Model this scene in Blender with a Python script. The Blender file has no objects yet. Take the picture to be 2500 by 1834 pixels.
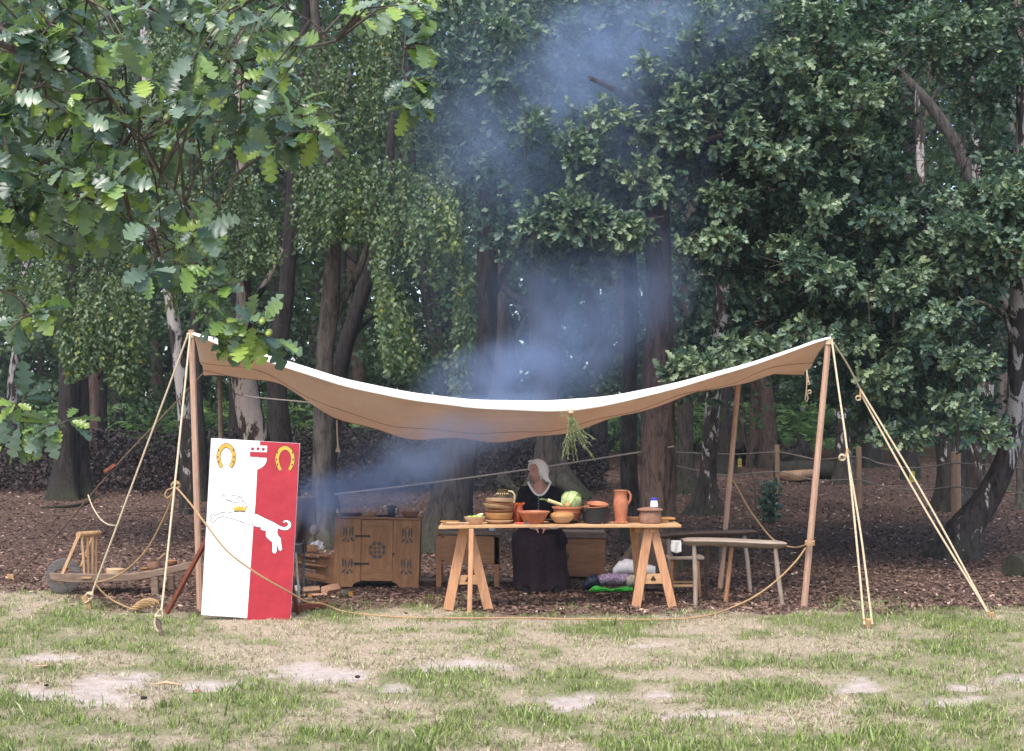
import bpy, bmesh, math, random
import numpy as np
from mathutils import Vector, Matrix, Quaternion, Euler

R = math.radians
sc = bpy.context.scene
col = sc.collection
random.seed(7)
rng = np.random.default_rng(11)

# ------------------------------------------------------------------ camera
F, CAMZ, HOR = 3472.2, 1.6, 1058.0          # focal length in px of the 2500 px wide photo, eye height, horizon row
PITCH = math.atan((HOR - 917.0) / F)
cam = bpy.data.cameras.new('camera')
cam.lens, cam.sensor_width, cam.clip_end, cam.clip_start = 50.0, 36.0, 2000.0, 0.05
camo = bpy.data.objects.new('camera', cam)
camo.location = (0, 0, CAMZ)
camo.rotation_euler = (R(90) + PITCH, 0, 0)
col.objects.link(camo)
sc.camera = camo

# ------------------------------------------------------------------ world, sun, exposure
world = bpy.data.worlds.new('World')
sc.world = world
world.use_nodes = True
wn = world.node_tree
wn.nodes.clear()
sky = wn.nodes.new('ShaderNodeTexSky')
sky.sky_type = 'NISHITA'
sky.sun_disc = False
SUN_EL, SUN_AZ = 58.0, 200.0                # degrees; azimuth clockwise from +Y: behind the camera, a little to the left
sky.sun_elevation, sky.sun_rotation = R(SUN_EL), R(SUN_AZ)
sky.air_density, sky.dust_density, sky.ozone_density = 1.0, 2.5, 1.0
bg = wn.nodes.new('ShaderNodeBackground')
bg.inputs['Strength'].default_value = 0.15
wo = wn.nodes.new('ShaderNodeOutputWorld')
wn.links.new(sky.outputs[0], bg.inputs[0])
wn.links.new(bg.outputs[0], wo.inputs[0])
sun = bpy.data.lights.new('sun', 'SUN')
sun.energy, sun.angle, sun.color = 1.6, R(28), (1.0, 0.955, 0.90)
suno = bpy.data.objects.new('sun', sun)
az, el = R(SUN_AZ), R(SUN_EL)
sdir = Vector((math.sin(az) * math.cos(el), math.cos(az) * math.cos(el), math.sin(el)))
suno.rotation_euler = sdir.to_track_quat('Z', 'Y').to_euler()
suno.location = (-6, -10, 20)
col.objects.link(suno)
sc.view_settings.view_transform = 'Standard'
sc.view_settings.look = 'None'
sc.view_settings.exposure = 1.27
sc.view_settings.gamma = 1.0
sc.view_settings.use_curve_mapping = False
try:
    sc.cycles.volume_step_rate = 2.0
    sc.cycles.volume_max_steps = 96
    sc.cycles.max_bounces = 6
    sc.cycles.diffuse_bounces = 3
    sc.cycles.transmission_bounces = 3
    sc.cycles.volume_bounces = 1
    sc.cycles.use_adaptive_sampling = True
    sc.cycles.adaptive_threshold = 0.015
except Exception:
    pass

# ------------------------------------------------------------------ pixels to places
CP, SP = math.cos(PITCH), math.sin(PITCH)
def ray(u, v):
    a, b = (u - 1250.0) / F, (917.0 - v) / F
    return Vector((a, CP - b * SP, SP + b * CP))
def P(u, v, y):
    """point on the ray of photo pixel (u, v) at distance y from the camera"""
    d = ray(u, v); t = y / d.y
    return Vector((d.x * t, y, CAMZ + d.z * t))
def gz(y):
    return 0.025 * (min(max(y, 14.0), 60.0) - 14.0)
def G(u, v, dz=0.0):
    """where the ray of pixel (u, v) meets the ground"""
    d = ray(u, v); s = -d.z / d.y
    y = (CAMZ - dz) / max(s, 1e-4)
    if y > 14.0:
        y = (CAMZ - dz + 0.35) / (s + 0.025)
    return P(u, v, y)
S = 2500.0 / 2252.0                          # the full view was read off at 2252 px
def O(x, y): return (x * S, y * S)
def zoomer(u0, v0, k): return lambda x, y: (u0 + x / k, v0 + y / k)
Z1 = zoomer(0, 1150, 3.672); Z2 = zoomer(450, 1030, 3.177); Z3 = zoomer(700, 1150, 4.72)
Z4 = zoomer(1050, 1100, 4.131); Z5 = zoomer(1350, 1150, 4.72); Z6 = zoomer(1600, 1150, 4.129)
Z7 = zoomer(1950, 1000, 2.753); Z8 = zoomer(1100, 1180, 3.883)
A5 = zoomer(0, 550, 2.753); A6 = zoomer(600, 550, 2.753); A7 = zoomer(1200, 550, 2.753); A8 = zoomer(1800, 550, 2.753)

# ------------------------------------------------------------------ noise for placement
def _hash(ix, iy, seed):
    h = (ix.astype(np.int64) * 374761393 + iy.astype(np.int64) * 668265263 + seed * 1442695041) & 0x7fffffff
    h = (h ^ (h >> 13)) * 1274126177 & 0x7fffffff
    return ((h ^ (h >> 16)) & 0xffff) / 65535.0
def vnoise(x, y, seed=0):
    x = np.asarray(x, float); y = np.asarray(y, float)
    ix, iy = np.floor(x), np.floor(y)
    fx, fy = x - ix, y - iy
    fx, fy = fx * fx * (3 - 2 * fx), fy * fy * (3 - 2 * fy)
    a, b = _hash(ix, iy, seed), _hash(ix + 1, iy, seed)
    c, d = _hash(ix, iy + 1, seed), _hash(ix + 1, iy + 1, seed)
    return (a * (1 - fx) + b * fx) * (1 - fy) + (c * (1 - fx) + d * fx) * fy
def fbm(x, y, seed=0, o=3):
    s, a, t = 0, 0.5, 0
    for i in range(o):
        s = s + a * vnoise(np.asarray(x) * 2 ** i, np.asarray(y) * 2 ** i, seed + i * 17); t += a; a *= 0.5
    return s / t

# ------------------------------------------------------------------ materials
MATS = {}
def newmat(name):
    m = bpy.data.materials.new(name); m.use_nodes = True
    nt = m.node_tree; nt.nodes.clear()
    out = nt.nodes.new('ShaderNodeOutputMaterial')
    MATS[name] = m
    return m, nt, out
def N(nt, typ, **kw):
    n = nt.nodes.new(typ)
    for k, v in kw.items():
        if k.startswith('i_'):
            key = k[2:].replace('_', ' ')
            n.inputs[key].default_value = v
        else:
            setattr(n, k, v)
    return n
def ramp(nt, src, stops, interp='LINEAR'):
    r = nt.nodes.new('ShaderNodeValToRGB'); r.color_ramp.interpolation = interp
    el = r.color_ramp.elements
    while len(el) < len(stops): el.new(0.5)
    for e, (p, c) in zip(el, stops):
        e.position = p; e.color = (c[0], c[1], c[2], 1) if hasattr(c, '__len__') else (c, c, c, 1)
    nt.links.new(src, r.inputs[0]); return r.outputs[0]
def mixc(nt, fac, a, b, mode='MIX'):
    m = nt.nodes.new('ShaderNodeMix'); m.data_type = 'RGBA'; m.blend_type = mode
    for s, sock in ((fac, m.inputs[0]), (a, m.inputs[6]), (b, m.inputs[7])):
        if hasattr(s, 'links'): nt.links.new(s, sock)
        elif hasattr(s, '__len__'): sock.default_value = (s[0], s[1], s[2], 1)
        else: sock.default_value = s
    return m.outputs[2]
def math_(nt, op, a, b=None):
    m = nt.nodes.new('ShaderNodeMath'); m.operation = op
    for s, sock in ((a, m.inputs[0]), (b, m.inputs[1])):
        if s is None: continue
        if hasattr(s, 'links'): nt.links.new(s, sock)
        else: sock.default_value = s
    return m.outputs[0]
def coords(nt, scale=(1, 1, 1), kind='Object'):
    t = nt.nodes.new('ShaderNodeTexCoord'); mp = nt.nodes.new('ShaderNodeMapping')
    mp.inputs['Scale'].default_value = scale
    nt.links.new(t.outputs[kind], mp.inputs[0]); return mp.outputs[0]
def noise(nt, vec, scale, detail=4, rough=0.6, dist=0.0):
    n = nt.nodes.new('ShaderNodeTexNoise')
    n.inputs['Scale'].default_value = scale; n.inputs['Detail'].default_value = detail
    n.inputs['Roughness'].default_value = rough; n.inputs['Distortion'].default_value = dist
    if vec is not None: nt.links.new(vec, n.inputs['Vector'])
    return n.outputs[0]
def bump(nt, h, strength, dist):
    b = nt.nodes.new('ShaderNodeBump'); b.inputs['Strength'].default_value = strength; b.inputs['Distance'].default_value = dist
    nt.links.new(h, b.inputs['Height']); return b.outputs[0]
def principled(nt, out, colr, rough=0.7, normal=None, spec=0.5, metal=0.0, **kw):
    p = nt.nodes.new('ShaderNodeBsdfPrincipled')
    for s, key in ((colr, 'Base Color'), (rough, 'Roughness')):
        if hasattr(s, 'links'): nt.links.new(s, p.inputs[key])
        elif hasattr(s, '__len__'): p.inputs[key].default_value = (s[0], s[1], s[2], 1)
        else: p.inputs[key].default_value = s
    p.inputs['Metallic'].default_value = metal
    p.inputs['Specular IOR Level'].default_value = spec
    if normal is not None: nt.links.new(normal, p.inputs['Normal'])
    if out is not None: nt.links.new(p.outputs[0], out.inputs['Surface'])
    return p
def flat(name, c1, c2=None, scale=14.0, rough=0.7, bmp=0.25, spec=0.4, metal=0.0, stretch=(1, 1, 1), dist=0.004, contrast=(0.3, 0.7)):
    """a plain material with uneven colour and fine relief"""
    m, nt, out = newmat(name)
    c2 = c2 or tuple(x * 0.72 for x in c1)
    v = coords(nt, stretch)
    n = noise(nt, v, scale, 6, 0.65)
    c = ramp(nt, n, [(contrast[0], c2), (contrast[1], c1)])
    n2 = noise(nt, v, scale * 6, 3, 0.6)
    c = mixc(nt, 0.16, c, n2, 'OVERLAY')
    rr = ramp(nt, n, [(0.2, min(1, rough + 0.12)), (0.8, max(0.05, rough - 0.1))])
    principled(nt, out, c, rr, bump(nt, mixc(nt, 0.5, n, n2), bmp, dist), spec, metal)
    return m
def wood(name, c1, c2, axis='x', scale=9.0, rough=0.65, bmp=0.35, dirt=0.25):
    """sawn or hewn timber: grain drawn out along one axis"""
    m, nt, out = newmat(name)
    st = {'x': (0.12, 1, 1), 'y': (1, 0.12, 1), 'z': (1, 1, 0.1)}[axis]
    v = coords(nt, st)
    n = noise(nt, v, scale * 3, 6, 0.6, 1.2)
    n2 = noise(nt, v, scale * 14, 3, 0.6)
    c = ramp(nt, n, [(0.28, c2), (0.5, tuple((a + b) / 2 for a, b in zip(c1, c2))), (0.66, c1)])
    c = mixc(nt, 0.3, c, ramp(nt, n2, [(0.3, 0.3), (0.7, 0.7)]), 'OVERLAY')
    st_ = noise(nt, coords(nt), 5.0, 4, 0.7)
    c = mixc(nt, ramp(nt, st_, [(0.5, 0.0), (0.75, dirt)]), c, tuple(x * 0.45 for x in c2))
    principled(nt, out, c, rough, bump(nt, mixc(nt, 0.5, n, n2), bmp, 0.004), 0.35)
    return m
def leafmat(name, stops, rough=0.45, trans=0.28, tcol=(0.12, 0.24, 0.03), spec=0.5, back=None):
    """foliage; each leaf carries its own random number r"""
    m, nt, out = newmat(name)
    at = N(nt, 'ShaderNodeAttribute', attribute_name='r')
    c = ramp(nt, at.outputs['Fac'], stops)
    n = noise(nt, coords(nt), 60.0, 2)
    c = mixc(nt, 0.25, c, n, 'OVERLAY')
    if back:
        g = nt.nodes.new('ShaderNodeNewGeometry')
        c = mixc(nt, g.outputs['Backfacing'], c, mixc(nt, 0.5, c, back))
    p = principled(nt, None, c, rough, None, spec)
    t = nt.nodes.new('ShaderNodeBsdfTranslucent')
    tc = mixc(nt, 0.5, c, tcol); nt.links.new(tc, t.inputs[0])
    mx = nt.nodes.new('ShaderNodeMixShader'); mx.inputs[0].default_value = trans
    nt.links.new(p.outputs[0], mx.inputs[1]); nt.links.new(t.outputs[0], mx.inputs[2])
    nt.links.new(mx.outputs[0], out.inputs['Surface'])
    return m
def bark(name, ridge, groove, moss=0.0, scale=9.0, bmp=0.9, fleck=None, fl=(0.52, 0.6), foot=None, mosscol=(0.040, 0.052, 0.020)):
    """fissured bark; fleck adds pale plates, moss grows on the foot of the trunk"""
    m, nt, out = newmat(name)
    v = coords(nt, (1, 1, 0.22))
    n = noise(nt, v, scale * 1.6, 6, 0.7, 0.8)
    n2 = noise(nt, coords(nt), scale * 7, 4, 0.7)
    c = ramp(nt, n, [(0.36, groove), (0.58, ridge)])
    if fleck:
        v2 = coords(nt, (1, 1, 0.38))
        f = noise(nt, v2, scale * 0.75, 5, 0.62, 1.4)
        ff = ramp(nt, f, [(fl[0], 0.0), (fl[1], 1.0)])
        if foot:
            g0 = nt.nodes.new('ShaderNodeTexCoord'); s0 = nt.nodes.new('ShaderNodeSeparateXYZ'); nt.links.new(g0.outputs['Object'], s0.inputs[0])
            zf = ramp(nt, math_(nt, 'MULTIPLY', s0.outputs['Z'], 0.2), [(foot[0] * 0.2, 0.0), (foot[1] * 0.2, 0.13)])
            f2 = math_(nt, 'ADD', f, math_(nt, 'SUBTRACT', zf, 0.10))
            ff = ramp(nt, f2, [(fl[0], 0.0), (fl[1], 1.0)])
        c = mixc(nt, ff, c, fleck)
    c = mixc(nt, 0.35, c, n2, 'OVERLAY')
    if moss:
        g = nt.nodes.new('ShaderNodeTexCoord'); sx = nt.nodes.new('ShaderNodeSeparateXYZ')
        nt.links.new(g.outputs['Object'], sx.inputs[0])
        f = math_(nt, 'SUBTRACT', math_(nt, 'ADD', 0.10, noise(nt, coords(nt), 5.0, 5, 0.7)), math_(nt, 'MULTIPLY', sx.outputs['Z'], 0.5))
        c = mixc(nt, ramp(nt, f, [(0.35, 0.0), (0.7, moss)]), c, mosscol)
    principled(nt, out, c, 0.9, bump(nt, mixc(nt, 0.35, n, n2), bmp, 0.03), 0.2)
    return m

# ------------------------------------------------------------------ objects
WL = {}                                       # world place of each root and its parts
def tag(o, label=None, cat=None, group=None, kind=None):
    if label: o['label'] = label
    if cat: o['category'] = cat
    if group: o['group'] = group
    if kind: o['kind'] = kind
    return o
def thing(name, label, cat, loc, group=None, kind=None):
    o = bpy.data.objects.new(name, None); o.empty_display_size = 0.1
    o.location = loc; col.objects.link(o); WL[o] = Vector(loc)
    return tag(o, label, cat, group, kind)
def link(name, me, mat, parent=None, origin=None):
    o = bpy.data.objects.new(name, me); col.objects.link(o)
    if mat is not None and not me.materials: me.materials.append(mat)
    if parent is not None:
        o.parent = parent; WL[o] = WL[parent]
    else:
        o.location = origin or (0, 0, 0); WL[o] = Vector(origin or (0, 0, 0))
    return o
def frame(d, up=Vector((0, 0, 1))):
    d = d.normalized()
    if abs(d.dot(up)) > 0.98: up = Vector((0, 1, 0))
    s = d.cross(up).normalized(); u = s.cross(d).normalized()
    return d, s, u
def catmull(pts, step):
    """smooth path through points carrying any number of values"""
    a = np.array(pts, float)
    if len(a) < 3:
        n = max(2, int(np.linalg.norm((a[-1] - a[0])[:3]) / step) + 1)
        t = np.linspace(0, 1, n)[:, None]; return a[0] * (1 - t) + a[-1] * t
    q = np.vstack([2 * a[0] - a[1], a, 2 * a[-1] - a[-2]]); out = []
    for i in range(1, len(q) - 2):
        n = max(1, int(np.linalg.norm((q[i + 1] - q[i])[:3]) / step))
        for t in np.arange(n) / n:
            out.append(0.5 * (2 * q[i] + (q[i + 1] - q[i - 1]) * t + (2 * q[i - 1] - 5 * q[i] + 4 * q[i + 1] - q[i + 2]) * t * t
                              + (3 * q[i] - q[i - 1] - 3 * q[i + 1] + q[i + 2]) * t ** 3))
    out.append(q[-2]); return np.array(out)
class MB:
    def __init__(s): s.v, s.f = [], []
    def add(s, vs, fs):
        o = len(s.v); s.v += [Vector(x) for x in vs]; s.f += [tuple(i + o for i in f) for f in fs]; return s
    def box(s, c, size, rot=None):
        c = Vector(c); hx, hy, hz = [x / 2 for x in size]
        vs = [Vector((x, y, z)) for x in (-hx, hx) for y in (-hy, hy) for z in (-hz, hz)]
        if rot is not None: vs = [rot @ v for v in vs]
        return s.add([c + v for v in vs], [(0, 1, 3, 2), (4, 6, 7, 5), (0, 4, 5, 1), (2, 3, 7, 6), (0, 2, 6, 4), (1, 5, 7, 3)])
    def beam(s, a, b, w, h, up=(0, 0, 1), w2=None, h2=None):
        a, b = Vector(a), Vector(b); d, sd, u = frame(b - a, Vector(up)); vs = []
        for p, ww, hh in ((a, w, h), (b, w2 or w, h2 or h)):
            for i, j in ((-1, -1), (1, -1), (1, 1), (-1, 1)): vs.append(p + sd * (i * ww / 2) + u * (j * hh / 2))
        return s.add(vs, [(3, 2, 1, 0), (4, 5, 6, 7)] + [(i, (i + 1) % 4, 4 + (i + 1) % 4, 4 + i) for i in range(4)])
    def tube(s, pts, rad, n=8, cap=True, jit=0.0, squash=1.0):
        pts = [Vector(p[:3]) for p in pts]; m = len(pts)
        rad = [rad] * m if not hasattr(rad, '__len__') else list(rad)
        d, sd, u = frame(pts[1] - pts[0]); vs = []
        for i in range(m):
            t = (pts[min(i + 1, m - 1)] - pts[max(i - 1, 0)])
            if t.length < 1e-9: t = d
            t.normalize()
            sd = (sd - t * sd.dot(t)).normalized(); u = sd.cross(t)
            for k in range(n):
                a = 2 * math.pi * k / n; r = rad[i] * (1 + random.uniform(-jit, jit))
                vs.append(pts[i] + sd * (math.cos(a) * r) + u * (math.sin(a) * r * squash))
        fs = [(i * n + k, i * n + (k + 1) % n, (i + 1) * n + (k + 1) % n, (i + 1) * n + k) for i in range(m - 1) for k in range(n)]
        if cap: fs += [tuple(range(n))[::-1], tuple((m - 1) * n + k for k in range(n))]
        return s.add(vs, fs)
    def lathe(s, prof, base=(0, 0, 0), n=28, rot=None, sx=1.0, sy=1.0, wob=0.0):
        base = Vector(base); vs, fs = [], []
        m = len(prof)
        for i, (r, z) in enumerate(prof):
            for k in range(n):
                a = 2 * math.pi * k / n; w = 1 + wob * math.sin(2 * a + i) if wob else 1
                v = Vector((math.cos(a) * r * sx * w, math.sin(a) * r * sy * w, z))
                vs.append(base + (rot @ v if rot is not None else v))
        for i in range(m - 1):
            for k in range(n): fs.append((i * n + k, i * n + (k + 1) % n, (i + 1) * n + (k + 1) % n, (i + 1) * n + k))
        fs.append(tuple(range(n))[::-1]); fs.append(tuple((m - 1) * n + k for k in range(n)))
        return s.add(vs, fs)
    def ball(s, c, r, n=14, m=9, rot=None, jit=0.0):
        c = Vector(c); r = (r, r, r) if not hasattr(r, '__len__') else r; vs, fs = [], []
        for i in range(1, m):
            t = math.pi * i / m
            for k in range(n):
                a = 2 * math.pi * k / n; j = 1 + random.uniform(-jit, jit)
                v = Vector((math.sin(t) * math.cos(a) * r[0] * j, math.sin(t) * math.sin(a) * r[1] * j, math.cos(t) * r[2] * j))
                vs.append(c + (rot @ v if rot is not None else v))
        for e in (1, -1):
            v = Vector((0, 0, e * r[2])); vs.append(c + (rot @ v if rot is not None else v))
        for i in range(m - 2):
            for k in range(n): fs.append((i * n + k, (i + 1) * n + k, (i + 1) * n + (k + 1) % n, i * n + (k + 1) % n))
        T = (m - 1) * n
        for k in range(n):
            fs.append((T, k, (k + 1) % n)); fs.append((T + 1, (m - 2) * n + (k + 1) % n, (m - 2) * n + k))
        return s.add(vs, fs)
    def prism(s, poly, off):
        n = len(poly); off = Vector(off); poly = [Vector(p) for p in poly]
        return s.add(poly + [p + off for p in poly], [tuple(range(n)), tuple(range(2 * n - 1, n - 1, -1))] +
                     [(i, n + i, n + (i + 1) % n, (i + 1) % n) for i in range(n)])
    def build(s, name, mat, parent=None, origin=None, smooth=False, bevel=0.0, angle=40):
        if parent is not None: org = WL[parent]
        else: org = Vector(origin) if origin is not None else Vector((0, 0, 0))
        me = bpy.data.meshes.new(name)
        me.from_pydata([tuple(v - org) for v in s.v], [], s.f)
        bm = bmesh.new(); bm.from_mesh(me)
        bmesh.ops.recalc_face_normals(bm, faces=bm.faces)
        if bevel:
            ed = [e for e in bm.edges if len(e.link_faces) == 2 and e.calc_face_angle(0) > R(40)]
            bmesh.ops.bevel(bm, geom=ed, offset=bevel, segments=1, affect='EDGES', clamp_overlap=True)
        bm.to_mesh(me); bm.free()
        if smooth:
            me.shade_smooth()
            me.set_sharp_from_angle(angle=R(angle))
        return link(name, me, mat, parent, tuple(org) if parent is None else None)
def groundpt(p): return Vector((p[0], p[1], gz(p[1])))

def mass(name, bv, bp, rot, loc, rnd, mat, parent=None, origin=None, extra=None, smooth=False):
    """one mesh of many small pieces: base verts bv (k,3), polygons bp, per piece a 3x3 rot, a place and a random number"""
    n, k = len(loc), len(bv); bv = np.asarray(bv, float)
    org = np.array(WL[parent] if parent is not None else (origin or (0, 0, 0)))
    vs = np.einsum('nij,kj->nki', rot, bv) + (loc - org)[:, None, :]
    li = np.concatenate([np.array(p) for p in bp]); sz = np.array([len(p) for p in bp])
    loops = (li[None, :] + (np.arange(n) * k)[:, None]).ravel().astype(np.int32)
    szs = np.tile(sz, n); starts = np.concatenate([[0], np.cumsum(szs)[:-1]]).astype(np.int32)
    me = bpy.data.meshes.new(name)
    me.vertices.add(n * k); me.loops.add(len(loops)); me.polygons.add(len(szs))
    me.vertices.foreach_set('co', vs.astype(np.float32).ravel())
    me.loops.foreach_set('vertex_index', loops)
    me.polygons.foreach_set('loop_start', starts)
    me.update(calc_edges=True)
    a = me.attributes.new('r', 'FLOAT', 'POINT'); a.data.foreach_set('value', np.repeat(rnd, k).astype(np.float32))
    for key, val in (extra or {}).items():
        a = me.attributes.new(key, 'FLOAT', 'POINT'); a.data.foreach_set('value', np.repeat(val, k).astype(np.float32))
    if smooth: me.shade_smooth()
    me.validate()
    return link(name, me, mat, parent, tuple(org) if parent is None else None)
def rots(d, nrm, scale):
    """3x3 matrices that turn local x to d and local z towards nrm, scaled"""
    d = d / np.linalg.norm(d, axis=1, keepdims=True)
    nrm = nrm - d * np.sum(nrm * d, axis=1, keepdims=True)
    nrm = nrm / np.maximum(np.linalg.norm(nrm, axis=1, keepdims=True), 1e-6)
    s = np.cross(nrm, d)
    return np.stack([d, s, nrm], axis=2) * np.asarray(scale)[:, None, None]
def unit(n):
    v = rng.normal(size=(n, 3)); return v / np.linalg.norm(v, axis=1, keepdims=True)
def inpoly(x, y, poly):
    x = np.asarray(x); y = np.asarray(y); c = np.zeros(x.shape, bool); n = len(poly)
    for i in range(n):
        (x1, y1), (x2, y2) = poly[i], poly[i - 1]
        with np.errstate(divide='ignore', invalid='ignore'):
            h = ((y1 > y) != (y2 > y)) & (x < (x2 - x1) * (y - y1) / (y2 - y1 + 1e-12) + x1)
        c ^= h
    return c
def sample_poly(poly, n):
    xs = [p[0] for p in poly]; ys = [p[1] for p in poly]; ox, oy = [], []
    while len(ox) < n:
        x = rng.uniform(min(xs), max(xs), n * 2); y = rng.uniform(min(ys), max(ys), n * 2); k = inpoly(x, y, poly)
        ox += list(x[k]); oy += list(y[k])
    return np.array(ox[:n]), np.array(oy[:n])
def Parr(u, v, y):
    a, b = (u - 1250.0) / F, (917.0 - v) / F
    dy, dz = CP - b * SP, SP + b * CP
    return np.stack([a / dy * y, y, CAMZ + dz / dy * y], axis=1)
# ------------------------------------------------------------------ shared materials
M_pine = wood('pine_wood', (0.56, 0.305, 0.165), (0.40, 0.185, 0.09), 'z')
M_pine_x = wood('pine_plank_wood', (0.56, 0.34, 0.18), (0.40, 0.22, 0.10), 'x')
M_pole = wood('pole_wood', (0.50, 0.32, 0.225), (0.36, 0.205, 0.14), 'z')
M_oakwood = wood('cupboard_wood', (0.33, 0.165, 0.075), (0.20, 0.09, 0.04), 'z', dirt=0.35)
M_oakwood_x = wood('cupboard_rail_wood', (0.33, 0.165, 0.075), (0.20, 0.09, 0.04), 'x', dirt=0.35)
M_chest = wood('chest_wood', (0.31, 0.155, 0.075), (0.20, 0.09, 0.042), 'x')
M_greywood = wood('weathered_wood', (0.36, 0.29, 0.23), (0.20, 0.145, 0.11), 'x', dirt=0.5)
M_greyleg = wood('weathered_leg_wood', (0.36, 0.29, 0.23), (0.20, 0.145, 0.11), 'z', dirt=0.5)
M_darkplank = wood('dark_weathered_wood', (0.18, 0.13, 0.10), (0.09, 0.06, 0.045), 'x', dirt=0.5)
M_barrow = wood('barrow_wood', (0.25, 0.17, 0.12), (0.13, 0.085, 0.06), 'x', dirt=0.5)
M_cleanpeg = wood('pale_peg_wood', (0.52, 0.33, 0.18), (0.36, 0.20, 0.09), 'z')
M_post = wood('post_wood', (0.36, 0.22, 0.13), (0.22, 0.13, 0.08), 'z')
M_redstrut = wood('red_brown_strut_wood', (0.22, 0.06, 0.03), (0.13, 0.035, 0.02), 'z')
M_rope = flat('pale_rope', (0.60, 0.50, 0.35), (0.42, 0.33, 0.21), 60, 0.85, 0.6, 0.2)
M_tanrope = flat('tan_rope', (0.44, 0.29, 0.15), (0.29, 0.18, 0.09), 60, 0.85, 0.6, 0.2)
M_darkrope = flat('brown_cord', (0.16, 0.11, 0.075), (0.09, 0.06, 0.04), 60, 0.85, 0.6, 0.2)
M_greyrope = flat('grey_boundary_rope', (0.30, 0.25, 0.21), (0.18, 0.15, 0.12), 60, 0.85, 0.6, 0.2)
M_terra = flat('terracotta', (0.45, 0.17, 0.085), (0.32, 0.10, 0.048), 16, 0.6, 0.15, 0.4)
M_terra2 = flat('weathered_clay', (0.30, 0.17, 0.115), (0.19, 0.10, 0.07), 18, 0.75, 0.25, 0.3)
M_orange = flat('orange_glaze', (0.40, 0.075, 0.018), (0.27, 0.045, 0.012), 14, 0.25, 0.08, 0.6)
M_iron = flat('black_iron', (0.030, 0.030, 0.034), (0.015, 0.014, 0.016), 26, 0.55, 0.3, 0.5, 0.3)
M_grey_iron = flat('grey_iron', (0.17, 0.17, 0.18), (0.09, 0.085, 0.085), 26, 0.5, 0.25, 0.5, 0.5)
M_tracery = flat('shaded_lining_cloth', (0.13, 0.115, 0.10), (0.055, 0.045, 0.04), 30, 0.9, 0.3, 0.1)  # inlays for the openings: grey backing cloth with the inner shade coloured in
M_bowl_pale = wood('pale_bowl_wood', (0.55, 0.38, 0.24), (0.42, 0.26, 0.14), 'x')
M_bowl_mid = wood('honey_bowl_wood', (0.42, 0.22, 0.08), (0.30, 0.135, 0.045), 'x')
M_bowl_red = wood('reddish_bowl_wood', (0.33, 0.15, 0.075), (0.22, 0.09, 0.045), 'x')
M_linen = flat('white_linen', (0.82, 0.79, 0.77), (0.72, 0.69, 0.67), 18, 0.9, 0.5, 0.15)
M_wool = flat('near_black_wool', (0.017, 0.015, 0.021), (0.010, 0.009, 0.012), 40, 0.95, 0.4, 0.1)
M_skirt = flat('dark_plum_wool', (0.042, 0.027, 0.033), (0.024, 0.015, 0.019), 30, 0.95, 0.4, 0.1)
M_skin = flat('skin', (0.52, 0.29, 0.22), (0.45, 0.22, 0.165), 20, 0.55, 0.1, 0.4)
M_bark_oak = bark('oak_bark', (0.092, 0.076, 0.066), (0.022, 0.018, 0.017), 0.75, 11.0, 1.0)
M_bark_red = bark('reddish_bark', (0.115, 0.078, 0.065), (0.030, 0.020, 0.018), 0.45, 11.0, 1.0)
M_bark_dark = bark('dark_bark', (0.042, 0.035, 0.033), (0.011, 0.010, 0.010), 0.5, 11.0, 1.0)
M_bark_birch = bark('birch_bark', (0.055, 0.045, 0.040), (0.012, 0.010, 0.010), 0.2, 6.5, 0.9, (0.37, 0.34, 0.32), (0.53, 0.57), foot=(0.1, 1.7))
M_bark_plate = bark('plated_bark', (0.05, 0.035, 0.03), (0.015, 0.011, 0.01), 0.3, 3.6, 1.0, (0.33, 0.27, 0.235), (0.47, 0.51))
M_bark_pale = bark('pale_grey_bark', (0.135, 0.115, 0.102), (0.035, 0.029, 0.026), 0.6, 10.0, 1.0)
M_twig = flat('twig_bark', (0.13, 0.105, 0.088), (0.055, 0.043, 0.036), 30, 0.85, 0.3, 0.2)
M_leaf_near = leafmat('near_oak_leaf', [(0.0, (0.028, 0.058, 0.046)), (0.35, (0.076, 0.126, 0.094)), (0.62, (0.20, 0.27, 0.205)), (0.80, (0.21, 0.33, 0.075)), (1.0, (0.30, 0.40, 0.085))], 0.30, 0.28, (0.2, 0.36, 0.04), 0.6, (0.17, 0.22, 0.15))  # bluish and pale stops put sky glare into the leaf colour
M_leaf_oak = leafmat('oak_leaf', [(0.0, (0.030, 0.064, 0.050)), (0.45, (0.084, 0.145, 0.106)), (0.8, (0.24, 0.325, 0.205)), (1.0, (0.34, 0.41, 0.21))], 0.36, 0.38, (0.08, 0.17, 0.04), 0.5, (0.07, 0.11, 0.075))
M_leaf_birch = leafmat('birch_leaf', [(0.0, (0.030, 0.060, 0.026)), (0.5, (0.066, 0.112, 0.044)), (0.88, (0.13, 0.19, 0.075)), (0.96, (0.21, 0.25, 0.035)), (1.0, (0.32, 0.27, 0.03))], 0.42, 0.3, (0.14, 0.24, 0.03), 0.5)
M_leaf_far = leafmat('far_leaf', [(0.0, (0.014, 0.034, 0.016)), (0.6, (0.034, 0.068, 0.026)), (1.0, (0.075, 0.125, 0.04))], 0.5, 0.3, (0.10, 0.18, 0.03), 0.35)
M_fern = leafmat('bracken_frond', [(0.0, (0.06, 0.13, 0.04)), (0.6, (0.15, 0.27, 0.08)), (1.0, (0.28, 0.42, 0.14))], 0.5, 0.3, (0.15, 0.3, 0.04), 0.4)
M_deadleaf = leafmat('dead_leaf', [(0.0, (0.014, 0.010, 0.011)), (0.5, (0.034, 0.023, 0.023)), (0.85, (0.065, 0.044, 0.042)), (1.0, (0.15, 0.11, 0.10))], 0.6, 0.05, (0.1, 0.06, 0.03), 0.35)
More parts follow.
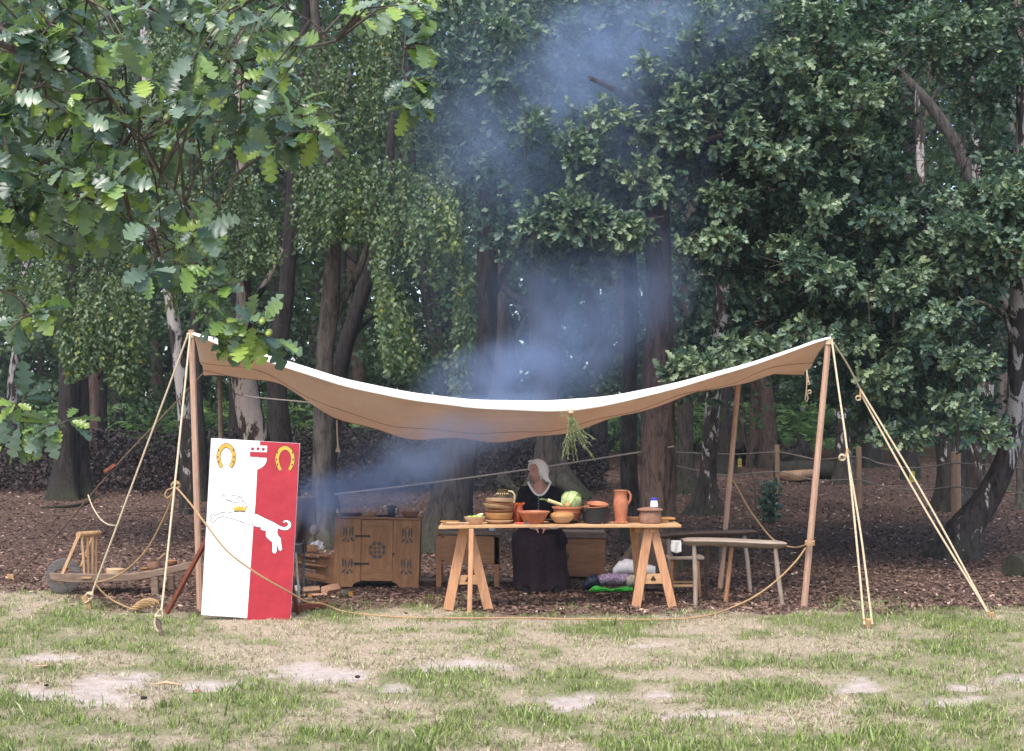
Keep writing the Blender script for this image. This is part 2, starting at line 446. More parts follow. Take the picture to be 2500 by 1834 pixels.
M_litter = leafmat('leaf_litter', [(0.0, (0.052, 0.031, 0.024)), (0.45, (0.14, 0.084, 0.062)), (0.8, (0.25, 0.155, 0.112)), (0.95, (0.40, 0.275, 0.205)), (1.0, (0.60, 0.46, 0.35))], 0.7, 0.05, (0.2, 0.1, 0.05), 0.3)
def grassmat():
    m, nt, out = newmat('grass_blade')
    r = N(nt, 'ShaderNodeAttribute', attribute_name='r').outputs['Fac']
    g = N(nt, 'ShaderNodeAttribute', attribute_name='green').outputs['Fac']
    straw = ramp(nt, r, [(0.0, (0.20, 0.155, 0.10)), (0.5, (0.48, 0.395, 0.28)), (1.0, (0.74, 0.66, 0.52))])
    green = ramp(nt, r, [(0.0, (0.08, 0.125, 0.032)), (0.55, (0.215, 0.295, 0.068)), (1.0, (0.40, 0.47, 0.15))])
    c = mixc(nt, g, straw, green)
    p = principled(nt, None, c, 0.6, None, 0.3)
    t = nt.nodes.new('ShaderNodeBsdfTranslucent'); nt.links.new(c, t.inputs[0])
    mx = nt.nodes.new('ShaderNodeMixShader'); mx.inputs[0].default_value = 0.25
    nt.links.new(p.outputs[0], mx.inputs[1]); nt.links.new(t.outputs[0], mx.inputs[2]); nt.links.new(mx.outputs[0], out.inputs['Surface'])
    return m
M_grass = grassmat()
def canvasmat():
    m, nt, out = newmat('canvas')
    v = coords(nt)
    n = noise(nt, v, 2.2, 5, 0.6); n2 = noise(nt, coords(nt, (0.6, 5, 5)), 3.0, 4, 0.6, 0.6); n3 = noise(nt, v, 220, 2)
    c = ramp(nt, n, [(0.3, (0.58, 0.45, 0.355)), (0.55, (0.70, 0.57, 0.465)), (0.75, (0.74, 0.62, 0.52))])
    nb = bump(nt, mixc(nt, 0.10, n2, n3), 0.9, 0.05)
    p = principled(nt, None, c, 0.9, nb, 0.1)
    t = nt.nodes.new('ShaderNodeBsdfTranslucent'); t.inputs[0].default_value = (0.80, 0.59, 0.45, 1); nt.links.new(nb, t.inputs['Normal'])
    mx = nt.nodes.new('ShaderNodeMixShader'); mx.inputs[0].default_value = 0.42
    nt.links.new(p.outputs[0], mx.inputs[1]); nt.links.new(t.outputs[0], mx.inputs[2]); nt.links.new(mx.outputs[0], out.inputs['Surface'])
    return m
M_canvas = canvasmat()
M_canvas_white = flat('skylit_canvas_hem', (0.82, 0.79, 0.74), (0.74, 0.71, 0.66), 8, 0.9, 0.3, 0.1)  # same canvas in a whiter colour, standing for skylight on the hem
def groundmat():
    m, nt, out = newmat('ground_soil_and_turf')
    so = N(nt, 'ShaderNodeAttribute', attribute_name='soil').outputs['Fac']
    li = N(nt, 'ShaderNodeAttribute', attribute_name='litter').outputs['Fac']
    gr = N(nt, 'ShaderNodeAttribute', attribute_name='green').outputs['Fac']
    v = coords(nt)
    n = noise(nt, v, 3.0, 6, 0.7); n2 = noise(nt, v, 45.0, 5, 0.7); n3 = noise(nt, v, 14.0, 5, 0.65)
    turf = ramp(nt, n2, [(0.3, (0.21, 0.16, 0.115)), (0.7, (0.48, 0.39, 0.285))])
    turf = mixc(nt, gr, turf, ramp(nt, n2, [(0.3, (0.085, 0.095, 0.04)), (0.7, (0.20, 0.205, 0.085))]))
    soil = ramp(nt, n3, [(0.3, (0.33, 0.265, 0.23)), (0.7, (0.48, 0.41, 0.365))])
    soil = mixc(nt, 0.35, soil, n2, 'OVERLAY')
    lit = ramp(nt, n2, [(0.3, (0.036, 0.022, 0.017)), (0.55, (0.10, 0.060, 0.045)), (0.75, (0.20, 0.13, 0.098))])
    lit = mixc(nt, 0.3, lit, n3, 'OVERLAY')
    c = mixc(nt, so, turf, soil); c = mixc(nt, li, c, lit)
    principled(nt, out, c, 0.95, bump(nt, mixc(nt, 0.5, n2, n3), 0.6, 0.02), 0.15)
    return m
M_ground = groundmat()
# ------------------------------------------------------------------ ground
def smooth(a, b, x):
    t = np.clip((x - a) / (b - a), 0, 1); return t * t * (3 - 2 * t)
VB = np.array([(-900, 1430), (0, 1440), (150, 1450), (250, 1478), (480, 1490), (740, 1490), (800, 1478), (1050, 1480), (1200, 1500), (1900, 1503), (2000, 1482), (2500, 1490), (3400, 1495)])
SOIL = [(480, 420, 185, 60), (180, 410, 140, 32), (880, 400, 165, 26), (1450, 365, 240, 40), (2090, 300, 165, 26), (1840, 405, 110, 20), (180, 270, 200, 16), (560, 340, 120, 18),
        (2562, 478, 150, 30), (2292, 310, 65, 20), (2922, 445, 70, 16), (3832, 395, 95, 38), (4182, 460, 105, 28), (3882, 495, 75, 22), (4222, 395, 65, 15), (4442, 365, 95, 22), (2852, 215, 60, 10), (3120, 520, 200, 12)]
GREEN = [(1080, 450, 280, 62), (450, 110, 260, 52), (1450, 85, 220, 42), (700, 285, 90, 22), (1950, 350, 270, 52), (150, 490, 190, 50), (940, 590, 90, 50), (3852, 105, 480, 42), (4302, 130, 300, 30),
         (2682, 145, 200, 42), (2550, 400, 260, 60), (4152, 235, 330, 46), (4142, 600, 110, 26), (3182, 315, 130, 26), (3452, 440, 320, 46), (3652, 30, 90, 30), (2400, 560, 300, 60), (4300, 560, 300, 50), (500, 590, 300, 40), (1600, 640, 500, 40), (3700, 640, 500, 30)]
STRAW = [(3402, 235, 560, 44), (3152, 370, 340, 34), (1300, 270, 500, 40), (300, 290, 350, 40), (2600, 300, 300, 26), (1700, 200, 500, 30), (1150, 130, 260, 22)]
def project(x, y, z):
    rx, ry, rz = x, y, z - CAMZ
    f = ry * CP + rz * SP; up = -ry * SP + rz * CP
    f = np.maximum(f, 0.3)
    return 1250 + F * rx / f, 917 - F * up / f
def ells(gx, gy, lst, wob):
    m = np.zeros_like(gx)
    for cx, cy, a, b in lst:
        d = np.sqrt(((gx - cx) / a) ** 2 + ((gy - cy) / b) ** 2) + wob
        m = np.maximum(m, 1 - smooth(0.55, 1.35, d))
    return m
def masks(x, y):
    """where bare soil, green turf and leaf litter lie on the ground"""
    x = np.asarray(x, float); y = np.asarray(y, float)
    z = 0.025 * (np.clip(y, 14, 60) - 14)
    u, v = project(x, y, z)
    far = y < 6.0
    gx, gy = u * 1.8016, (v - 1450) * 1.8016
    gx = gx + (fbm(x * 1.7, y * 1.7, 101, 4) - 0.5) * 330; gy = gy + (fbm(x * 1.7, y * 1.1, 103, 4) - 0.5) * 62
    wob = (fbm(x * 4.5, y * 3.0, 3, 4) - 0.5) * 1.7
    soil = ells(gx, gy, SOIL, wob + (fbm(x * 16, y * 11, 37, 3) - 0.5) * 1.1 + 0.02)
    soil = np.where(far, smooth(0.66, 0.75, fbm(x * 0.8, y * 0.8, 31)), soil)
    gn = 0.55 * fbm(x * 1.8, y * 1.0, 5, 5) + 0.45 * fbm(x * 6.5, y * 4.0, 55, 4)
    green = np.clip(smooth(0.36, 0.62, gn) * 0.78, 0, 1)
    green = np.maximum(green, ells(gx, gy, GREEN, wob * 0.8) * (0.75 + 0.45 * fbm(x * 6, y * 5, 8)))
    green = np.maximum(green, smooth(500, 680, gy) * smooth(0.30, 0.55, gn))
    green = np.where(far, smooth(0.3, 0.6, gn), green * (1 - 0.85 * ells(gx, gy, STRAW, wob)))
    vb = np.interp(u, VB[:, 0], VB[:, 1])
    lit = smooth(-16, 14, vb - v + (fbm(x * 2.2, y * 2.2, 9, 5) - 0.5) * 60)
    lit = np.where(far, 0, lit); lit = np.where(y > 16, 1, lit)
    return soil * (1 - lit), green, lit
def build_ground():
    ys = np.concatenate([np.arange(-60, 5, 4.0), np.arange(5, 6.4, 0.2), np.arange(6.4, 15.2, 0.05), np.arange(15.2, 32, 0.35), np.arange(32, 70, 2.0), np.arange(70, 420, 25.0)])
    xf = np.concatenate([np.arange(-220, -20, 20.0), np.arange(-20, -6, 1.0), np.arange(-6, 6.01, 0.06), np.arange(7, 21, 1.0), np.arange(21, 230, 20.0)])
    X, Y = np.meshgrid(xf, ys)
    Z = 0.025 * (np.clip(Y, 14, 60) - 14)
    Z = Z + np.where((Y > 5) & (Y < 32), (fbm(X * 1.3, Y * 1.3, 41) - 0.5) * 0.03 + (vnoise(X * 7, Y * 7, 77) - 0.5) * 0.012, 0) - 0.006
    so, gr, li = masks(X, Y)
    Z = Z - 0.018 * so
    ny, nx = X.shape
    idx = np.arange(ny * nx).reshape(ny, nx)
    fs = np.stack([idx[:-1, :-1], idx[:-1, 1:], idx[1:, 1:], idx[1:, :-1]], axis=-1).reshape(-1, 4)
    me = bpy.data.meshes.new('ground')
    me.vertices.add(ny * nx); me.loops.add(fs.size); me.polygons.add(len(fs))
    me.vertices.foreach_set('co', np.stack([X, Y, Z], -1).astype(np.float32).ravel())
    me.loops.foreach_set('vertex_index', fs.ravel().astype(np.int32))
    me.polygons.foreach_set('loop_start', (np.arange(len(fs)) * 4).astype(np.int32))
    me.update(calc_edges=True)
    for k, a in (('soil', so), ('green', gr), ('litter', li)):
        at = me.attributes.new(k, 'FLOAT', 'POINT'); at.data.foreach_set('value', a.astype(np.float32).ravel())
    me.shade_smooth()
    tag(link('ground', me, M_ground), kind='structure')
build_ground()

def build_grass(n=262000):
    nt_ = 26000; per = 8; nl = n - nt_ * per                  # tufts of blades sharing a root and a tone, and loose blades between
    y = 6.3 + (14.6 - 6.3) * rng.random(nt_ + nl) ** 1.25
    x = (rng.random(nt_ + nl) * 2 - 1) * (0.36 * y + 1.3)
    tone = rng.random(nt_ + nl); ta = rng.random(n) * 6.283; tr = np.abs(rng.normal(0, 0.014, n))
    x = np.concatenate([np.repeat(x[:nt_], per), x[nt_:]]); y = np.concatenate([np.repeat(y[:nt_], per), y[nt_:]])
    tone = np.concatenate([np.repeat(tone[:nt_], per), tone[nt_:]])
    ts = np.concatenate([np.repeat(rng.random(nt_), per), np.full(nl, 0.5)])
    tr[nt_ * per:] = 0
    x = x + np.cos(ta) * tr; y = y + np.sin(ta) * tr
    so, gr, li = masks(x, y)
    tuft = fbm(x * 5, y * 5, 63)
    edge = li * smooth(0.60, 0.72, fbm(x * 1.7, y * 2.3, 91)) * smooth(14.9, 13.2, y)
    keep = rng.random(n) < np.clip((1 - so * 1.02) * (1 - li) * (0.25 + 1.0 * smooth(0.32, 0.62, tuft)) + edge * 0.5, 0, 1)
    x, y, gr, tuft, li, tone, ta, ts = x[keep], y[keep], gr[keep], tuft[keep], li[keep], tone[keep], ta[keep], ts[keep]
    n = len(x)
    g = np.clip(gr * 1.3 + (tone - 0.5) * 0.75 + rng.normal(0, 0.10, n), 0, 1)
    g = np.where(rng.random(n) < 0.18, g * 0.25, g)
    g = np.where((rng.random(n) < 0.10), np.maximum(g, 0.75), g)
    ln = (0.014 + 0.028 * rng.random(n) ** 1.6) * (0.95 + 0.5 * gr) * (0.6 + 0.8 * tuft) * (0.7 + 0.7 * ts)
    ln = np.where(rng.random(n) < 0.006, ln * 2.0, ln)
    a = ta + rng.normal(0, 0.5, n)
    lean = np.where(g > 0.5, 0.55, 1.1) * (0.3 + rng.random(n))
    d = np.stack([np.cos(a) * lean, np.sin(a) * lean, np.ones(n)], 1)
    nr = np.stack([-np.cos(a) + rng.normal(0, .5, n), -np.sin(a) + rng.normal(0, .5, n), 0.4 * np.ones(n)], 1)
    z = 0.025 * (np.clip(y, 14, 60) - 14) - 0.006
    bv = [(0, -0.085, 0), (0, 0.085, 0), (0.55, 0.07, 0.06), (0.55, -0.07, 0.06), (1.0, 0, -0.12)]
    sc_ = ln
    rot = rots(d, nr, sc_)
    wid = np.clip(0.030 / ln, 0.5, 1.6)[:, None]
    rot[:, :, 1] *= wid
    o = mass('grass', bv, [(0, 1, 2, 3), (3, 2, 4)], rot, np.stack([x, y, z], 1), np.clip(0.55 * rng.random(n) + 0.45 * tone, 0, 1), M_grass, extra={'green': g})
    tag(o, 'short patchy meadow grass, green and straw coloured, in front of the awning', 'grass', kind='stuff')
build_grass()

def build_litter(n=88000):
    y = 12.6 / (1 - rng.random(n) * (1 - 12.6 / 42.0))
    x = (rng.random(n) * 2 - 1) * (0.37 * y + 1.0)
    so, gr, li = masks(x, y)
    k = rng.random(n) < (li * 0.98 + 0.02)
    x, y = x[k], y[k]; n = len(x)
    s = (0.024 + 0.045 * rng.random(n)) * (0.8 + 0.015 * y)
    a = rng.random(n) * 6.283
    d = np.stack([np.cos(a), np.sin(a), rng.normal(0, 0.25, n)], 1)
    nr = np.stack([rng.normal(0, 0.5, n), rng.normal(0, 0.5, n), np.ones(n)], 1)
    z = 0.025 * (np.clip(y, 14, 60) - 14) + 0.004 + 0.012 * rng.random(n)
    bv = [(-0.5, 0, 0.1), (-0.1, 0.27, 0), (0.5, 0, 0.14), (0.0, -0.25, 0.03)]
    r = np.clip(rng.beta(1.6, 2.4, n) * 0.9 + (fbm(x * 0.9, y * 0.9, 21) - 0.5) * 0.5, 0, 0.93)
    r = np.where(rng.random(n) < 0.03, 0.97, r)
    o = mass('leaf_litter', bv, [(0, 1, 2), (0, 2, 3)], rots(d, nr, s), np.stack([x, y, z], 1), r, M_litter)
    tag(o, 'brown dead leaves and bark chips covering the woodland floor', 'leaf litter', kind='stuff')
build_litter()
# ------------------------------------------------------------------ trees
def trunk_mesh(path, n=16, rough=0.05, seed=0, flare=0.0, step=0.14):
    """tapered, ridged stem along (x, y, z, radius) points"""
    a = catmull(path, step); m = len(a); mb_v = []
    sd = Vector((1, 0, 0)); 
    zz = np.concatenate([[0], np.cumsum(np.linalg.norm(np.diff(a[:, :3], axis=0), axis=1))])
    for i in range(m):
        t = Vector(a[min(i + 1, m - 1), :3] - a[max(i - 1, 0), :3]).normalized()
        sd = (sd - t * sd.dot(t)).normalized(); u = sd.cross(t)
        ang = np.arange(n) * 2 * np.pi / n
        r = a[i, 3] * (1 + rough * 2 * (vnoise(ang * 2.2 + seed, np.full(n, zz[i] * 1.6), seed) - 0.5) + rough * 1.6 * (vnoise(np.cos(ang) * 1.5 + seed, np.sin(ang) * 1.5 + zz[i] * 0.7, seed + 5) - 0.5))
        r = r * (1 + rough * 1.1 * (vnoise(ang * n / 14.0 + seed * 3, np.full(n, zz[i] * 0.9 + seed), seed + 11) - 0.5))
        if flare:
            k = max(0.0, 1 - zz[i] / (a[0, 3] * 4.0)) ** 2
            r = r * (1 + flare * k * (0.65 + 0.9 * np.maximum(0, np.cos(ang * 2.5 + seed)) ** 2))
        for j in range(n): mb_v.append(Vector(a[i, :3]) + sd * (math.cos(ang[j]) * r[j]) + u * (math.sin(ang[j]) * r[j]))
    fs = [(i * n + k, i * n + (k + 1) % n, (i + 1) * n + (k + 1) % n, (i + 1) * n + k) for i in range(m - 1) for k in range(n)]
    fs.append(tuple(range(n))[::-1]); fs.append(tuple((m - 1) * n + k for k in range(n)))
    return mb_v, fs
TREES = {}
def tree(key, name, label, pts, mat, y=None, limbs=(), group=None, flare=0.5, n=26, rough=0.07, up=3.5, roots=(), cat='tree'):
    """pts: (u, v, width in px) from the foot up; the foot stands on the ground"""
    g = G(pts[0][0], pts[0][1])
    if y is None: y = g.y
    k = y / F
    path = [(*P(u, v, y + (0 if i == 0 else 0.0)), w * k / 2) for i, (u, v, w) in enumerate(pts)]
    foot = Vector((path[0][0], y, gz(y)))
    path = [(foot.x, foot.y, foot.z - 0.12, path[0][3] * 1.05)] + ([(foot.x, foot.y, foot.z + 0.02, path[0][3])] if path[0][2] > foot.z + 0.1 else []) + path[(0 if path[0][2] > foot.z + 0.1 else 1):]
    top = path[-1]
    dx = (path[-1][0] - path[-2][0]) / max(0.3, path[-1][2] - path[-2][2])
    path.append((top[0] + dx * up * 0.6, top[1] + 0.1, top[2] + up * 0.6, top[3] * 0.75))
    path.append((top[0] + dx * up, top[1] + 0.2, top[2] + up, top[3] * 0.4))
    root = thing(name, label, cat, tuple(foot), group)
    sd = abs(hash(key)) % 97 if False else sum(ord(c) for c in key) % 97
    mb = MB(); mb.add(*trunk_mesh(path, n, rough, sd, flare)); t = mb.build('trunk', mat, root, smooth=True, angle=80)
    for lm in limbs:
        dy = lm[0] if not hasattr(lm[0], '__len__') else 0.0
        pp = [q for q in lm if hasattr(q, '__len__')]
        lp = [(*P(u, v, y + dy * i / max(1, len(pp) - 1)), w * k / 2) for i, (u, v, w) in enumerate(pp)]
        mb = MB(); mb.add(*trunk_mesh(lp, 9, rough, sd + 3, 0, 0.12)); mb.build('limb', mat, root, smooth=True, angle=80)
    for rp in roots:
        a = [Vector((*groundpt(P(u, v, yy))[:2], gz(yy) + h)) for (u, v, yy, h, w) in rp]
        lp = [(*q, rp[i][4] * k / 2) for i, q in enumerate(a)]
        mb = MB(); mb.add(*trunk_mesh(lp, 9, rough, sd + 9, 0, 0.12)); mb.build('root', mat, root, smooth=True, angle=80)
    TREES[key] = dict(root=root, y=y, foot=foot, path=path, mat=mat)
    return root
WG = 'trees standing behind the awning'
tree('T1a', 'oak_tree', 'dark mossy trunk, wider of a close pair beyond the wheelbarrow', [(155, 1219, 60), (160, 1100, 46), (164, 1000, 42), (166, 850, 40), (172, 560, 36), (183, 220, 32)], M_bark_dark, group=WG)
tree('T1b', 'oak_tree', 'slimmer dark trunk right beside the mossy one beyond the wheelbarrow', [(200, 1215, 42), (200, 1100, 33), (202, 1000, 32), (200, 880, 30), (212, 660, 26), (205, 300, 22)], M_bark_dark, group=WG)
tree('T1c', 'alder_tree', 'reddish brown trunk behind the close pair of dark trunks', [(226, 1190, 44), (230, 1060, 34), (228, 920, 32), (238, 700, 28), (250, 300, 24)], M_bark_red, group=WG, limbs=[[-0.4, (230, 930, 16), (262, 880, 12), (300, 800, 8)]])
tree('T3', 'birch_tree', 'dark birch stem beside the low oak leaves, left of the paired trunks', [(28, 1150, 30), (30, 960, 24), (40, 860, 22), (60, 700, 20), (80, 300, 18)], M_bark_birch, group=WG)
tree('T4a', 'oak_tree', 'dark trunk seen between the guy ropes above the brush pile', [(290, 1120, 44), (287, 1010, 36), (284, 920, 34), (280, 700, 30), (300, 300, 24)], M_bark_dark, group=WG)
tree('T4b', 'birch_tree', 'birch with ivy stems just left of the awning pole', [(462, 1130, 44), (452, 1030, 34), (440, 900, 32), (405, 650, 32), (368, 400, 32), (360, 250, 32), (355, 0, 28)], M_bark_birch, y=24, group=WG, limbs=[[-0.6, (370, 420, 16), (410, 350, 12), (440, 260, 8)]])
tree('T4c', 'oak_tree', 'thin black trunk between the birch and the awning pole', [(492, 1135, 32), (485, 1000, 24), (480, 850, 22), (470, 500, 18)], M_bark_dark, y=27, group=WG)
tree('T5', 'pine_tree', 'leaning trunk with pale flaking bark plates rising behind the painted board', [(650, 1250, 92), (634, 1130, 76), (618, 1050, 68), (598, 930, 62), (596, 800, 42), (594, 690, 34), (590, 500, 28), (590, 250, 24)], M_bark_plate, y=19.5, group=WG, limbs=[[0.5, (605, 760, 18), (650, 690, 15), (690, 610, 10)]])
tree('T5b', 'oak_tree', 'broad shadowed green trunk close behind the flaking trunk', [(690, 1190, 66), (684, 1050, 54), (676, 900, 48), (700, 700, 40), (720, 400, 32)], M_bark_dark, y=26, group=WG)
tree('T6', 'birch_tree', 'pale grey trunk with one rising fork behind the carved cupboard', [(793, 1335, 66), (788, 1180, 54), (790, 1060, 50), (792, 880, 44), (805, 760, 46), (812, 650, 40), (815, 590, 34), (800, 430, 32), (785, 250, 28), (778, 160, 24)], M_bark_pale, group=WG,
     limbs=[[0.4, (815, 775, 26), (850, 710, 22), (885, 640, 18), (905, 560, 12)], [0.6, (803, 300, 20), (838, 235, 15), (860, 170, 10)], [-0.3, (800, 470, 12), (740, 420, 9), (690, 380, 6)]])
tree('T6b', 'oak_tree', 'dark slanting trunk leaning right behind the forked grey trunk', [(800, 1130, 46), (830, 900, 40), (862, 790, 38), (890, 700, 34), (930, 560, 28), (960, 300, 22)], M_bark_dark, y=25, group=WG, limbs=[[0.5, (826, 850, 16), (880, 800, 14), (920, 760, 9)]])
tree('T7', 'oak_tree', 'thick leaning trunk with flared mossy foot between the cupboard and chest', [(1082, 1345, 118), (1100, 1245, 100), (1118, 1140, 90), (1145, 1010, 76), (1172, 900, 60), (1186, 800, 54), (1190, 650, 50), (1190, 450, 44), (1180, 200, 36)], M_bark_oak, group=WG, flare=0.55,
     limbs=[[0.6, (1195, 740, 22), (1215, 700, 20), (1245, 640, 14)]])
tree('T7b', 'oak_tree', 'mossy rooted trunk beyond the thick leaning one, left of the seated woman', [(1212, 1195, 70), (1203, 1130, 52), (1208, 1000, 46), (1218, 850, 42), (1225, 600, 34)], M_bark_oak, group=WG, flare=0.9,
     roots=[[(1225, 1180, 29.6, 0.25, 34), (1255, 1190, 29.0, 0.1, 24), (1285, 1195, 28.6, 0.0, 14)]])
tree('T8', 'oak_tree', 'stout forking trunk standing behind the seated woman', [(1352, 1210, 92), (1344, 1130, 64), (1338, 1000, 62), (1332, 880, 70), (1330, 790, 74), (1322, 740, 60), (1318, 640, 48), (1322, 480, 40), (1330, 300, 32)], M_bark_oak, group=WG, flare=0.9,
     limbs=[[0.5, (1318, 790, 30), (1290, 745, 24), (1250, 720, 16), (1215, 690, 12)], [0.5, (1350, 800, 34), (1375, 740, 28), (1400, 690, 24), (1450, 640, 18), (1480, 560, 12)], [0.3, (1385, 740, 14), (1400, 650, 12), (1405, 560, 9)]],
     roots=[[(1375, 1190, 28.0, 0.3, 44), (1405, 1195, 27.4, 0.14, 30), (1440, 1195, 27.2, 0.0, 16)]])
tree('T8b', 'birch_tree', 'slim forked stem in the smoke left of the stout trunk', [(1255, 1120, 26), (1250, 900, 22), (1248, 830, 20), (1235, 760, 16), (1222, 640, 12)], M_bark_dark, y=33, group=WG, limbs=[[0.2, (1250, 840, 14), (1275, 800, 12), (1290, 740, 8)]])
tree('T9', 'oak_tree', 'largest reddish ridged oak trunk behind the table', [(1600, 1392, 112), (1603, 1300, 92), (1606, 1150, 86), (1608, 950, 78), (1612, 750, 64), (1608, 600, 64), (1603, 450, 54), (1600, 300, 46), (1600, 0, 40)], M_bark_red, group=WG, flare=0.35, n=22,
     limbs=[[-0.5, (1604, 470, 20), (1540, 420, 15), (1460, 400, 10)], [-0.9, (1606, 420, 24), (1680, 360, 18), (1760, 330, 10)], [-1.0, (1602, 300, 24), (1520, 230, 18), (1440, 190, 10)], [0.4, (1620, 480, 12), (1690, 440, 9), (1760, 420, 6)]],
     roots=[[(1570, 1370, 16.2, 0.3, 40), (1530, 1385, 16.0, 0.12, 30), (1490, 1400, 15.9, 0.0, 16)]])
tree('T10', 'oak_tree', 'straight grey trunk touching the left side of the largest oak', [(1545, 1320, 56), (1536, 1150, 42), (1536, 1000, 40), (1540, 700, 32), (1530, 400, 26)], M_bark_oak, group=WG)
tree('T11', 'oak_tree', 'grey mossy trunk between the largest oak and the white birch', [(1674, 1206, 54), (1672, 1100, 40), (1675, 900, 40), (1680, 700, 46), (1686, 640, 44), (1690, 450, 34)], M_bark_oak, group=WG, limbs=[[0.4, (1690, 700, 14), (1730, 680, 12), (1770, 690, 8)]])
tree('T12', 'birch_tree', 'birch streaked black and white behind the long benches', [(1724, 1256, 66), (1727, 1180, 44), (1731, 1100, 38), (1741, 980, 36), (1757, 800, 33), (1764, 700, 33), (1760, 600, 28), (1755, 450, 24), (1750, 200, 20)], M_bark_birch, group=WG, flare=0.8, limbs=[[-0.3, (1760, 690, 9), (1735, 675, 7), (1700, 672, 5)], [0.2, (1763, 690, 10), (1790, 670, 8), (1815, 640, 5)]])
tree('T13', 'oak_tree', 'dark trunk just right of the streaked birch', [(1772, 1100, 40), (1772, 950, 34), (1770, 800, 32), (1775, 500, 26)], M_bark_dark, y=36, group=WG)
tree('T14', 'birch_tree', 'dark birch by the fallen log beyond the rope fence', [(2070, 1182, 62), (2060, 1100, 40), (2056, 1000, 38), (2050, 850, 32), (2060, 600, 26)], M_bark_birch, group=WG, flare=0.7)
tree('T15', 'oak_tree', 'short crooked dark trunk beyond the fallen log', [(2126, 1114, 46), (2118, 1050, 34), (2112, 980, 30), (2085, 930, 26), (2075, 800, 24)], M_bark_dark, y=40, group=WG, limbs=[[0, (2112, 1040, 16), (2092, 1060, 14), (2075, 1068, 10)]])
tree('T16', 'oak_tree', 'upright dark trunk beside the yellow tag on the rope fence', [(2222, 1142, 42), (2217, 1080, 31), (2212, 1000, 29), (2196, 900, 26), (2186, 800, 25), (2200, 600, 25), (2218, 400, 27), (2220, 280, 27), (2208, 180, 22)], M_bark_dark, y=34, group=WG)
tree('T17', 'birch_tree', 'curving birch behind the tall fence post', [(2328, 1246, 84), (2316, 1160, 54), (2310, 1100, 48), (2295, 1040, 46), (2283, 980, 44), (2268, 880, 36), (2262, 700, 28)], M_bark_birch, group=WG, flare=0.6)
tree('T18', 'oak_tree', 'thin dark stem rising right behind the tall fence post', [(2350, 1190, 26), (2342, 1080, 22), (2356, 960, 20), (2372, 850, 18), (2368, 700, 16)], M_bark_dark, y=30, group=WG)
tree('T18b', 'oak_tree', 'thinnest wavy stem between the fence post and the pale birch', [(2362, 1170, 18), (2362, 1080, 15), (2370, 1030, 14), (2362, 960, 12), (2355, 860, 10)], M_bark_dark, y=31, group=WG)
tree('T19', 'birch_tree', 'pale birch between the fence post and the leaning birch', [(2385, 1215, 50), (2384, 1120, 40), (2396, 1030, 40), (2408, 940, 38), (2410, 850, 34), (2400, 760, 32), (2396, 640, 28)], M_bark_birch, y=26, group=WG)
tree('T20', 'birch_tree', 'pale birch whose top leans left across a gap in the leaves', [(2440, 1092, 40), (2446, 1000, 30), (2455, 860, 28), (2452, 700, 28), (2425, 560, 30), (2367, 428, 31), (2327, 340, 28), (2268, 254, 26), (2196, 178, 20), (2150, 130, 14)], M_bark_pale, y=30, group=WG, limbs=[[-0.2, (2272, 258, 12), (2283, 235, 10), (2290, 215, 7)]], up=1.0)
tree('T21', 'birch_tree', 'large birch leaning right from the rope fence, bark white above and black below', [(2322, 1362, 92), (2350, 1301, 74), (2390, 1247, 66), (2426, 1189, 57), (2455, 1123, 50), (2473, 1054, 44), (2479, 980, 42), (2484, 850, 42), (2485, 700, 38), (2490, 550, 32), (2495, 350, 28), (2490, 100, 22)], M_bark_birch, group=WG, flare=0.5, n=20,
     limbs=[[-0.5, (2486, 790, 22), (2462, 752, 18), (2425, 705, 14), (2380, 680, 9)], [-0.2, (2484, 900, 14), (2455, 780, 12), (2400, 740, 9), (2360, 730, 6)]],
     roots=[[(2310, 1350, 17.4, 0.18, 34), (2270, 1358, 17.5, 0.05, 20), (2235, 1360, 17.6, -0.02, 10)]])
tree('T22', 'birch_tree', 'dark birch foot showing past the leaning birch', [(2500, 1260, 40), (2497, 1160, 30), (2490, 1080, 26), (2500, 900, 24), (2470, 300, 24), (2440, 200, 24), (2415, 80, 22)], M_bark_pale, y=25, group=WG)

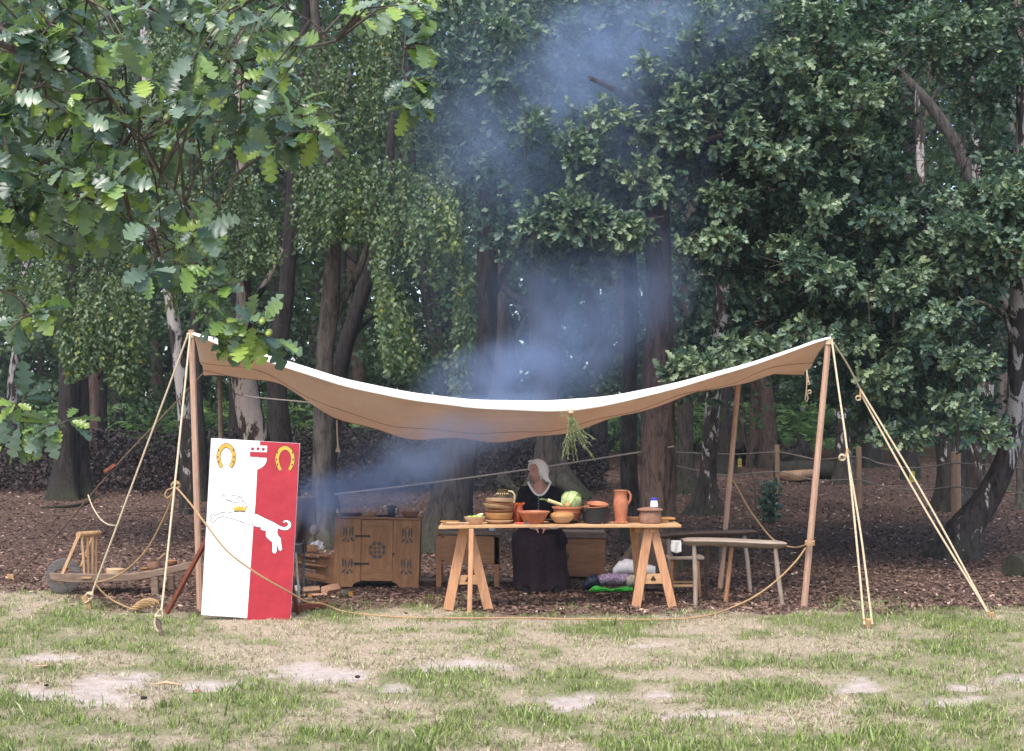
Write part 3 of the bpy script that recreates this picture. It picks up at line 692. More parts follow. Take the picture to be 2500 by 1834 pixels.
FARLAB = 'slim dark trunk standing deep in the shaded wood'
def far_trees():
    us = list(rng.uniform(-500, 3000, 46))
    for i, u in enumerate(us):
        y = rng.uniform(38, 58); w = rng.uniform(0.10, 0.26); x = (u - 1250) / F * y; z0 = gz(y)
        root = thing('woodland_tree', FARLAB, 'tree', (x, y, z0), 'far trees in the wood')
        lean = rng.normal(0, 0.06); h = rng.uniform(12, 19)
        pts = [(x, y, z0 - 0.1, w * 1.3), (x + lean, y, z0 + 1.5, w), (x + lean * 4 + rng.normal(0, .25), y, z0 + h * 0.4, w * 0.85), (x + lean * 9 + rng.normal(0, .5), y, z0 + h * 0.75, w * 0.6), (x + lean * 12, y, z0 + h, w * 0.2)]
        mb = MB(); mb.add(*trunk_mesh(pts, 8, 0.05, i, 0.2, 0.6)); mb.build('trunk', M_bark_dark if i % 3 else M_bark_red, root, smooth=True, angle=80)
        mb = MB()
        for b in range(6):
            zb = z0 + rng.uniform(2.5, h * 0.8); a = rng.uniform(0, 6.28); l = rng.uniform(0.8, 2.2)
            xb = x + lean * 12 * (zb - z0) / h
            mb.tube([(xb, y, zb), (xb + math.cos(a) * l * .5, y + math.sin(a) * l * .5, zb + l * 0.35), (xb + math.cos(a) * l, y + math.sin(a) * l, zb + l * .9)], [w * .3, w * .2, w * .08], 5)
        mb.build('branches', M_bark_dark, root, smooth=True)['kind'] = 'stuff'
        n = 420
        c = np.stack([rng.normal(x + lean * 9, 1.5, n), rng.normal(y, 1.4, n), z0 + h * (0.35 + 0.65 * rng.random(n))], 1)
        o = mass('crown', LEAF4, [(0, 1, 2, 3)], rots(unit(n) * [1, 1, .5], unit(n) + [0, -.3, .8], rng.uniform(0.2, 0.4, n)), c, rng.random(n), M_leaf_far, root)
        o['kind'] = 'stuff'
LEAF4 = np.array([(0, 0, 0), (0.45, 0.36, 0.05), (1.0, 0.05, -0.1), (0.42, -0.36, 0.06)])
far_trees()

# leaf outlines ---------------------------------------------------------------
def oak_outline(lobes, per):
    xs, ws = [0.0], [0.015]
    for i in range(lobes):
        t0, t1 = i / lobes, (i + 1) / lobes
        c_ = (i + 0.6) / lobes; env = 0.30 * math.sin(math.pi * min(1.0, 0.10 + 0.80 * c_ ** 1.25)) ** 0.9 * (0.75 + 0.35 * c_) + 0.03
        prof = [(0.04, 0.46), (0.36, 0.98), (0.70, 0.94)] if per == 3 else [(0.06, 0.52), (0.58, 1.0)]
        for f, w in prof: xs.append(0.06 + 0.86 * (t0 + (t1 - t0) * f)); ws.append(env * w)
    xs.append(1.0); ws.append(0.0)
    return xs, ws
def oak_leaf(lobes, per, cup=0.16, droop=0.18, petiole=True):
    xs, ws = oak_outline(lobes, per); v, f = [], []
    n = len(xs)
    def z(x, w): return cup * w * 1.2 - droop * x * x + 0.012 * math.sin(x * 25) 
    for x, w in zip(xs, ws):
        fx = x + 0.22 * w
        v += [(x, 0, z(x, 0)), (fx, w, z(x, w) + 0.01), (fx, -w, z(x, w) - 0.01)]
    for i in range(n - 1):
        a, b = i * 3, (i + 1) * 3
        f += [(a, b, b + 1, a + 1), (a, a + 2, b + 2, b)]
    return np.array(v), f
def oak_leaf_lite(lobes=3, cup=0.18, droop=0.2):
    xs, ws = oak_outline(lobes, 2); n = len(xs)
    def z(x, w): return cup * w * 1.2 - droop * x * x
    v = [(0, 0, 0), (1, 0, z(1, 0))]; L, Rr = [], []
    for x, w in list(zip(xs, ws))[1:-1]:
        v.append((x + .08 * w, w * 1.05, z(x, w))); L.append(len(v) - 1)
        v.append((x + .08 * w, -w * 1.05, z(x, w))); Rr.append(len(v) - 1)
    return np.array(v), [tuple([0, 1] + L[::-1]), tuple([1, 0] + Rr)]
OAKM_V, OAKM_F = oak_leaf_lite()
OAKB_V, OAKB_F = oak_leaf_lite(2)                # plainer outline for the leaves behind
BIRCH_V = np.array([(0, 0, 0), (0.22, 0.34, 0.05), (0.62, 0.20, 0.0), (1.0, 0, -0.10), (0.62, -0.20, 0.0), (0.22, -0.34, 0.05)])
BIRCH_F = [(0, 3, 2, 1), (0, 5, 4, 3)]

def sprays(c, d, nleaf, size, spread=0.9, out=1.0):
    """rosettes of leaves at tips c pointing along d; returns leaf dirs, normals, places, sizes"""
    n = len(c); c = np.repeat(c, nleaf, 0); d = np.repeat(d, nleaf, 0)
    ax = unit(n * nleaf)
    dirs = d * out + ax * spread
    dirs[:, 2] -= 0.15
    nr = np.tile([0.0, -0.35, 1.0], (n * nleaf, 1)) + unit(n * nleaf) * 0.75
    loc = c + d * (rng.random((n * nleaf, 1)) - 0.6) * size * 1.1 + unit(n * nleaf) * size * 0.15
    s = size * (0.5 + 0.85 * rng.random(n * nleaf))
    return dirs, nr, loc, s
EX = []                                        # windows between the leaves through which stems are seen, in view pixels
def oak_region(key, poly, y0, y1, nclump, rclump=(0.30, 0.55), nspray=10, nleaf=8, size=0.104, bias=0.0, name='crown', excl=()):
    """clumps of lobed leaves filling part of a crown"""
    t = TREES[key]
    x, v = sample_poly([O(*p) for p in poly], nclump)
    y = rng.uniform(y0, y1, nclump)
    cc = Parr(x, v, y)
    rad = rng.uniform(*rclump, nclump)
    q = unit(nclump * nspray) * (rng.random((nclump * nspray, 1)) ** 0.4) * np.repeat(rad, nspray)[:, None] * [1.2, 1.0, 0.66]
    pos = np.repeat(cc, nspray, 0) + q
    d = q / np.maximum(np.linalg.norm(q, axis=1, keepdims=True), 1e-6) * 0.6 + [0, -0.55, 0.15]
    u2, v2 = project(pos[:, 0], pos[:, 1], pos[:, 2])
    keep = np.ones(len(pos), bool)
    for ex in excl: keep &= ~inpoly(u2, v2, [O(*p) for p in ex])
    pos, d = pos[keep], d[keep]
    crn = np.repeat(rng.normal(0, 0.17, nclump), nspray)[keep]
    dirs, nr, loc, s = sprays(pos, d, nleaf, size)
    r = np.clip(np.repeat(crn, nleaf) + 0.37 + bias + rng.normal(0, 0.2, len(loc)), 0, 0.93)  # bias lightens the leaf colour of clumps that catch the light
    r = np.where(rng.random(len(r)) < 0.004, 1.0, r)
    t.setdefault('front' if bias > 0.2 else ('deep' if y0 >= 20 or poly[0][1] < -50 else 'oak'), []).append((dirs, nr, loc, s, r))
    mb = t.setdefault('twigs', MB())
    for i in range(nclump):
        a = Vector(cc[i]) + Vector((0, 0.5, -0.1)); b = Vector(cc[i])
        mb.tube([a + Vector(rng.normal(0, .15, 3)), (a + b) / 2 + Vector(rng.normal(0, .05, 3)), b, b + Vector((rng.normal(0, .2), -0.25, rng.normal(0, .12)))], [0.010, 0.007, 0.005, 0.002], 4, cap=False)
def birch_region(key, poly, y0, y1, nstr, lens=(0.3, 0.9), size=0.058, bias=0.0, step=0.034):
    """strings of small pointed leaves hanging from thin twigs"""
    t = TREES[key]; pp = [O(*p) for p in poly]
    x, v = sample_poly(pp, nstr * 2); kk = fbm(x / 60, v / 150, 19, 3) > 0.5; x, v = x[kk], v[kk]; nstr = len(x); y = rng.uniform(y0, y1, nstr)
    top = Parr(x, v, y); mb = t.setdefault('twigs', MB()); L = []
    for i in range(nstr):
        l = rng.uniform(*lens); n = max(4, int(l / step)); s = np.linspace(0, 1, n)[:, None]
        w = rng.normal(0, 0.10, 2)
        pts = top[i] + np.concatenate([w[0] * s ** 0.6 + 0.02 * np.sin(s * 9 + i), w[1] * s ** 0.6, -l * s ** 1.1], 1)
        u2, v2 = project(pts[:, 0], pts[:, 1], pts[:, 2])
        k = inpoly(u2, v2, pp)
        if k.sum() < 3: continue
        pts = pts[k]; L.append(np.concatenate([pts, np.full((len(pts), 1), rng.normal(0, 0.12))], 1))
        if i % 2 == 0: mb.tube([tuple(p) for p in pts[::max(1, len(pts) // 4)]], 0.0028, 3, cap=False)
    L = np.concatenate(L); L = np.repeat(L, 2, 0); n = len(L)
    loc = L[:, :3] + rng.normal(0, 0.022, (n, 3))
    d = unit(n) * [0.9, 0.9, 0.35] + [0, 0, -0.75]
    nr = unit(n) * 0.7 + [0, -0.8, 0.45]
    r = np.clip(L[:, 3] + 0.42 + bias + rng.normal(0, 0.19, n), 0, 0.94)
    r = np.where(rng.random(n) < 0.012, rng.uniform(0.95, 1, n), r)
    t.setdefault('birch', []).append((d, nr, loc, size * (0.7 + 0.6 * rng.random(n)), r))

TRUNKWIN = [[(1422, 440), (1482, 440), (1492, 880), (1400, 880)], [(1562, 610), (1612, 610), (1600, 740), (1562, 740)], [(1955, 140), (2035, 140), (2170, 400), (2100, 420)], [(2010, 240), (2060, 240), (2060, 400), (2000, 400)]]
oak_region('T9', [(980, 0), (1500, 0), (1560, 120), (1500, 230), (1420, 330), (1440, 400), (1380, 440), (1180, 400), (1050, 350), (960, 180)], 15.9, 18.2, 190, excl=TRUNKWIN)
oak_region('T9', [(1480, 0), (1830, 0), (1830, 380), (1720, 440), (1600, 460), (1500, 430), (1440, 330)], 15.4, 17.8, 170, excl=TRUNKWIN)
oak_region('T9', [(1090, 360), (1400, 360), (1420, 500), (1380, 580), (1180, 570), (1120, 520), (1050, 430)], 15.6, 17.0, 62, excl=TRUNKWIN)
oak_region('T9', [(1000, -260), (1900, -260), (1900, 10), (1000, 10)], 15.5, 19, 80, rclump=(.4, .7))
for (cx, cy, rx, ry, n) in [(1270, 465, 110, 36, 12), (1350, 510, 70, 40, 8), (1200, 500, 60, 36, 6), (1510, 250, 60, 40, 8), (1570, 190, 50, 45, 7), (1560, 95, 60, 40, 6), (1470, 290, 60, 35, 7), (1440, 60, 30, 24, 3), (1590, 20, 60, 24, 5), (1120, 60, 60, 40, 5), (1440, 390, 50, 30, 6), (1450, 140, 60, 40, 6), (1300, 330, 70, 40, 7), (1330, 250, 60, 30, 5), (1180, 280, 60, 30, 5), (1100, 200, 50, 30, 4)]:
    oak_region('T9', [(cx - rx, cy), (cx, cy - ry), (cx + rx, cy), (cx, cy + ry)], 15.1, 15.6, n, (0.16, 0.30), 11, 9, 0.095, 0.32, excl=TRUNKWIN[1:])
oak_region('T12', [(1500, 430), (1800, 330), (1880, 480), (1880, 620), (1840, 735), (1650, 780), (1480, 850), (1450, 800), (1520, 710), (1600, 660), (1540, 560)], 15.6, 18.5, 120, excl=TRUNKWIN)
for (cx, cy, rx, ry, n) in [(1560, 812, 90, 22, 9), (1480, 832, 36, 16, 3), (1650, 765, 60, 30, 7), (1690, 330, 80, 46, 9), (1620, 300, 40, 36, 4), (1590, 450, 50, 30, 5), (1560, 530, 50, 26, 4), (1760, 730, 40, 24, 3), (1750, 560, 50, 30, 5), (1830, 600, 50, 30, 5), (1800, 460, 40, 30, 4), (1780, 250, 50, 30, 4), (1720, 130, 60, 30, 4)]:
    oak_region('T12', [(cx - rx, cy), (cx, cy - ry), (cx + rx, cy), (cx, cy + ry)], 15.0, 15.5, n, (0.15, 0.28), 11, 9, 0.095, 0.32, excl=TRUNKWIN[1:2])
oak_region('T14', [(1800, 520), (2010, 520), (2060, 600), (2060, 800), (2060, 950), (1990, 940), (1900, 900), (1850, 870), (1830, 740)], 16.5, 20.5, 130)
oak_region('T16', [(2000, 560), (2180, 560), (2210, 680), (2190, 800), (2180, 950), (2060, 940), (2040, 760)], 17.5, 20.5, 95, excl=[[(2080, 860), (2140, 860), (2140, 1000), (2080, 1000)]])
oak_region('T16', [(1800, 0), (2252, 0), (2252, 120), (2180, 260), (2110, 180), (1990, 150), (1960, 200), (1990, 330), (2080, 420), (2110, 560), (1960, 600), (1860, 560), (1800, 380)], 16.5, 19.5, 230, excl=TRUNKWIN)
oak_region('T16', [(1900, -260), (2500, -260), (2500, 10), (1900, 10)], 16.5, 20, 70, rclump=(.4, .7))
oak_region('T16', [(2130, 180), (2300, 100), (2340, 420), (2200, 420), (2120, 330)], 20, 24, 50, excl=TRUNKWIN)
oak_region('T21', [(2080, 430), (2180, 370), (2340, 340), (2400, 560), (2252, 600), (2140, 590), (2080, 540)], 15.6, 17.0, 60, bias=0.08, excl=TRUNKWIN[2:])
for (cx, cy, rx, ry, n) in [(2170, 450, 70, 50, 10), (2220, 530, 60, 46, 9), (2110, 500, 44, 30, 5), (2240, 420, 40, 40, 5), (2090, 590, 40, 22, 3), (1960, 640, 56, 30, 6), (1990, 610, 40, 30, 4), (2160, 945, 50, 24, 4), (2110, 900, 50, 26, 4), (2010, 960, 40, 20, 3), (1810, 40, 30, 16, 3), (2000, 60, 40, 20, 4), (2080, 100, 40, 24, 3), (1870, 760, 40, 30, 4), (1940, 480, 60, 30, 5), (1880, 300, 60, 30, 5), (2000, 760, 60, 30, 6), (2080, 700, 60, 30, 5), (2120, 800, 50, 30, 5), (1930, 840, 50, 30, 5), (1950, 200, 60, 26, 4), (2150, 60, 60, 26, 4), (1880, 120, 50, 30, 4)]:
    oak_region('T21', [(cx - rx, cy), (cx, cy - ry), (cx + rx, cy), (cx, cy + ry)], 15.2, 15.8, n, (0.16, 0.30), 11, 9, 0.095, 0.32, excl=TRUNKWIN[2:])
oak_region('T8', [(1040, 340), (1420, 300), (1520, 560), (1400, 640), (1180, 600), (1080, 560)], 24, 29, 60, rclump=(.5, .9), nspray=16, size=0.13)
oak_region('T7', [(880, -100), (1250, -100), (1250, 200), (1150, 380), (1000, 400), (900, 300)], 18.6, 21, 90)
oak_region('T11', [(1420, 640), (1560, 560), (1900, 560), (1900, 860), (1650, 800), (1450, 840)], 23, 29, 60, rclump=(.5, .9), nspray=14, size=0.13, excl=TRUNKWIN[:2])

birch_region('T1a', [(60, 560), (310, 600), (330, 700), (300, 870), (250, 860), (230, 800), (150, 840), (110, 700)], 17.5, 20, 250, bias=0.12)
birch_region('T1a', [(-40, 500), (120, 540), (140, 700), (60, 760), (-40, 780)], 17.5, 20, 90)
birch_region('T4b', [(290, 60), (490, 60), (500, 300), (495, 560), (500, 700), (440, 730), (400, 560), (320, 420)], 16.5, 19, 300, bias=0.05)
birch_region('T1c', [(0, 0), (300, 0), (330, 420), (300, 600), (0, 560)], 18, 21, 260, (0.4, 1.0), bias=-0.05)
birch_region('T5', [(500, 330), (700, 330), (760, 400), (740, 540), (640, 560), (560, 600), (500, 620)], 16.8, 19.5, 260, bias=-0.02)
birch_region('T6', [(640, 40), (900, 30), (920, 330), (780, 320), (700, 420), (640, 400)], 16.8, 19.5, 260, bias=0.0)
birch_region('T6', [(700, 330), (850, 320), (1060, 380), (1050, 470), (1000, 560), (860, 560), (800, 530), (700, 540)], 16.6, 18.5, 260, bias=0.05)
birch_region('T7', [(815, 480), (960, 440), (1050, 460), (1045, 600), (1045, 760), (1030, 860), (950, 875), (880, 800), (850, 820), (830, 700), (820, 560)], 15.6, 17.4, 380, bias=0.15)
birch_region('T7', [(930, 400), (1080, 400), (1090, 470), (1060, 520), (1000, 560), (940, 520)], 15.2, 16.0, 90, bias=0.2)
birch_region('T6', [(440, -260), (1050, -260), (1050, 40), (440, 60)], 16.6, 20, 160, (0.5, 1.2))

def finish_crowns():
    for key, t in TREES.items():
        root, path = t['root'], t['path']
        # the high crown above the picture that shades the ground
        topz = path[-1][2]; n = 260
        zc = max(topz - 1.5, 1.6 + 1075 / F * t['y'] + 1.2)
        q = unit(n) * (rng.random((n, 1)) ** 0.33) * [2.6, 2.4, 1.9]
        c = np.array([path[-1][0], path[-1][1], zc + 1.6]) + q
        o = mass('high_crown', LEAF4, [(0, 1, 2, 3)], rots(unit(n) * [1, 1, .4], unit(n) * .6 + [0, 0, 1], rng.uniform(0.2, 0.36, n)), c, rng.random(n), M_leaf_oak, root)
        o['kind'] = 'stuff'
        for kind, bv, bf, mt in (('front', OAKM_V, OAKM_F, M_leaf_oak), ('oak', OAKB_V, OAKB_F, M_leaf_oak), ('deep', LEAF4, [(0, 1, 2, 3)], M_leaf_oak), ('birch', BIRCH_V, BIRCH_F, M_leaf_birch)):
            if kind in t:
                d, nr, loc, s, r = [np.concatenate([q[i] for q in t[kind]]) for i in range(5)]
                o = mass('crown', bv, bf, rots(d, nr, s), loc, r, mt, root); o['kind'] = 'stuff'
        if 'twigs' in t:
            o = t['twigs'].build('twigs', M_twig, root, smooth=True); o['kind'] = 'stuff'
finish_crowns()

# far wood that reads as one mass, bracken, brush pile -------------------------
def far_wood():
    n = 95000
    nc = 1500
    cx = rng.uniform(-27, 27, nc); cy = rng.uniform(50, 66, nc); cz = 1.2 + 21 * rng.random(nc) ** 0.9
    i = rng.integers(0, nc, n)
    c = np.stack([cx[i], cy[i], cz[i]], 1) + unit(n) * (rng.random((n, 1)) ** 0.5) * [1.1, 1.0, 0.65]
    c[:, 2] = np.maximum(c[:, 2], 1.15)
    r = np.clip(0.35 + rng.normal(0, 0.15, nc)[i] + rng.normal(0, .18, n), 0, 1)
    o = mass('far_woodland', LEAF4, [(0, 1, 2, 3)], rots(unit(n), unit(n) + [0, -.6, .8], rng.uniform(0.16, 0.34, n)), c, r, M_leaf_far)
    tag(o, 'dense green leaves of the far wood closing the view', 'woodland', kind='stuff')
    # the closing depth of the wood behind it
    n = 85000
    c = np.stack([rng.uniform(-34, 34, n), rng.uniform(66, 76, n), 1.1 + 27 * rng.random(n) ** 1.25], 1)
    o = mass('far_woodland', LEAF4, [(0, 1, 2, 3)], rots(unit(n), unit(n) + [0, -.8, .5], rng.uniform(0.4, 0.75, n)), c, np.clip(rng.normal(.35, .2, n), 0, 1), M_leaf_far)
    tag(o, 'darkest depth of the far wood seen between the trunks', 'woodland', kind='stuff')
    # shrubs of the shaded middle wood
    n = 52000; nc = 640
    cx = rng.uniform(-16, 16, nc); cy = rng.uniform(33, 48, nc); cz = 1.6 + 11 * rng.random(nc) ** 1.1
    keep = (cz > 2.7) | (rng.random(nc) < 0.35)
    cx, cy, cz = cx[keep], cy[keep], cz[keep]; nc = len(cx)
    i = rng.integers(0, nc, n)
    c = np.stack([cx[i], cy[i], cz[i]], 1) + unit(n) * (rng.random((n, 1)) ** 0.5) * [1.0, 0.9, 0.5]
    c[:, 2] = np.maximum(c[:, 2], 0.9)
    r = np.clip(0.3 + rng.normal(0, 0.15, nc)[i] + rng.normal(0, .18, n), 0, 1)
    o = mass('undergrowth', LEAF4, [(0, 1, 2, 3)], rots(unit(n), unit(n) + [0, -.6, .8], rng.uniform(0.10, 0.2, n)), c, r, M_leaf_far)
    tag(o, 'shaded leafy undergrowth filling the wood behind the trunks', 'undergrowth', kind='stuff')
far_wood()
def bracken():
    nf = 2300
    u = rng.uniform(-700, 3200, nf); y = rng.uniform(42.5, 54, nf)
    k = (fbm(u / 260, y / 4, 51) > 0.36) | (u > 1650)
    u, y = u[k], y[k]; nf = len(u)
    x = (u - 1250) / F * y
    D, Nn, Lc, Sz, Rr = [], [], [], [], []
    for j in range(nf):
        a = rng.uniform(0, 6.283); l = rng.uniform(0.7, 1.2); h = rng.uniform(0.1, 1.6) 
        m = 13; s = np.linspace(0.12, 1, m)
        px_ = x[j] + math.cos(a) * l * s; py_ = y[j] + math.sin(a) * l * s; pz_ = gz(y[j]) + h + 0.35 * np.sin(s * 2.6) - 0.2 * s
        w = (1.05 - s) * 0.34 + 0.05
        for sg in (-1, 1):
            D.append(np.stack([np.full(m, -math.sin(a) * sg) + 0.35 * math.cos(a), np.full(m, math.cos(a) * sg) + 0.35 * math.sin(a), np.full(m, -0.15)], 1))
            Nn.append(np.tile([0, -0.3, 1.0], (m, 1))); Lc.append(np.stack([px_, py_, pz_], 1)); Sz.append(w); Rr.append(np.clip(np.full(m, rng.normal(0.5, 0.22)), 0, 1))
    D, Nn, Lc, Sz, Rr = [np.concatenate(q) for q in (D, Nn, Lc, Sz, Rr)]
    bv = np.array([(0, -0.12, 0), (0, 0.12, 0), (0.6, 0.10, -0.03), (1, 0, -0.1), (0.6, -0.10, -0.03)])
    o = mass('bracken', bv, [(0, 4, 3, 2, 1)], rots(D + unit(len(D)) * .3, Nn + unit(len(D)) * .8, Sz), Lc, Rr, M_fern)
    tag(o, 'bright green bracken fronds growing in the clearing behind the trees', 'bracken', kind='stuff')
bracken()
def brush_pile():
    n = 44000
    u = rng.uniform(-300, 1480, n); y = 30.5 + rng.normal(0, 0.8, n)
    x = (u - 1250) / F * y
    top = 1.15 + 0.5 * fbm(x * 0.5, x * 0 + 3, 71)
    z = gz(30) - 0.1 + (rng.random(n) ** 0.75) * top * np.clip(1.2 - np.abs(y - 30.5) / 2.2, 0.1, 1)
    d = unit(n) * [1, 1, .6]; nr = unit(n) + [0, -.5, .4]
    r = np.clip(rng.beta(1.4, 3, n), 0, 1)
    root = thing('brush_pile', 'long heap of cut branches with dark dead leaves behind the camp', 'brush pile', (-4.0, 30.5, gz(30.5)))
    o = mass('dead_leaves', LEAF4, [(0, 1, 2, 3)], rots(d, nr, rng.uniform(.045, .10, n)), np.stack([x, y, z], 1), r, M_deadleaf, root); o['kind'] = 'stuff'
    mb = MB()
    for i in range(110):
        u = rng.uniform(-300, 1480); y = 30.2 + rng.normal(0, 0.7); x = (u - 1250) / F * y; z = gz(30) + rng.uniform(0.05, 1.3)
        dd = unit(1)[0] * [1.2, .5, .5]; l = rng.uniform(.5, 1.4)
        a = np.array([x, y, z]); b = a + dd * l; b[2] = max(b[2], gz(30) + .02)
        mb.tube([tuple(a), tuple((a + b) / 2 + rng.normal(0, .06, 3)), tuple(b)], [0.022, 0.016, 0.008], 5)
    o = mb.build('branches', M_bark_dark, root, smooth=True); o['kind'] = 'stuff'
brush_pile()
# ------------------------------------------------------------------ near oak whose boughs hang into the picture
def near_oak():
    ty = 4.3
    root = thing('oak_tree', 'near oak whose boughs with lobed leaves and green acorns hang before the camp', 'tree', (-3.6, ty, 0))
    mb = MB(); mb.add(*trunk_mesh([(-3.6, ty, -0.1, .30), (-3.55, ty, 1.2, .24), (-3.5, ty - .05, 2.6, .21), (-3.45, ty, 4.2, .16), (-3.4, ty, 6.0, .08)], 18, 0.08, 5, 0.4)); mb.build('trunk', M_bark_oak, root, smooth=True, angle=80)
    # boughs: from the trunk to the places where the sprays hang, (view px, view px, distance)
    boughs = [
        [(-3.5, ty, 2.7)] + [P(*O(a, b), y) for a, b, y in ((-260, 60, 4.2), (60, 60, 4.1), (230, 170, 4.0), (330, 340, 3.95), (420, 480, 3.9), (470, 640, 3.9), (545, 735, 3.9))],
        [(-3.5, ty, 3.0)] + [P(*O(a, b), y) for a, b, y in ((-200, -120, 4.3), (150, -40, 4.2), (330, 30, 4.15), (500, 150, 4.1), (600, 230, 4.05), (700, 290, 4.0))],
        [(-3.48, ty, 3.3)] + [P(*O(a, b), y) for a, b, y in ((0, -200, 4.5), (400, -90, 4.4), (700, -40, 4.3), (880, 0, 4.2), (893, 60, 4.2), (885, 150, 4.2), (915, 235, 4.18))],
        [(-3.5, ty, 2.5)] + [P(*O(a, b), y) for a, b, y in ((-200, 300, 3.9), (0, 240, 3.8), (60, 130, 3.8), (140, 20, 3.8), (250, -20, 3.85))],
        [(-3.52, ty, 2.3)] + [P(*O(a, b), y) for a, b, y in ((-250, 480, 4.1), (-60, 440, 4.0), (120, 430, 3.95), (260, 460, 3.9), (350, 560, 3.9))],
        [(-3.55, ty, 2.0)] + [P(*O(a, b), y) for a, b, y in ((-250, 700, 4.0), (-60, 640, 3.9), (30, 650, 3.9), (80, 690, 3.88))],
        [(-3.55, ty, 1.9)] + [P(*O(a, b), y) for a, b, y in ((-250, 900, 4.1), (-60, 860, 4.0), (50, 900, 3.95), (130, 935, 3.93))],
        [(-3.5, ty, 2.8)] + [P(*O(a, b), y) for a, b, y in ((-100, 120, 4.6), (200, 220, 4.6), (380, 260, 4.5), (520, 260, 4.45), (600, 320, 4.4))],
        [(-3.5, ty, 3.1)] + [P(*O(a, b), y) for a, b, y in ((100, -100, 4.0), (480, -60, 3.9), (640, 20, 3.9), (740, 90, 3.9))],
    ]
    samples = []
    for b in boughs:
        pts = catmull([tuple(p) for p in b], 0.05); m = len(pts)
        mb = MB(); rad = [0.030 * (1 - i / m) ** 1.6 + 0.0022 for i in range(m)]
        wob = np.cumsum(rng.normal(0, 0.004, (m, 3)), 0); wob -= np.linspace(0, 1, m)[:, None] * wob[-1]
        pts = pts + wob
        mb.tube([tuple(p) for p in pts], rad, 7); mb.build('bough', M_twig, root, smooth=True)
        samples.append(pts[m // 4:])
    samples = np.concatenate(samples)
    su, sv = project(samples[:, 0], samples[:, 1], samples[:, 2])
    main = [(-160, -60), (960, -60), (965, 15), (880, 10), (800, 50), (750, 120), (640, 170), (640, 210), (745, 270), (745, 320), (650, 318), (560, 345), (470, 320), (370, 350), (470, 440), (470, 540), (440, 600), (330, 620), (250, 560), (120, 560), (-160, 580)]
    sprig = [([(875, 60), (945, 90), (945, 265), (885, 250), (868, 150)], 9, 4.15, 4.25), ([(440, 690), (560, 690), (628, 662), (610, 745), (545, 795), (450, 770)], 10, 3.85, 3.95),
             ([(400, 580), (500, 600), (510, 660), (460, 700), (420, 660)], 5, 3.85, 4.0), ([(-80, 560), (60, 590), (130, 690), (80, 740), (-80, 720)], 8, 3.8, 4.0), ([(-80, 820), (60, 850), (210, 925), (130, 990), (-80, 1000)], 15, 3.85, 4.05),
             ([(290, 540), (420, 540), (440, 640), (330, 650)], 5, 3.9, 4.1), ([(560, 250), (740, 270), (740, 325), (620, 330)], 9, 3.95, 4.1)]
    C = []
    x, v = sample_poly([O(*p) for p in main], 600)
    dens = fbm(x / 130, v / 130, 13)
    k = (dens > 0.33) & ~((x > 300) & (v > 180) & (rng.random(len(x)) < 0.40)); x, v = x[k], v[k]
    C.append(Parr(x, v, rng.uniform(3.6, 4.7, len(x))))
    for poly, n, y0, y1 in sprig:
        x, v = sample_poly([O(*p) for p in poly], n); C.append(Parr(x, v, rng.uniform(y0, y1, n)))
    C = np.concatenate(C); n = len(C)
    # a thin twig from the nearest bough to every tip
    tw = MB(); dirs = []
    for c in C:
        i = int(np.argmin(np.sum((samples - c) ** 2, 1))); q = Vector(samples[i]); c_ = Vector(c)
        dv = (c_ - q); mid = q + dv * 0.5 + Vector((0, 0, 0.12 * dv.length))
        tw.tube([tuple(q), tuple(mid), tuple(c_)], [0.0045, 0.003, 0.0018], 5, cap=False)
        d = (c_ - mid).normalized() if dv.length > 0.02 else Vector((0.5, -0.2, -0.4)); dirs.append(d)
    o = tw.build('twigs', M_twig, root, smooth=True); o['kind'] = 'stuff'
    dirs = np.array([tuple(d) for d in dirs])
    nl = 6
    c = np.repeat(C, nl, 0); d = np.repeat(dirs, nl, 0); m = len(c)
    ax = unit(m)
    ld = d * 0.75 + ax * 0.85 + [0, 0, -0.12]
    nr = np.tile([0.0, -0.5, 0.85], (m, 1)) + unit(m) * 0.7
    loc = c - d * rng.uniform(0, 0.05, (m, 1)) + ax * 0.008
    s = 0.070 * (0.5 + 0.85 * rng.random(m))
    cr = np.repeat(rng.normal(0, 0.14, n), nl)
    u2, v2 = project(loc[:, 0], loc[:, 1], loc[:, 2])
    low = smooth(300, 900, v2) * 0.14 + smooth(350, 900, u2) * 0.12   # leaf tone turns lighter and yellower downwards and to the right
    r = np.clip(0.53 + cr + low + rng.normal(0, 0.2, m), 0, 0.98)
    rot = rots(ld, nr, s)
    LV, LF = oak_leaf(4, 3)
    # the 300 that show largest are leaves of their own
    infr = (u2 > 0) & (u2 < 2500) & (v2 > 0)
    face = np.abs(rot[:, 1, 2]) / s * s ** 2 / loc[:, 1] ** 2 * infr
    big = np.argsort(-face)[:300]
    rest = np.setdiff1d(np.arange(m), big)
    o = mass('foliage', LV, LF, rot[rest], loc[rest], r[rest], M_leaf_near, root, smooth=True); o['kind'] = 'stuff'
    protos = []
    for k in range(30):
        LVk, LFk = oak_leaf(4 + (k % 2), 3, 0.16 + 0.1 * random.uniform(-1, 1.4), 0.18 + random.uniform(-.1, .25))
        me = bpy.data.meshes.new('leaf'); me.from_pydata([tuple(q) for q in LVk], [], LFk)
        a = me.attributes.new('r', 'FLOAT', 'POINT'); a.data.foreach_set('value', np.full(len(LVk), (k + .5) / 30, np.float32))
        me.materials.append(M_leaf_near); me.shade_smooth(); protos.append(me)
    W0 = WL[root]
    for i in big:
        me = protos[min(29, int(r[i] * 30))]
        o = bpy.data.objects.new('leaf', me); col.objects.link(o); o.parent = root
        mt = Matrix([list(rot[i][0]) + [0], list(rot[i][1]) + [0], list(rot[i][2]) + [0], [0, 0, 0, 1]])
        o.matrix_basis = Matrix.Translation(Vector(loc[i]) - W0) @ mt
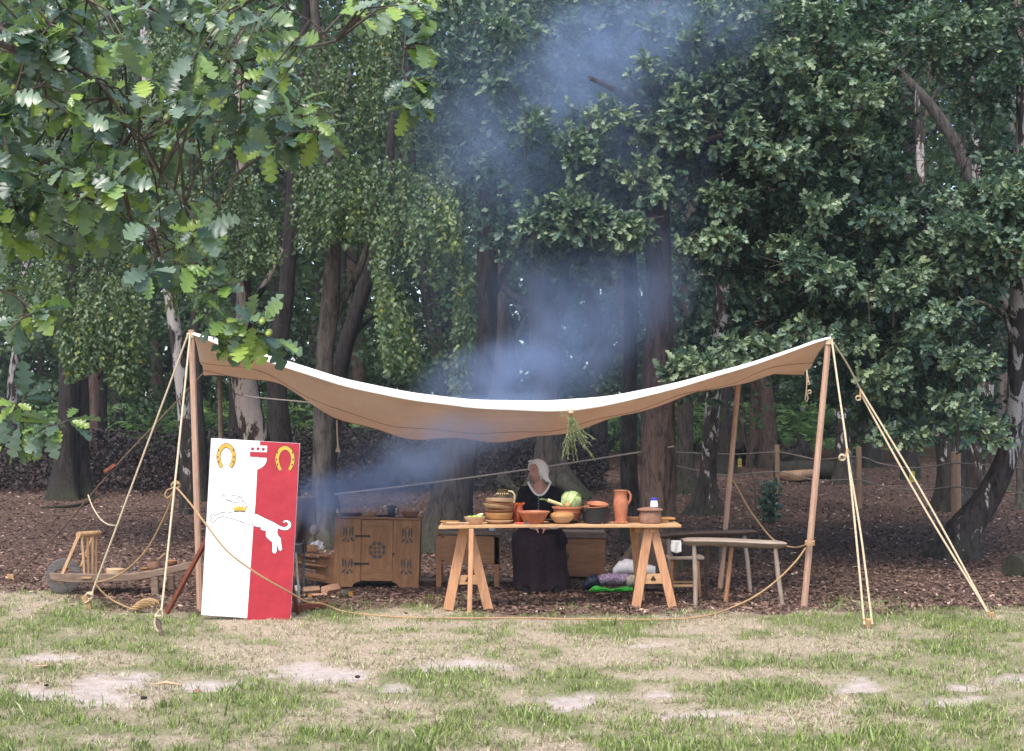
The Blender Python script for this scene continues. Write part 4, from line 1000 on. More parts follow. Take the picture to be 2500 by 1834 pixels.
    # acorns in their cups
    mA = flat('green_acorn', (0.30, 0.38, 0.06), (0.20, 0.28, 0.045), 40, 0.35, 0.05, 0.5)
    mC = flat('acorn_cup', (0.24, 0.24, 0.11), (0.15, 0.15, 0.07), 90, 0.8, 0.5, 0.3)
    mb = MB(); mb.lathe([(0.0006, 0.0), (0.003, 0.001), (0.0062, 0.004), (0.0078, 0.010), (0.0072, 0.016), (0.004, 0.0205), (0.0008, 0.0225)], n=14)
    me = mb.build('acorn', mA, smooth=True, angle=80); nut = me.data; bpy.data.objects.remove(me)
    mb = MB(); mb.lathe([(0.001, -0.003), (0.006, -0.002), (0.0088, 0.003), (0.0092, 0.008), (0.0080, 0.0085)], n=14)
    me = mb.build('cup', mC, smooth=True, angle=80); cup = me.data; bpy.data.objects.remove(me)
    tips = C[rng.permutation(n)[:26]]
    for t in tips:
        for k in range(rng.integers(1, 4)):
            p = Vector(t) + Vector((rng.normal(0, .018), -0.035 - rng.random() * .02, rng.normal(-.012, .015)))
            rt = Vector((rng.normal(0, .6), -0.7, -0.5)).to_track_quat('Z', 'Y').to_matrix().to_4x4()
            o = bpy.data.objects.new('acorn', nut); col.objects.link(o); o.parent = root
            o.matrix_basis = Matrix.Translation(p - W0) @ rt @ Matrix.Scale(1.05, 4)
            q = bpy.data.objects.new('cup', cup); col.objects.link(q); q.parent = o
near_oak()
# ------------------------------------------------------------------ awning, poles, ropes
FRONT = [O(*p) for p in [(425, 727), (480, 745), (560, 770), (640, 796), (720, 822), (800, 843), (900, 862), (1000, 876), (1100, 881), (1200, 881), (1300, 876), (1400, 861), (1500, 838), (1600, 811), (1700, 782), (1780, 752), (1826, 736)]]
LOWER = [O(*p) for p in [(447, 818), (500, 822), (560, 826), (640, 855), (700, 898), (760, 928), (850, 954), (900, 962), (1000, 966), (1130, 968), (1200, 960), (1300, 935), (1400, 904), (1500, 870), (1600, 845), (1700, 823), (1772, 812)]]
STRIP = [(472, 6), (530, 14), (640, 18), (900, 20), (1100, 20), (1300, 26), (1399, 30), (1500, 22), (1650, 15), (1800, 10), (1950, 7), (2026, 5)]   # height of the white hem in px
YF, YB, YR = 13.08, 14.05, 14.75
def awning():
    fu = np.array(FRONT); lu = np.array(LOWER); st = np.array(STRIP)
    ns, ntt = 110, 26
    sF = (fu[:, 0] - fu[0, 0]) / (fu[-1, 0] - fu[0, 0]); sL = (lu[:, 0] - lu[0, 0]) / (lu[-1, 0] - lu[0, 0])
    root = thing('awning', 'cream canvas awning sagging between two tall front poles', 'awning', tuple(groundpt(P(1250, 1460, 13.8))))
    def smooth_interp(s, xs, ys):
        ys2 = np.interp(np.clip(s + np.array([-.03, -.015, 0, .015, .03]), 0, 1), xs, ys); return ys2.mean()
    V = np.zeros((ns + 1, ntt + 1, 3)); Fl = np.zeros((ns + 1, 6, 3))
    for i in range(ns + 1):
        s = i / ns
        f = P(fu[0, 0] + s * (fu[-1, 0] - fu[0, 0]), smooth_interp(s, sF, fu[:, 1]), YF)
        b = P(lu[0, 0] + s * (lu[-1, 0] - lu[0, 0]), smooth_interp(s, sL, lu[:, 1]), YB)
        endk = max(0.0, 1 - min(s, 1 - s) / 0.16)
        rv = smooth_interp(s, sL, lu[:, 1])
        rz = P(1250, rv, YB).z + 0.20 * (1 - endk) - 0.0 * endk          # the back edge hangs a little above the belly
        rx = P(lu[0, 0] + s * (lu[-1, 0] - lu[0, 0]), 900, YR).x
        r = Vector((rx, YR, min(rz + 0.02, 1.6 + (f.z - 1.6) * YR / YF - 0.07)))
        hem = np.interp(f.x / YF * F + 1250, st[:, 0], st[:, 1]) * YF / F
        ful = f + Vector((0, -0.012, 0))
        for k in range(6):                                              # the hem folds over the front line and hangs
            t = k / 5; Fl[i, k] = f + Vector((0, -0.035 * t ** 0.6 - 0.008, -hem * t - 0.002 * math.sin(s * 60)))
        st_ = f + Vector((0, 0.004, -0.006))
        for k in range(ntt + 1):
            t = k / ntt; tb = (YB - YF) / (YR - YF)
            L0 = (t - tb) * (t - 1) / (tb); L1 = t * (t - 1) / (tb * (tb - 1)); L2 = t * (t - tb) / (1 - tb)
            p = st_ * L0 + b * L1 + r * L2
            wr = 0.016 * math.sin(s * 46 + 5 * t + 2 * math.sin(t * 7)) * math.sin(math.pi * t) + 0.02 * (vnoise(s * 14, t * 3, 5) - 0.5) * math.sin(math.pi * t)
            # creases running out from the pole corners
            wr += 0.045 * endk * math.sin(t * 16 + s * 30) * t * (1 - t) * 2
            V[i, k] = p + Vector((0, 0, wr))
    mb = MB(); n2 = ntt + 1
    mb.add(V.reshape(-1, 3), [(i * n2 + k, i * n2 + k + 1, (i + 1) * n2 + k + 1, (i + 1) * n2 + k) for i in range(ns) for k in range(ntt)])
    o = mb.build('canvas', M_canvas, root, smooth=True, angle=80)
    sl = o.modifiers.new('thickness', 'SOLIDIFY'); sl.thickness = 0.003
    mb = MB(); mb.add(Fl.reshape(-1, 3), [(i * 6 + k, i * 6 + k + 1, (i + 1) * 6 + k + 1, (i + 1) * 6 + k) for i in range(ns) for k in range(5)])
    h = mb.build('front_hem', M_canvas_white, root, smooth=True, angle=80)
    sl = h.modifiers.new('thickness', 'SOLIDIFY'); sl.thickness = 0.004
    # seams stitched along the cloth
    M_seam = flat('seam_thread', (0.36, 0.24, 0.16), (0.26, 0.17, 0.11), 30, 0.9, 0.3, 0.1)
    for k in (8, 15, 21):
        mb = MB(); mb.tube([tuple(Vector(V[i, k]) + Vector((0, 0, -0.004))) for i in range(0, ns + 1, 2)], 0.0045, 4); mb.build('seam', M_seam, root, smooth=True)
    # brass eyelet and corner loop with dangling cord at the right back corner
    c = Vector(V[ns, ntt]); q = Vector(V[0, ntt - 6])
    mb = MB(); mb.lathe([(0.008, 0), (0.016, 0), (0.016, 0.006), (0.008, 0.006)], q + Vector((0.05, -0.012, 0)), 12, Matrix.Rotation(R(90), 3, 'X')); mb.build('eyelet', M_grey_iron, root, smooth=True)
    return root, V
AW, AWV = awning()
def pole(name, label, top, base, w=0.055, mat=M_pole, group='awning poles'):
    base = Vector(base); top = Vector(top)
    root = thing(name, label, 'pole', tuple(base), group)
    mb = MB(); mb.tube([base - (top - base) * 0.02, base, base.lerp(top, .5), top], [w * .5, w * .56, w * .55, w * .5], 8, jit=0.03); mb.build('shaft', mat, root, smooth=True, angle=30)
    return root
def lash(root, c, r, mat, turns=4, name='lashing', h=0.05, axis=Vector((0, 0, 1))):
    pts = []
    for i in range(turns * 10 + 1):
        a = i / 10 * 2 * math.pi; pts.append(Vector(c) + Vector((math.cos(a) * r, math.sin(a) * r, -h / 2 + h * i / (turns * 10))) + Vector((0, 0, 0.01 * math.sin(a))))
    mb = MB(); mb.tube([tuple(p) for p in pts], 0.008, 5); return mb.build(name, mat, root, smooth=True)
LT = P(467, 806, YF); LBse = groundpt(P(492, 1487, 13.0)); LBse.y = 12.95
RT = P(2023, 826, YF); RBse = G(1963, 1484)
p1 = pole('awning_pole', 'tall front awning pole standing beside the painted board', LT + Vector((0, 0, .0)), LBse)
lash(p1, LT - Vector((0, 0, .05)), 0.036, M_rope, 4)
p2 = pole('awning_pole', 'tall front awning pole standing beside the grey benches', RT, RBse)
lash(p2, RT - Vector((0, 0, .03)), 0.036, M_rope, 4)
mb = MB(); mb.tube([RT + Vector((0, 0, -.05)), RT + Vector((0.002, 0, .055))], 0.007, 8); mb.build('spike', M_grey_iron, p2, smooth=True)
lash(p2, P(1977, 1326, 13.07), 0.040, M_tanrope, 3, 'rope_turns', 0.04)
rb = G(*Z6(652, 1190)); rt = P(*A7(1662, 1035), 14.6)
p3 = pole('awning_pole', 'short rear awning pole rising behind the benches', rt, rb, 0.05)
lb = groundpt(P(546, 1430, 14.6)); lt = P(536, 914, 14.65)
p4 = pole('awning_pole', 'short rear awning pole behind the painted board', lt, lb, 0.045, M_darkplank)

def sag(a, b, s, n=14):
    a, b = Vector(a), Vector(b); return [a.lerp(b, i / n) + Vector((0, 0, -4 * s * (i / n) * (1 - i / n))) for i in range(n + 1)]
def rope_obj(name, label, paths, r, mat, cat='rope', group=None, origin=None):
    paths = [[Vector(p) for p in q] for q in paths]
    org = origin or groundpt(min((p for q in paths for p in q), key=lambda p: p.z - gz(p.y)))
    root = thing(name, label, cat, tuple(org), group)
    for q in paths:
        mb = MB(); mb.tube([tuple(p) for p in catmull([tuple(p) for p in q], 0.05)], r, 6); mb.build('strand', mat, root, smooth=True)
    return root
def knot(root, c, r, mat, name='knot', sq=1.0):
    mb = MB()
    for k in range(3):
        pts = []
        ph = k * 1.05
        for i in range(15):
            a = i / 14 * 2 * math.pi
            v = Vector((math.cos(a) * r, 0.35 * r * math.sin(2 * a + k), math.sin(a) * r * sq)); v.rotate(Euler((ph, ph * .7, ph)))
            pts.append(Vector(c) + v)
        mb.tube([tuple(p) for p in pts], r * 0.32, 6)
    return mb.build(name, mat, root, smooth=True)
def peg(name, label, top, h, mat=M_cleanpeg, lean=(0.06, 0), w=0.045, group='tent pegs'):
    top = Vector(top); b = Vector((top.x + lean[0], top.y + lean[1], gz(top.y) - 0.03))
    mb = MB(); mb.beam(b, top, w * .6, w * .6, up=(0, 1, 0), w2=w, h2=w)
    mb.beam(b + (top - b) * .72 + Vector((-w * .35, 0, -0.03)), b + (top - b) * .72 + Vector((-w * .9, 0, 0.03)), w * .5, w * .5, up=(0, 1, 0))
    o = mb.build(name, mat, None, tuple(b + Vector((0, 0, .03))), bevel=0.004); return tag(o, label, 'tent peg', group)
ltop = P(460, 815, YF - .04); rtop = P(2031, 832, YF - .04)
# left guy ropes
k1 = Z1(845, 1000); e1 = G(*Z1(790, 1230)); t1 = e1 + Vector((0.0, 0, .10))
a1 = P(*Z1(830, 1080), e1.y + .02)
gr = rope_obj('guy_rope', 'pale guy rope running from the left pole to a forked peg by the wheelbarrow', [[ltop, ltop.lerp(a1, .5), a1], [a1, t1 + Vector((0.03, -.03, -.02)), t1 + Vector((-0.02, -.03, -.05))]], 0.0088, M_rope, group='guy ropes', origin=e1)
knot(gr, t1 + Vector((0.02, -.03, .015)), 0.03, M_rope)
peg('tent_peg', 'pale forked wooden peg holding the rope beside the wheelbarrow', P(*Z1(780, 1110), e1.y), 0.12, lean=(0.03, 0), w=0.055)
e2 = G(*Z1(1430, 1460)); a2 = P(*Z1(1450, 1235), e2.y + .05)
gr2 = rope_obj('guy_rope', 'pale guy rope from the left pole ending in a looped coil before the board', [[ltop + Vector((.015, 0, -.02)), ltop.lerp(a2, .5) + Vector((.01, 0, 0)), a2],
      [a2, P(*Z1(1400, 1290), e2.y), P(*Z1(1385, 1360), e2.y - .02), P(*Z1(1400, 1420), e2.y - .02), P(*Z1(1450, 1462), e2.y - .02)],
      [P(*Z1(1455, 1240), e2.y), P(*Z1(1460, 1300), e2.y), P(*Z1(1420, 1360), e2.y), P(*Z1(1400, 1310), e2.y), P(*Z1(1430, 1240), e2.y)],
      [P(*Z1(1385, 1305), e2.y - .03), P(*Z1(1445, 1300), e2.y - .03)]], 0.009, M_rope, group='guy ropes', origin=e2)
o = peg('tent_peg', 'grey curved peg inside the rope coil before the board', P(*Z1(1412, 1330), e2.y), .1, M_darkplank, lean=(0.05, -.03), w=.035)
# right guy ropes
e3 = G(*Z7(470, 1470)); m3 = P(*Z7(325, 270), YF + (e3.y - YF) * .5)
gr3 = rope_obj('guy_rope', 'pale doubled guy rope dropping nearly straight from the right pole', [[rtop, rtop.lerp(m3, .5), m3, m3.lerp(e3, .5) + Vector((-.012, 0, 0)), e3 + Vector((-.035, 0, .03))],
      [m3, P(*Z7(345, 400), m3.y), m3.lerp(e3, .5) + Vector((.03, 0, 0)), e3 + Vector((.03, 0, .03))]], 0.0092, M_rope, group='guy ropes', origin=e3)
knot(gr3, P(*Z7(292, 322), m3.y - .02), 0.026, M_rope, 'knotted_end')
mb = MB(); mb.beam(P(*Z7(318, 320), m3.y - .015), P(*Z7(328, 262), m3.y - .015), 0.02, 0.022); mb.build('wooden_slider', M_cleanpeg, gr3, bevel=.003)
peg('tent_peg', 'short wooden peg at the foot of the doubled guy rope', e3 + Vector((0, 0.01, .075)), .08, lean=(0.0, .02), w=.04)
e4 = G(*Z7(1290, 1395)); m4 = P(*A8(825, 1100), YF + .35)
gr4 = rope_obj('guy_rope', 'pale slanting guy rope from the right pole towards the leaning birch', [[rtop + Vector((.015, 0, -.02)), rtop.lerp(m4, .5) + Vector((.015, 0, 0)), m4], [m4, m4.lerp(e4, .5) + Vector((.018, 0, .015)), e4], [m4, P(*A8(845, 1160), m4.y), m4.lerp(e4, .5) + Vector((-.026, 0, -.02)), e4]], 0.0092, M_rope, group='guy ropes', origin=e4)
knot(gr4, P(*A8(812, 1162), m4.y - .02), 0.022, M_rope, 'knotted_end')
mb = MB(); mb.beam(P(*A8(825, 1165), m4.y - .015), P(*A8(828, 1105), m4.y - .015), 0.018, 0.02); mb.build('wooden_slider', M_cleanpeg, gr4, bevel=.003)
peg('tent_peg', 'low peg at the foot of the slanting guy rope', e4 + Vector((0.01, 0.0, .04)), .05, lean=(0.02, 0), w=.035)
# back left guy with wooden slider
e5 = G(*Z1(125, 985)); s5 = Vector(AWV[0, -1])
gr5 = rope_obj('guy_rope', 'brown guy rope from the rear canvas corner to a peg left of the wheelbarrow', [[s5, s5.lerp(P(*Z1(1000, 0), 14.7), .5), P(*Z1(1000, 0), 14.7), P(*Z1(520, 560), (14.7 + e5.y) / 2), e5 + Vector((0, 0, .04))]], 0.009, M_darkrope, group='guy ropes', origin=e5)
mb = MB(); mb.beam(P(*A5(700, 1660), 14.68), P(*A5(775, 1610), 14.68), 0.03, 0.035); mb.build('wooden_slider', M_redstrut, gr5, bevel=.004)
peg('tent_peg', 'notched pale peg left of the barrow wheel', P(*Z1(105, 925), e5.y), .1, lean=(0.02, 0), w=.05)
rope_obj('slack_cord', 'thin white cord hanging slack between two left guy ropes', [[P(*Z1(790, 215), 14.3), P(*Z1(830, 320), 14.0), P(*Z1(900, 430), 13.8), P(*Z1(970, 480), 13.5), P(*Z1(1035, 488), 13.25)]], 0.006, M_rope, 'cord', origin=groundpt(P(240, 1440, 13.8)))
rope_obj('slack_cord', 'thin dark cord trailing from the guy rope into the barrow', [[P(*Z1(850, 400), 14.3), P(*Z1(870, 500), 14.3), P(*Z1(930, 650), 14.3), P(*Z1(960, 740), 14.3), P(*Z1(1000, 790), 14.3), P(*Z1(1040, 855), 14.25)]], 0.003, M_darkrope, 'cord', origin=groundpt(P(260, 1440, 14.3)))
# tan rope: left festoon, coil, long run across the board and along the grass to the right pole
kp = P(*Z1(1562, 150), 12.75)
be = rope_obj('barrier_rope', 'tan rope festooned from the left guy, over the grass, up to the right pole',
     [[kp, P(*Z1(1525, 290), 12.9), P(*Z1(1440, 480), 13.0), P(*Z1(1330, 680), 13.1), P(*Z1(1200, 830), 13.15), P(*Z1(1050, 940), 13.2), P(*Z1(930, 985), 13.2), P(*Z1(850, 1000), 13.2), P(*Z1(900, 1070), 13.2), P(*Z1(1000, 1155), 13.2), P(*Z1(1090, 1200), 13.15), G(*Z1(1180, 1240), .015)],
      [kp + Vector((.02, -.02, 0)), P(*Z1(1610, 180), 12.55), P(*Z1(1720, 310), 12.25), P(*Z1(1840, 470), 12.02), P(*Z2(330, 1000), 11.95), P(*Z2(510, 1140), 11.95), P(*Z2(650, 1230), 11.98), P(*Z2(830, 1330), 12.1), P(*Z2(960, 1400), 12.3), P(*O(710, 1328), 12.5), P(*O(760, 1346), 12.6), G(*O(870, 1357), .012), G(*O(1000, 1360), .012), G(*O(1130, 1359), .012), G(*O(1300, 1362), .012), G(*O(1480, 1362), .012), G(*O(1560, 1353), .02), P(*O(1610, 1336), 12.85), P(*O(1660, 1312), 12.95), P(*O(1710, 1275), 13.0), P(*O(1750, 1235), 13.05), P(*O(1772, 1205), 13.06)],
      [P(*Z1(1562, 150), 12.72), P(*Z1(1500, 170), 12.72), P(*Z1(1475, 215), 12.72), P(*Z1(1500, 245), 12.72), P(*Z1(1540, 215), 12.7), P(*Z1(1565, 160), 12.7)]], 0.0085, M_tanrope, origin=groundpt(P(700, 1480, 12.6)))
knot(be, P(*Z1(1575, 130), 12.73), 0.03, M_tanrope, sq=1.2)
mb = MB()
for k in range(5):
    c = G(*Z1(1260 + 26 * k - 40, 1245), 0.02); pts = []
    for i in range(13):
        a = i / 12 * 6.283; pts.append(c + Vector((math.cos(a) * (.05 + .012 * k), math.sin(a) * .05, 0.012 + .012 * k * abs(math.sin(a)) + .008 * k)))
    mb.tube([tuple(p) for p in pts], 0.009, 6)
mb.build('coil', M_tanrope, be, smooth=True)
rope_obj('tie_rope', 'tan rope slung from the right front pole up to the rear pole', [[P(*Z6(1530, 742), 13.1), P(*Z6(1450, 768), 13.3), P(*Z6(1380, 770), 13.6), P(*Z6(1290, 745), 13.9), P(*Z6(1170, 675), 14.1), P(*Z6(1050, 530), 14.3), P(*Z6(930, 360), 14.45), P(*Z6(850, 210), 14.55), P(*Z6(780, 90), 14.6)]], 0.009, M_tanrope, origin=groundpt(P(1960, 1470, 13.3)))
rope_obj('guy_rope', 'thin brown cord dropping from the rear canvas edge behind the benches', [[Vector(AWV[96, -1]), P(*Z6(980, 60), 14.9), P(*Z6(1020, 460), 15.1), P(*Z6(1050, 720), 15.15), P(*Z6(1085, 1040), 15.2), G(*Z6(1145, 1115))]], 0.006, M_darkrope, group='guy ropes', origin=G(*Z6(1145, 1115)))
rope_obj('support_rope', 'straight pale rope running behind the woman, tied to the largest oak', [sag(P(816, 1207, 18.6), P(1646, 1090, 15.95), 0.03)], 0.011, M_greyrope, origin=groundpt(P(1230, 1400, 17)))
rope_obj('support_rope', 'grey cord from the rear left pole across the flaking trunk', [[P(*zoomer(440, 790, 4.896)(570, 690), 16), P(*zoomer(440, 790, 4.896)(620, 790), 16.5), P(*zoomer(440, 790, 4.896)(760, 865), 17), P(*zoomer(440, 790, 4.896)(1500, 940), 17), P(800, 990, 17)]], 0.008, M_greyrope, origin=groundpt(P(620, 1300, 17)))
rope_obj('boundary_rope', 'low brown rope stretched behind the wheelbarrow', [sag(P(-80, 1262, 20), P(560, 1236, 20), .03)], 0.010, M_darkrope, origin=groundpt(P(200, 1330, 20)))
c0 = P(*A8(452, 945), 14.5)
hl = rope_obj('hanging_cord', 'short looped cord dangling from the right canvas corner', [[c0, P(*A8(465, 960), 14.5), P(*A8(468, 1050), 14.5), P(*A8(462, 1130), 14.5), P(*A8(456, 1170), 14.5), P(*A8(466, 1188), 14.5), P(*A8(476, 1165), 14.5), P(*A8(468, 1130), 14.5)], [P(*A8(465, 960), 14.5), P(*A8(480, 1060), 14.5)]], 0.006, M_rope, 'cord', origin=groundpt(P(1970, 1440, 14.5)))
knot(hl, P(*A8(485, 1120), 14.5), 0.018, M_rope); knot(hl, P(*A8(478, 1062), 14.5), 0.014, M_rope)
c0 = P(*A6(612, 1310), 14.6)
hl = rope_obj('hanging_cord', 'frayed cord dangling beside the forked grey trunk', [[c0, P(*A6(616, 1420), 14.6), P(*A6(620, 1500), 14.6)]], 0.008, M_rope, 'cord', origin=groundpt(P(824, 1440, 14.6)))
mb = MB()
for k in range(6): mb.tube([P(*A6(620, 1470), 14.6), P(*A6(620 + (k - 2.5) * 3, 1500), 14.6), P(*A6(620 + (k - 2.5) * 6, 1525), 14.6)], 0.004, 4)
mb.build('frayed_end', M_rope, hl, smooth=True)

# roped fence of round posts beyond
def post(name, label, base_px, top_v, w, group='posts of the rope fence'):
    b = G(*base_px); k = b.y / F; top = P(base_px[0] - 1, top_v, b.y)
    mb = MB(); r = w * k / 2
    mb.lathe([(r, -0.1), (r * 1.02, 0.1), (r, top.z - b.z - .02), (r * .9, top.z - b.z), (0.001, top.z - b.z + .004)], b, 14, wob=.02)
    return tag(mb.build(name, M_post, None, tuple(b), smooth=True, angle=35), label, 'post', group), b, top
po = [post('fence_post', 'stout round post with two ropes beside the leaning birch', (2335, 1279), 1103, 23),
      post('fence_post', 'round post of the rope fence right of the fallen log', (2098, 1241), 1091, 13),
      post('fence_post', 'round post of the rope fence left of the fallen log', (1898, 1216), 1086, 12),
      post('fence_post', 'small distant post beyond the hanging herbs', (1481, 1100), 1045, 9)]
yv = {2335: po[0][1].y, 2098: po[1][1].y, 1898: po[2][1].y}
for nm, rows in (('upper rope of the post fence strung towards the leaning birch', [(1640, 1104, 27.5), (1756, 1108, 28), (1800, 1109, 28.2), (1895, 1104, yv[1898] - .15), (1950, 1113, 27.5), (2003, 1122, 27), (2095, 1115, yv[2098] - .15), (2150, 1132, 25), (2218, 1142, 24), (2280, 1138, 23), (2333, 1131, yv[2335] - .2), (2428, 1138, 21), (2540, 1148, 20)]),
                 ('lower rope of the post fence strung towards the leaning birch', [(1640, 1135, 27.5), (1709, 1150, 28), (1779, 1160, 28), (1895, 1152, yv[1898] - .15), (1990, 1172, 27), (2095, 1172, yv[2098] - .15), (2160, 1188, 25), (2240, 1197, 24), (2333, 1189, yv[2335] - .2), (2408, 1198, 21), (2540, 1206, 20)])):
    rope_obj('fence_rope', nm, [[P(u, v, y) for u, v, y in rows]], 0.012, M_greyrope, origin=groundpt(P(2100, 1240, 25)), group='ropes of the post fence')
M_yel = flat('yellow_tag_plastic', (0.55, 0.45, 0.08), (0.45, 0.36, 0.06), 20, 0.5, 0.05)
M_ink = flat('dark_print', (0.08, 0.07, 0.05), (0.06, 0.05, 0.04), 20, 0.7, 0.02)
for (u, v, y, w, h, lb) in ((2227, 1164, 23.7, 13, 26, 'small yellow tag on the rope near the stout post'), (1806, 1130, 27.8, 9, 20, 'small yellow tag on the rope behind the rear awning pole')):
    c = P(u, v, y); k = y / F; root = thing('rope_tag', lb, 'tag', tuple(c + Vector((0, 0, -h * k / 2))), 'yellow tags on the rope fence')
    mb = MB(); mb.box(c, (w * k, 0.006, h * k)); mb.build('plate', M_yel, root)
    mb = MB()
    for q in range(3): mb.box(c + Vector((0, -0.006, (q - 1) * h * k * .2)), (w * k * .6, 0.004, h * k * .07))
    mb.build('print', M_ink, root)
    mb = MB(); mb.tube([c + Vector((0, 0, h * k / 2)), c + Vector((0, 0, h * k * .85))], 0.006, 5); mb.build('tie', M_greyrope, root)

# logs and stumps in the wood, sapling
def log(name, label, pts, rads, mat, cat='log', group='fallen logs', cut=None):
    pts = [Vector(p) for p in pts]; org = groundpt(pts[0])
    root = thing(name, label, cat, tuple(org), group)
    mb = MB(); mb.add(*trunk_mesh([(*p, r) for p, r in zip(pts, rads)], 14, 0.12, int(pts[0].x * 10) % 50, 0, 0.12)); mb.build('stem', mat, root, smooth=True, angle=60)
    if cut is not None:
        d = (pts[0] - pts[1]).normalized(); q = d.to_track_quat('Z', 'Y').to_matrix()
        mb = MB(); mb.lathe([(rads[0] * .82, -0.01), (rads[0] * .82, 0.006), (0.01, 0.008)], pts[0], 14, q, wob=.05); mb.build('cut_end', cut, root, smooth=True, angle=40)
    return root
y = 30.0
def stump(name, label, u0, u1, v, y, h, seed):
    """a torn root plate: lumps and broken root ends"""
    a, b = P(u0, v, y), P(u1, v, y); base = groundpt(a.lerp(b, .5)); mb = MB(); rs = random.Random(seed); w = (b - a).length
    for i in range(9):
        c = a.lerp(b, rs.random()); c.z = gz(y) + rs.uniform(.05, h * .55); c.y += rs.uniform(-.2, .2); r = rs.uniform(.12, .24) * h
        mb.ball(c, (r * rs.uniform(1, 1.7), r, r), 10, 7, Matrix.Rotation(rs.uniform(-.6, .6), 3, 'Y'), jit=.16)
    for i in range(12):
        c = a.lerp(b, rs.random()); c.z = gz(y) + rs.uniform(.1, h * .5); d = Vector((rs.uniform(-1, 1), rs.uniform(-.6, .2), rs.uniform(.1, 1))).normalized(); l = rs.uniform(.2, .5) * h
        mb.tube([c, c + d * l * .5 + Vector((0, 0, rs.uniform(-.05, .05))), c + d * l], [.08 * h, .06 * h, .015], 7, jit=.15)
    o = mb.build(name, M_bark_dark, None, tuple(base), smooth=True, angle=50); return tag(o, label, 'stump', 'fallen logs')
stump('root_stump', 'torn dark root plate lying beyond the rope fence', 1860, 1965, 1130, 39.5, 1.25, 4)
stump('root_stump', 'smaller torn root lump behind the short rear awning pole', 1790, 1850, 1128, 41, 1.0, 8)
log('fallen_log', 'rotten dark log stretched behind the rope fence', [G(1890, 1150, .2), G(1960, 1148, .22), G(2030, 1148, .22), G(2075, 1150, .2)], [.2, .24, .24, .18], M_bark_dark)
log('fallen_log', 'pale barkless log lying before the rotten one', [G(1903, 1160, .1), G(1950, 1162, .14), G(2000, 1156, .12)], [.09, .13, .11], M_post)
log('fallen_log', 'dark rough log on the ground right of the leaning birch', [G(2475, 1385, .10), G(2530, 1375, .10), G(2620, 1370, .12)], [.13, .14, .14], M_bark_dark)
log('fallen_log', 'thin crooked branch lying before the paired trunks', [G(100, 1240, .03), G(170, 1236, .04), G(215, 1228, .06), G(240, 1210, .12)], [.012, .03, .025, .01], M_bark_dark)
def sapling():
    b = G(*Z6(1140, 520)); root = thing('sapling', 'small leafy sapling growing before the rope fence', 'sapling', tuple(b))
    mb = MB(); mb.tube([b, b + Vector((.02, 0, .3)), b + Vector((.03, 0, .6))], [.014, .01, .005], 6); mb.build('stem', M_bark_dark, root, smooth=True)
    n = 420; c = np.array(b) + np.stack([rng.normal(0.02, .09, n), rng.normal(0, .09, n), rng.uniform(.06, .64, n)], 1)
    o = mass('foliage', OAKM_V, OAKM_F, rots(unit(n) + [0, 0, -.2], unit(n) * .6 + [0, -.4, .8], rng.uniform(.05, .1, n)), c, rng.random(n) * .7, M_leaf_oak, root); o['kind'] = 'stuff'
sapling()
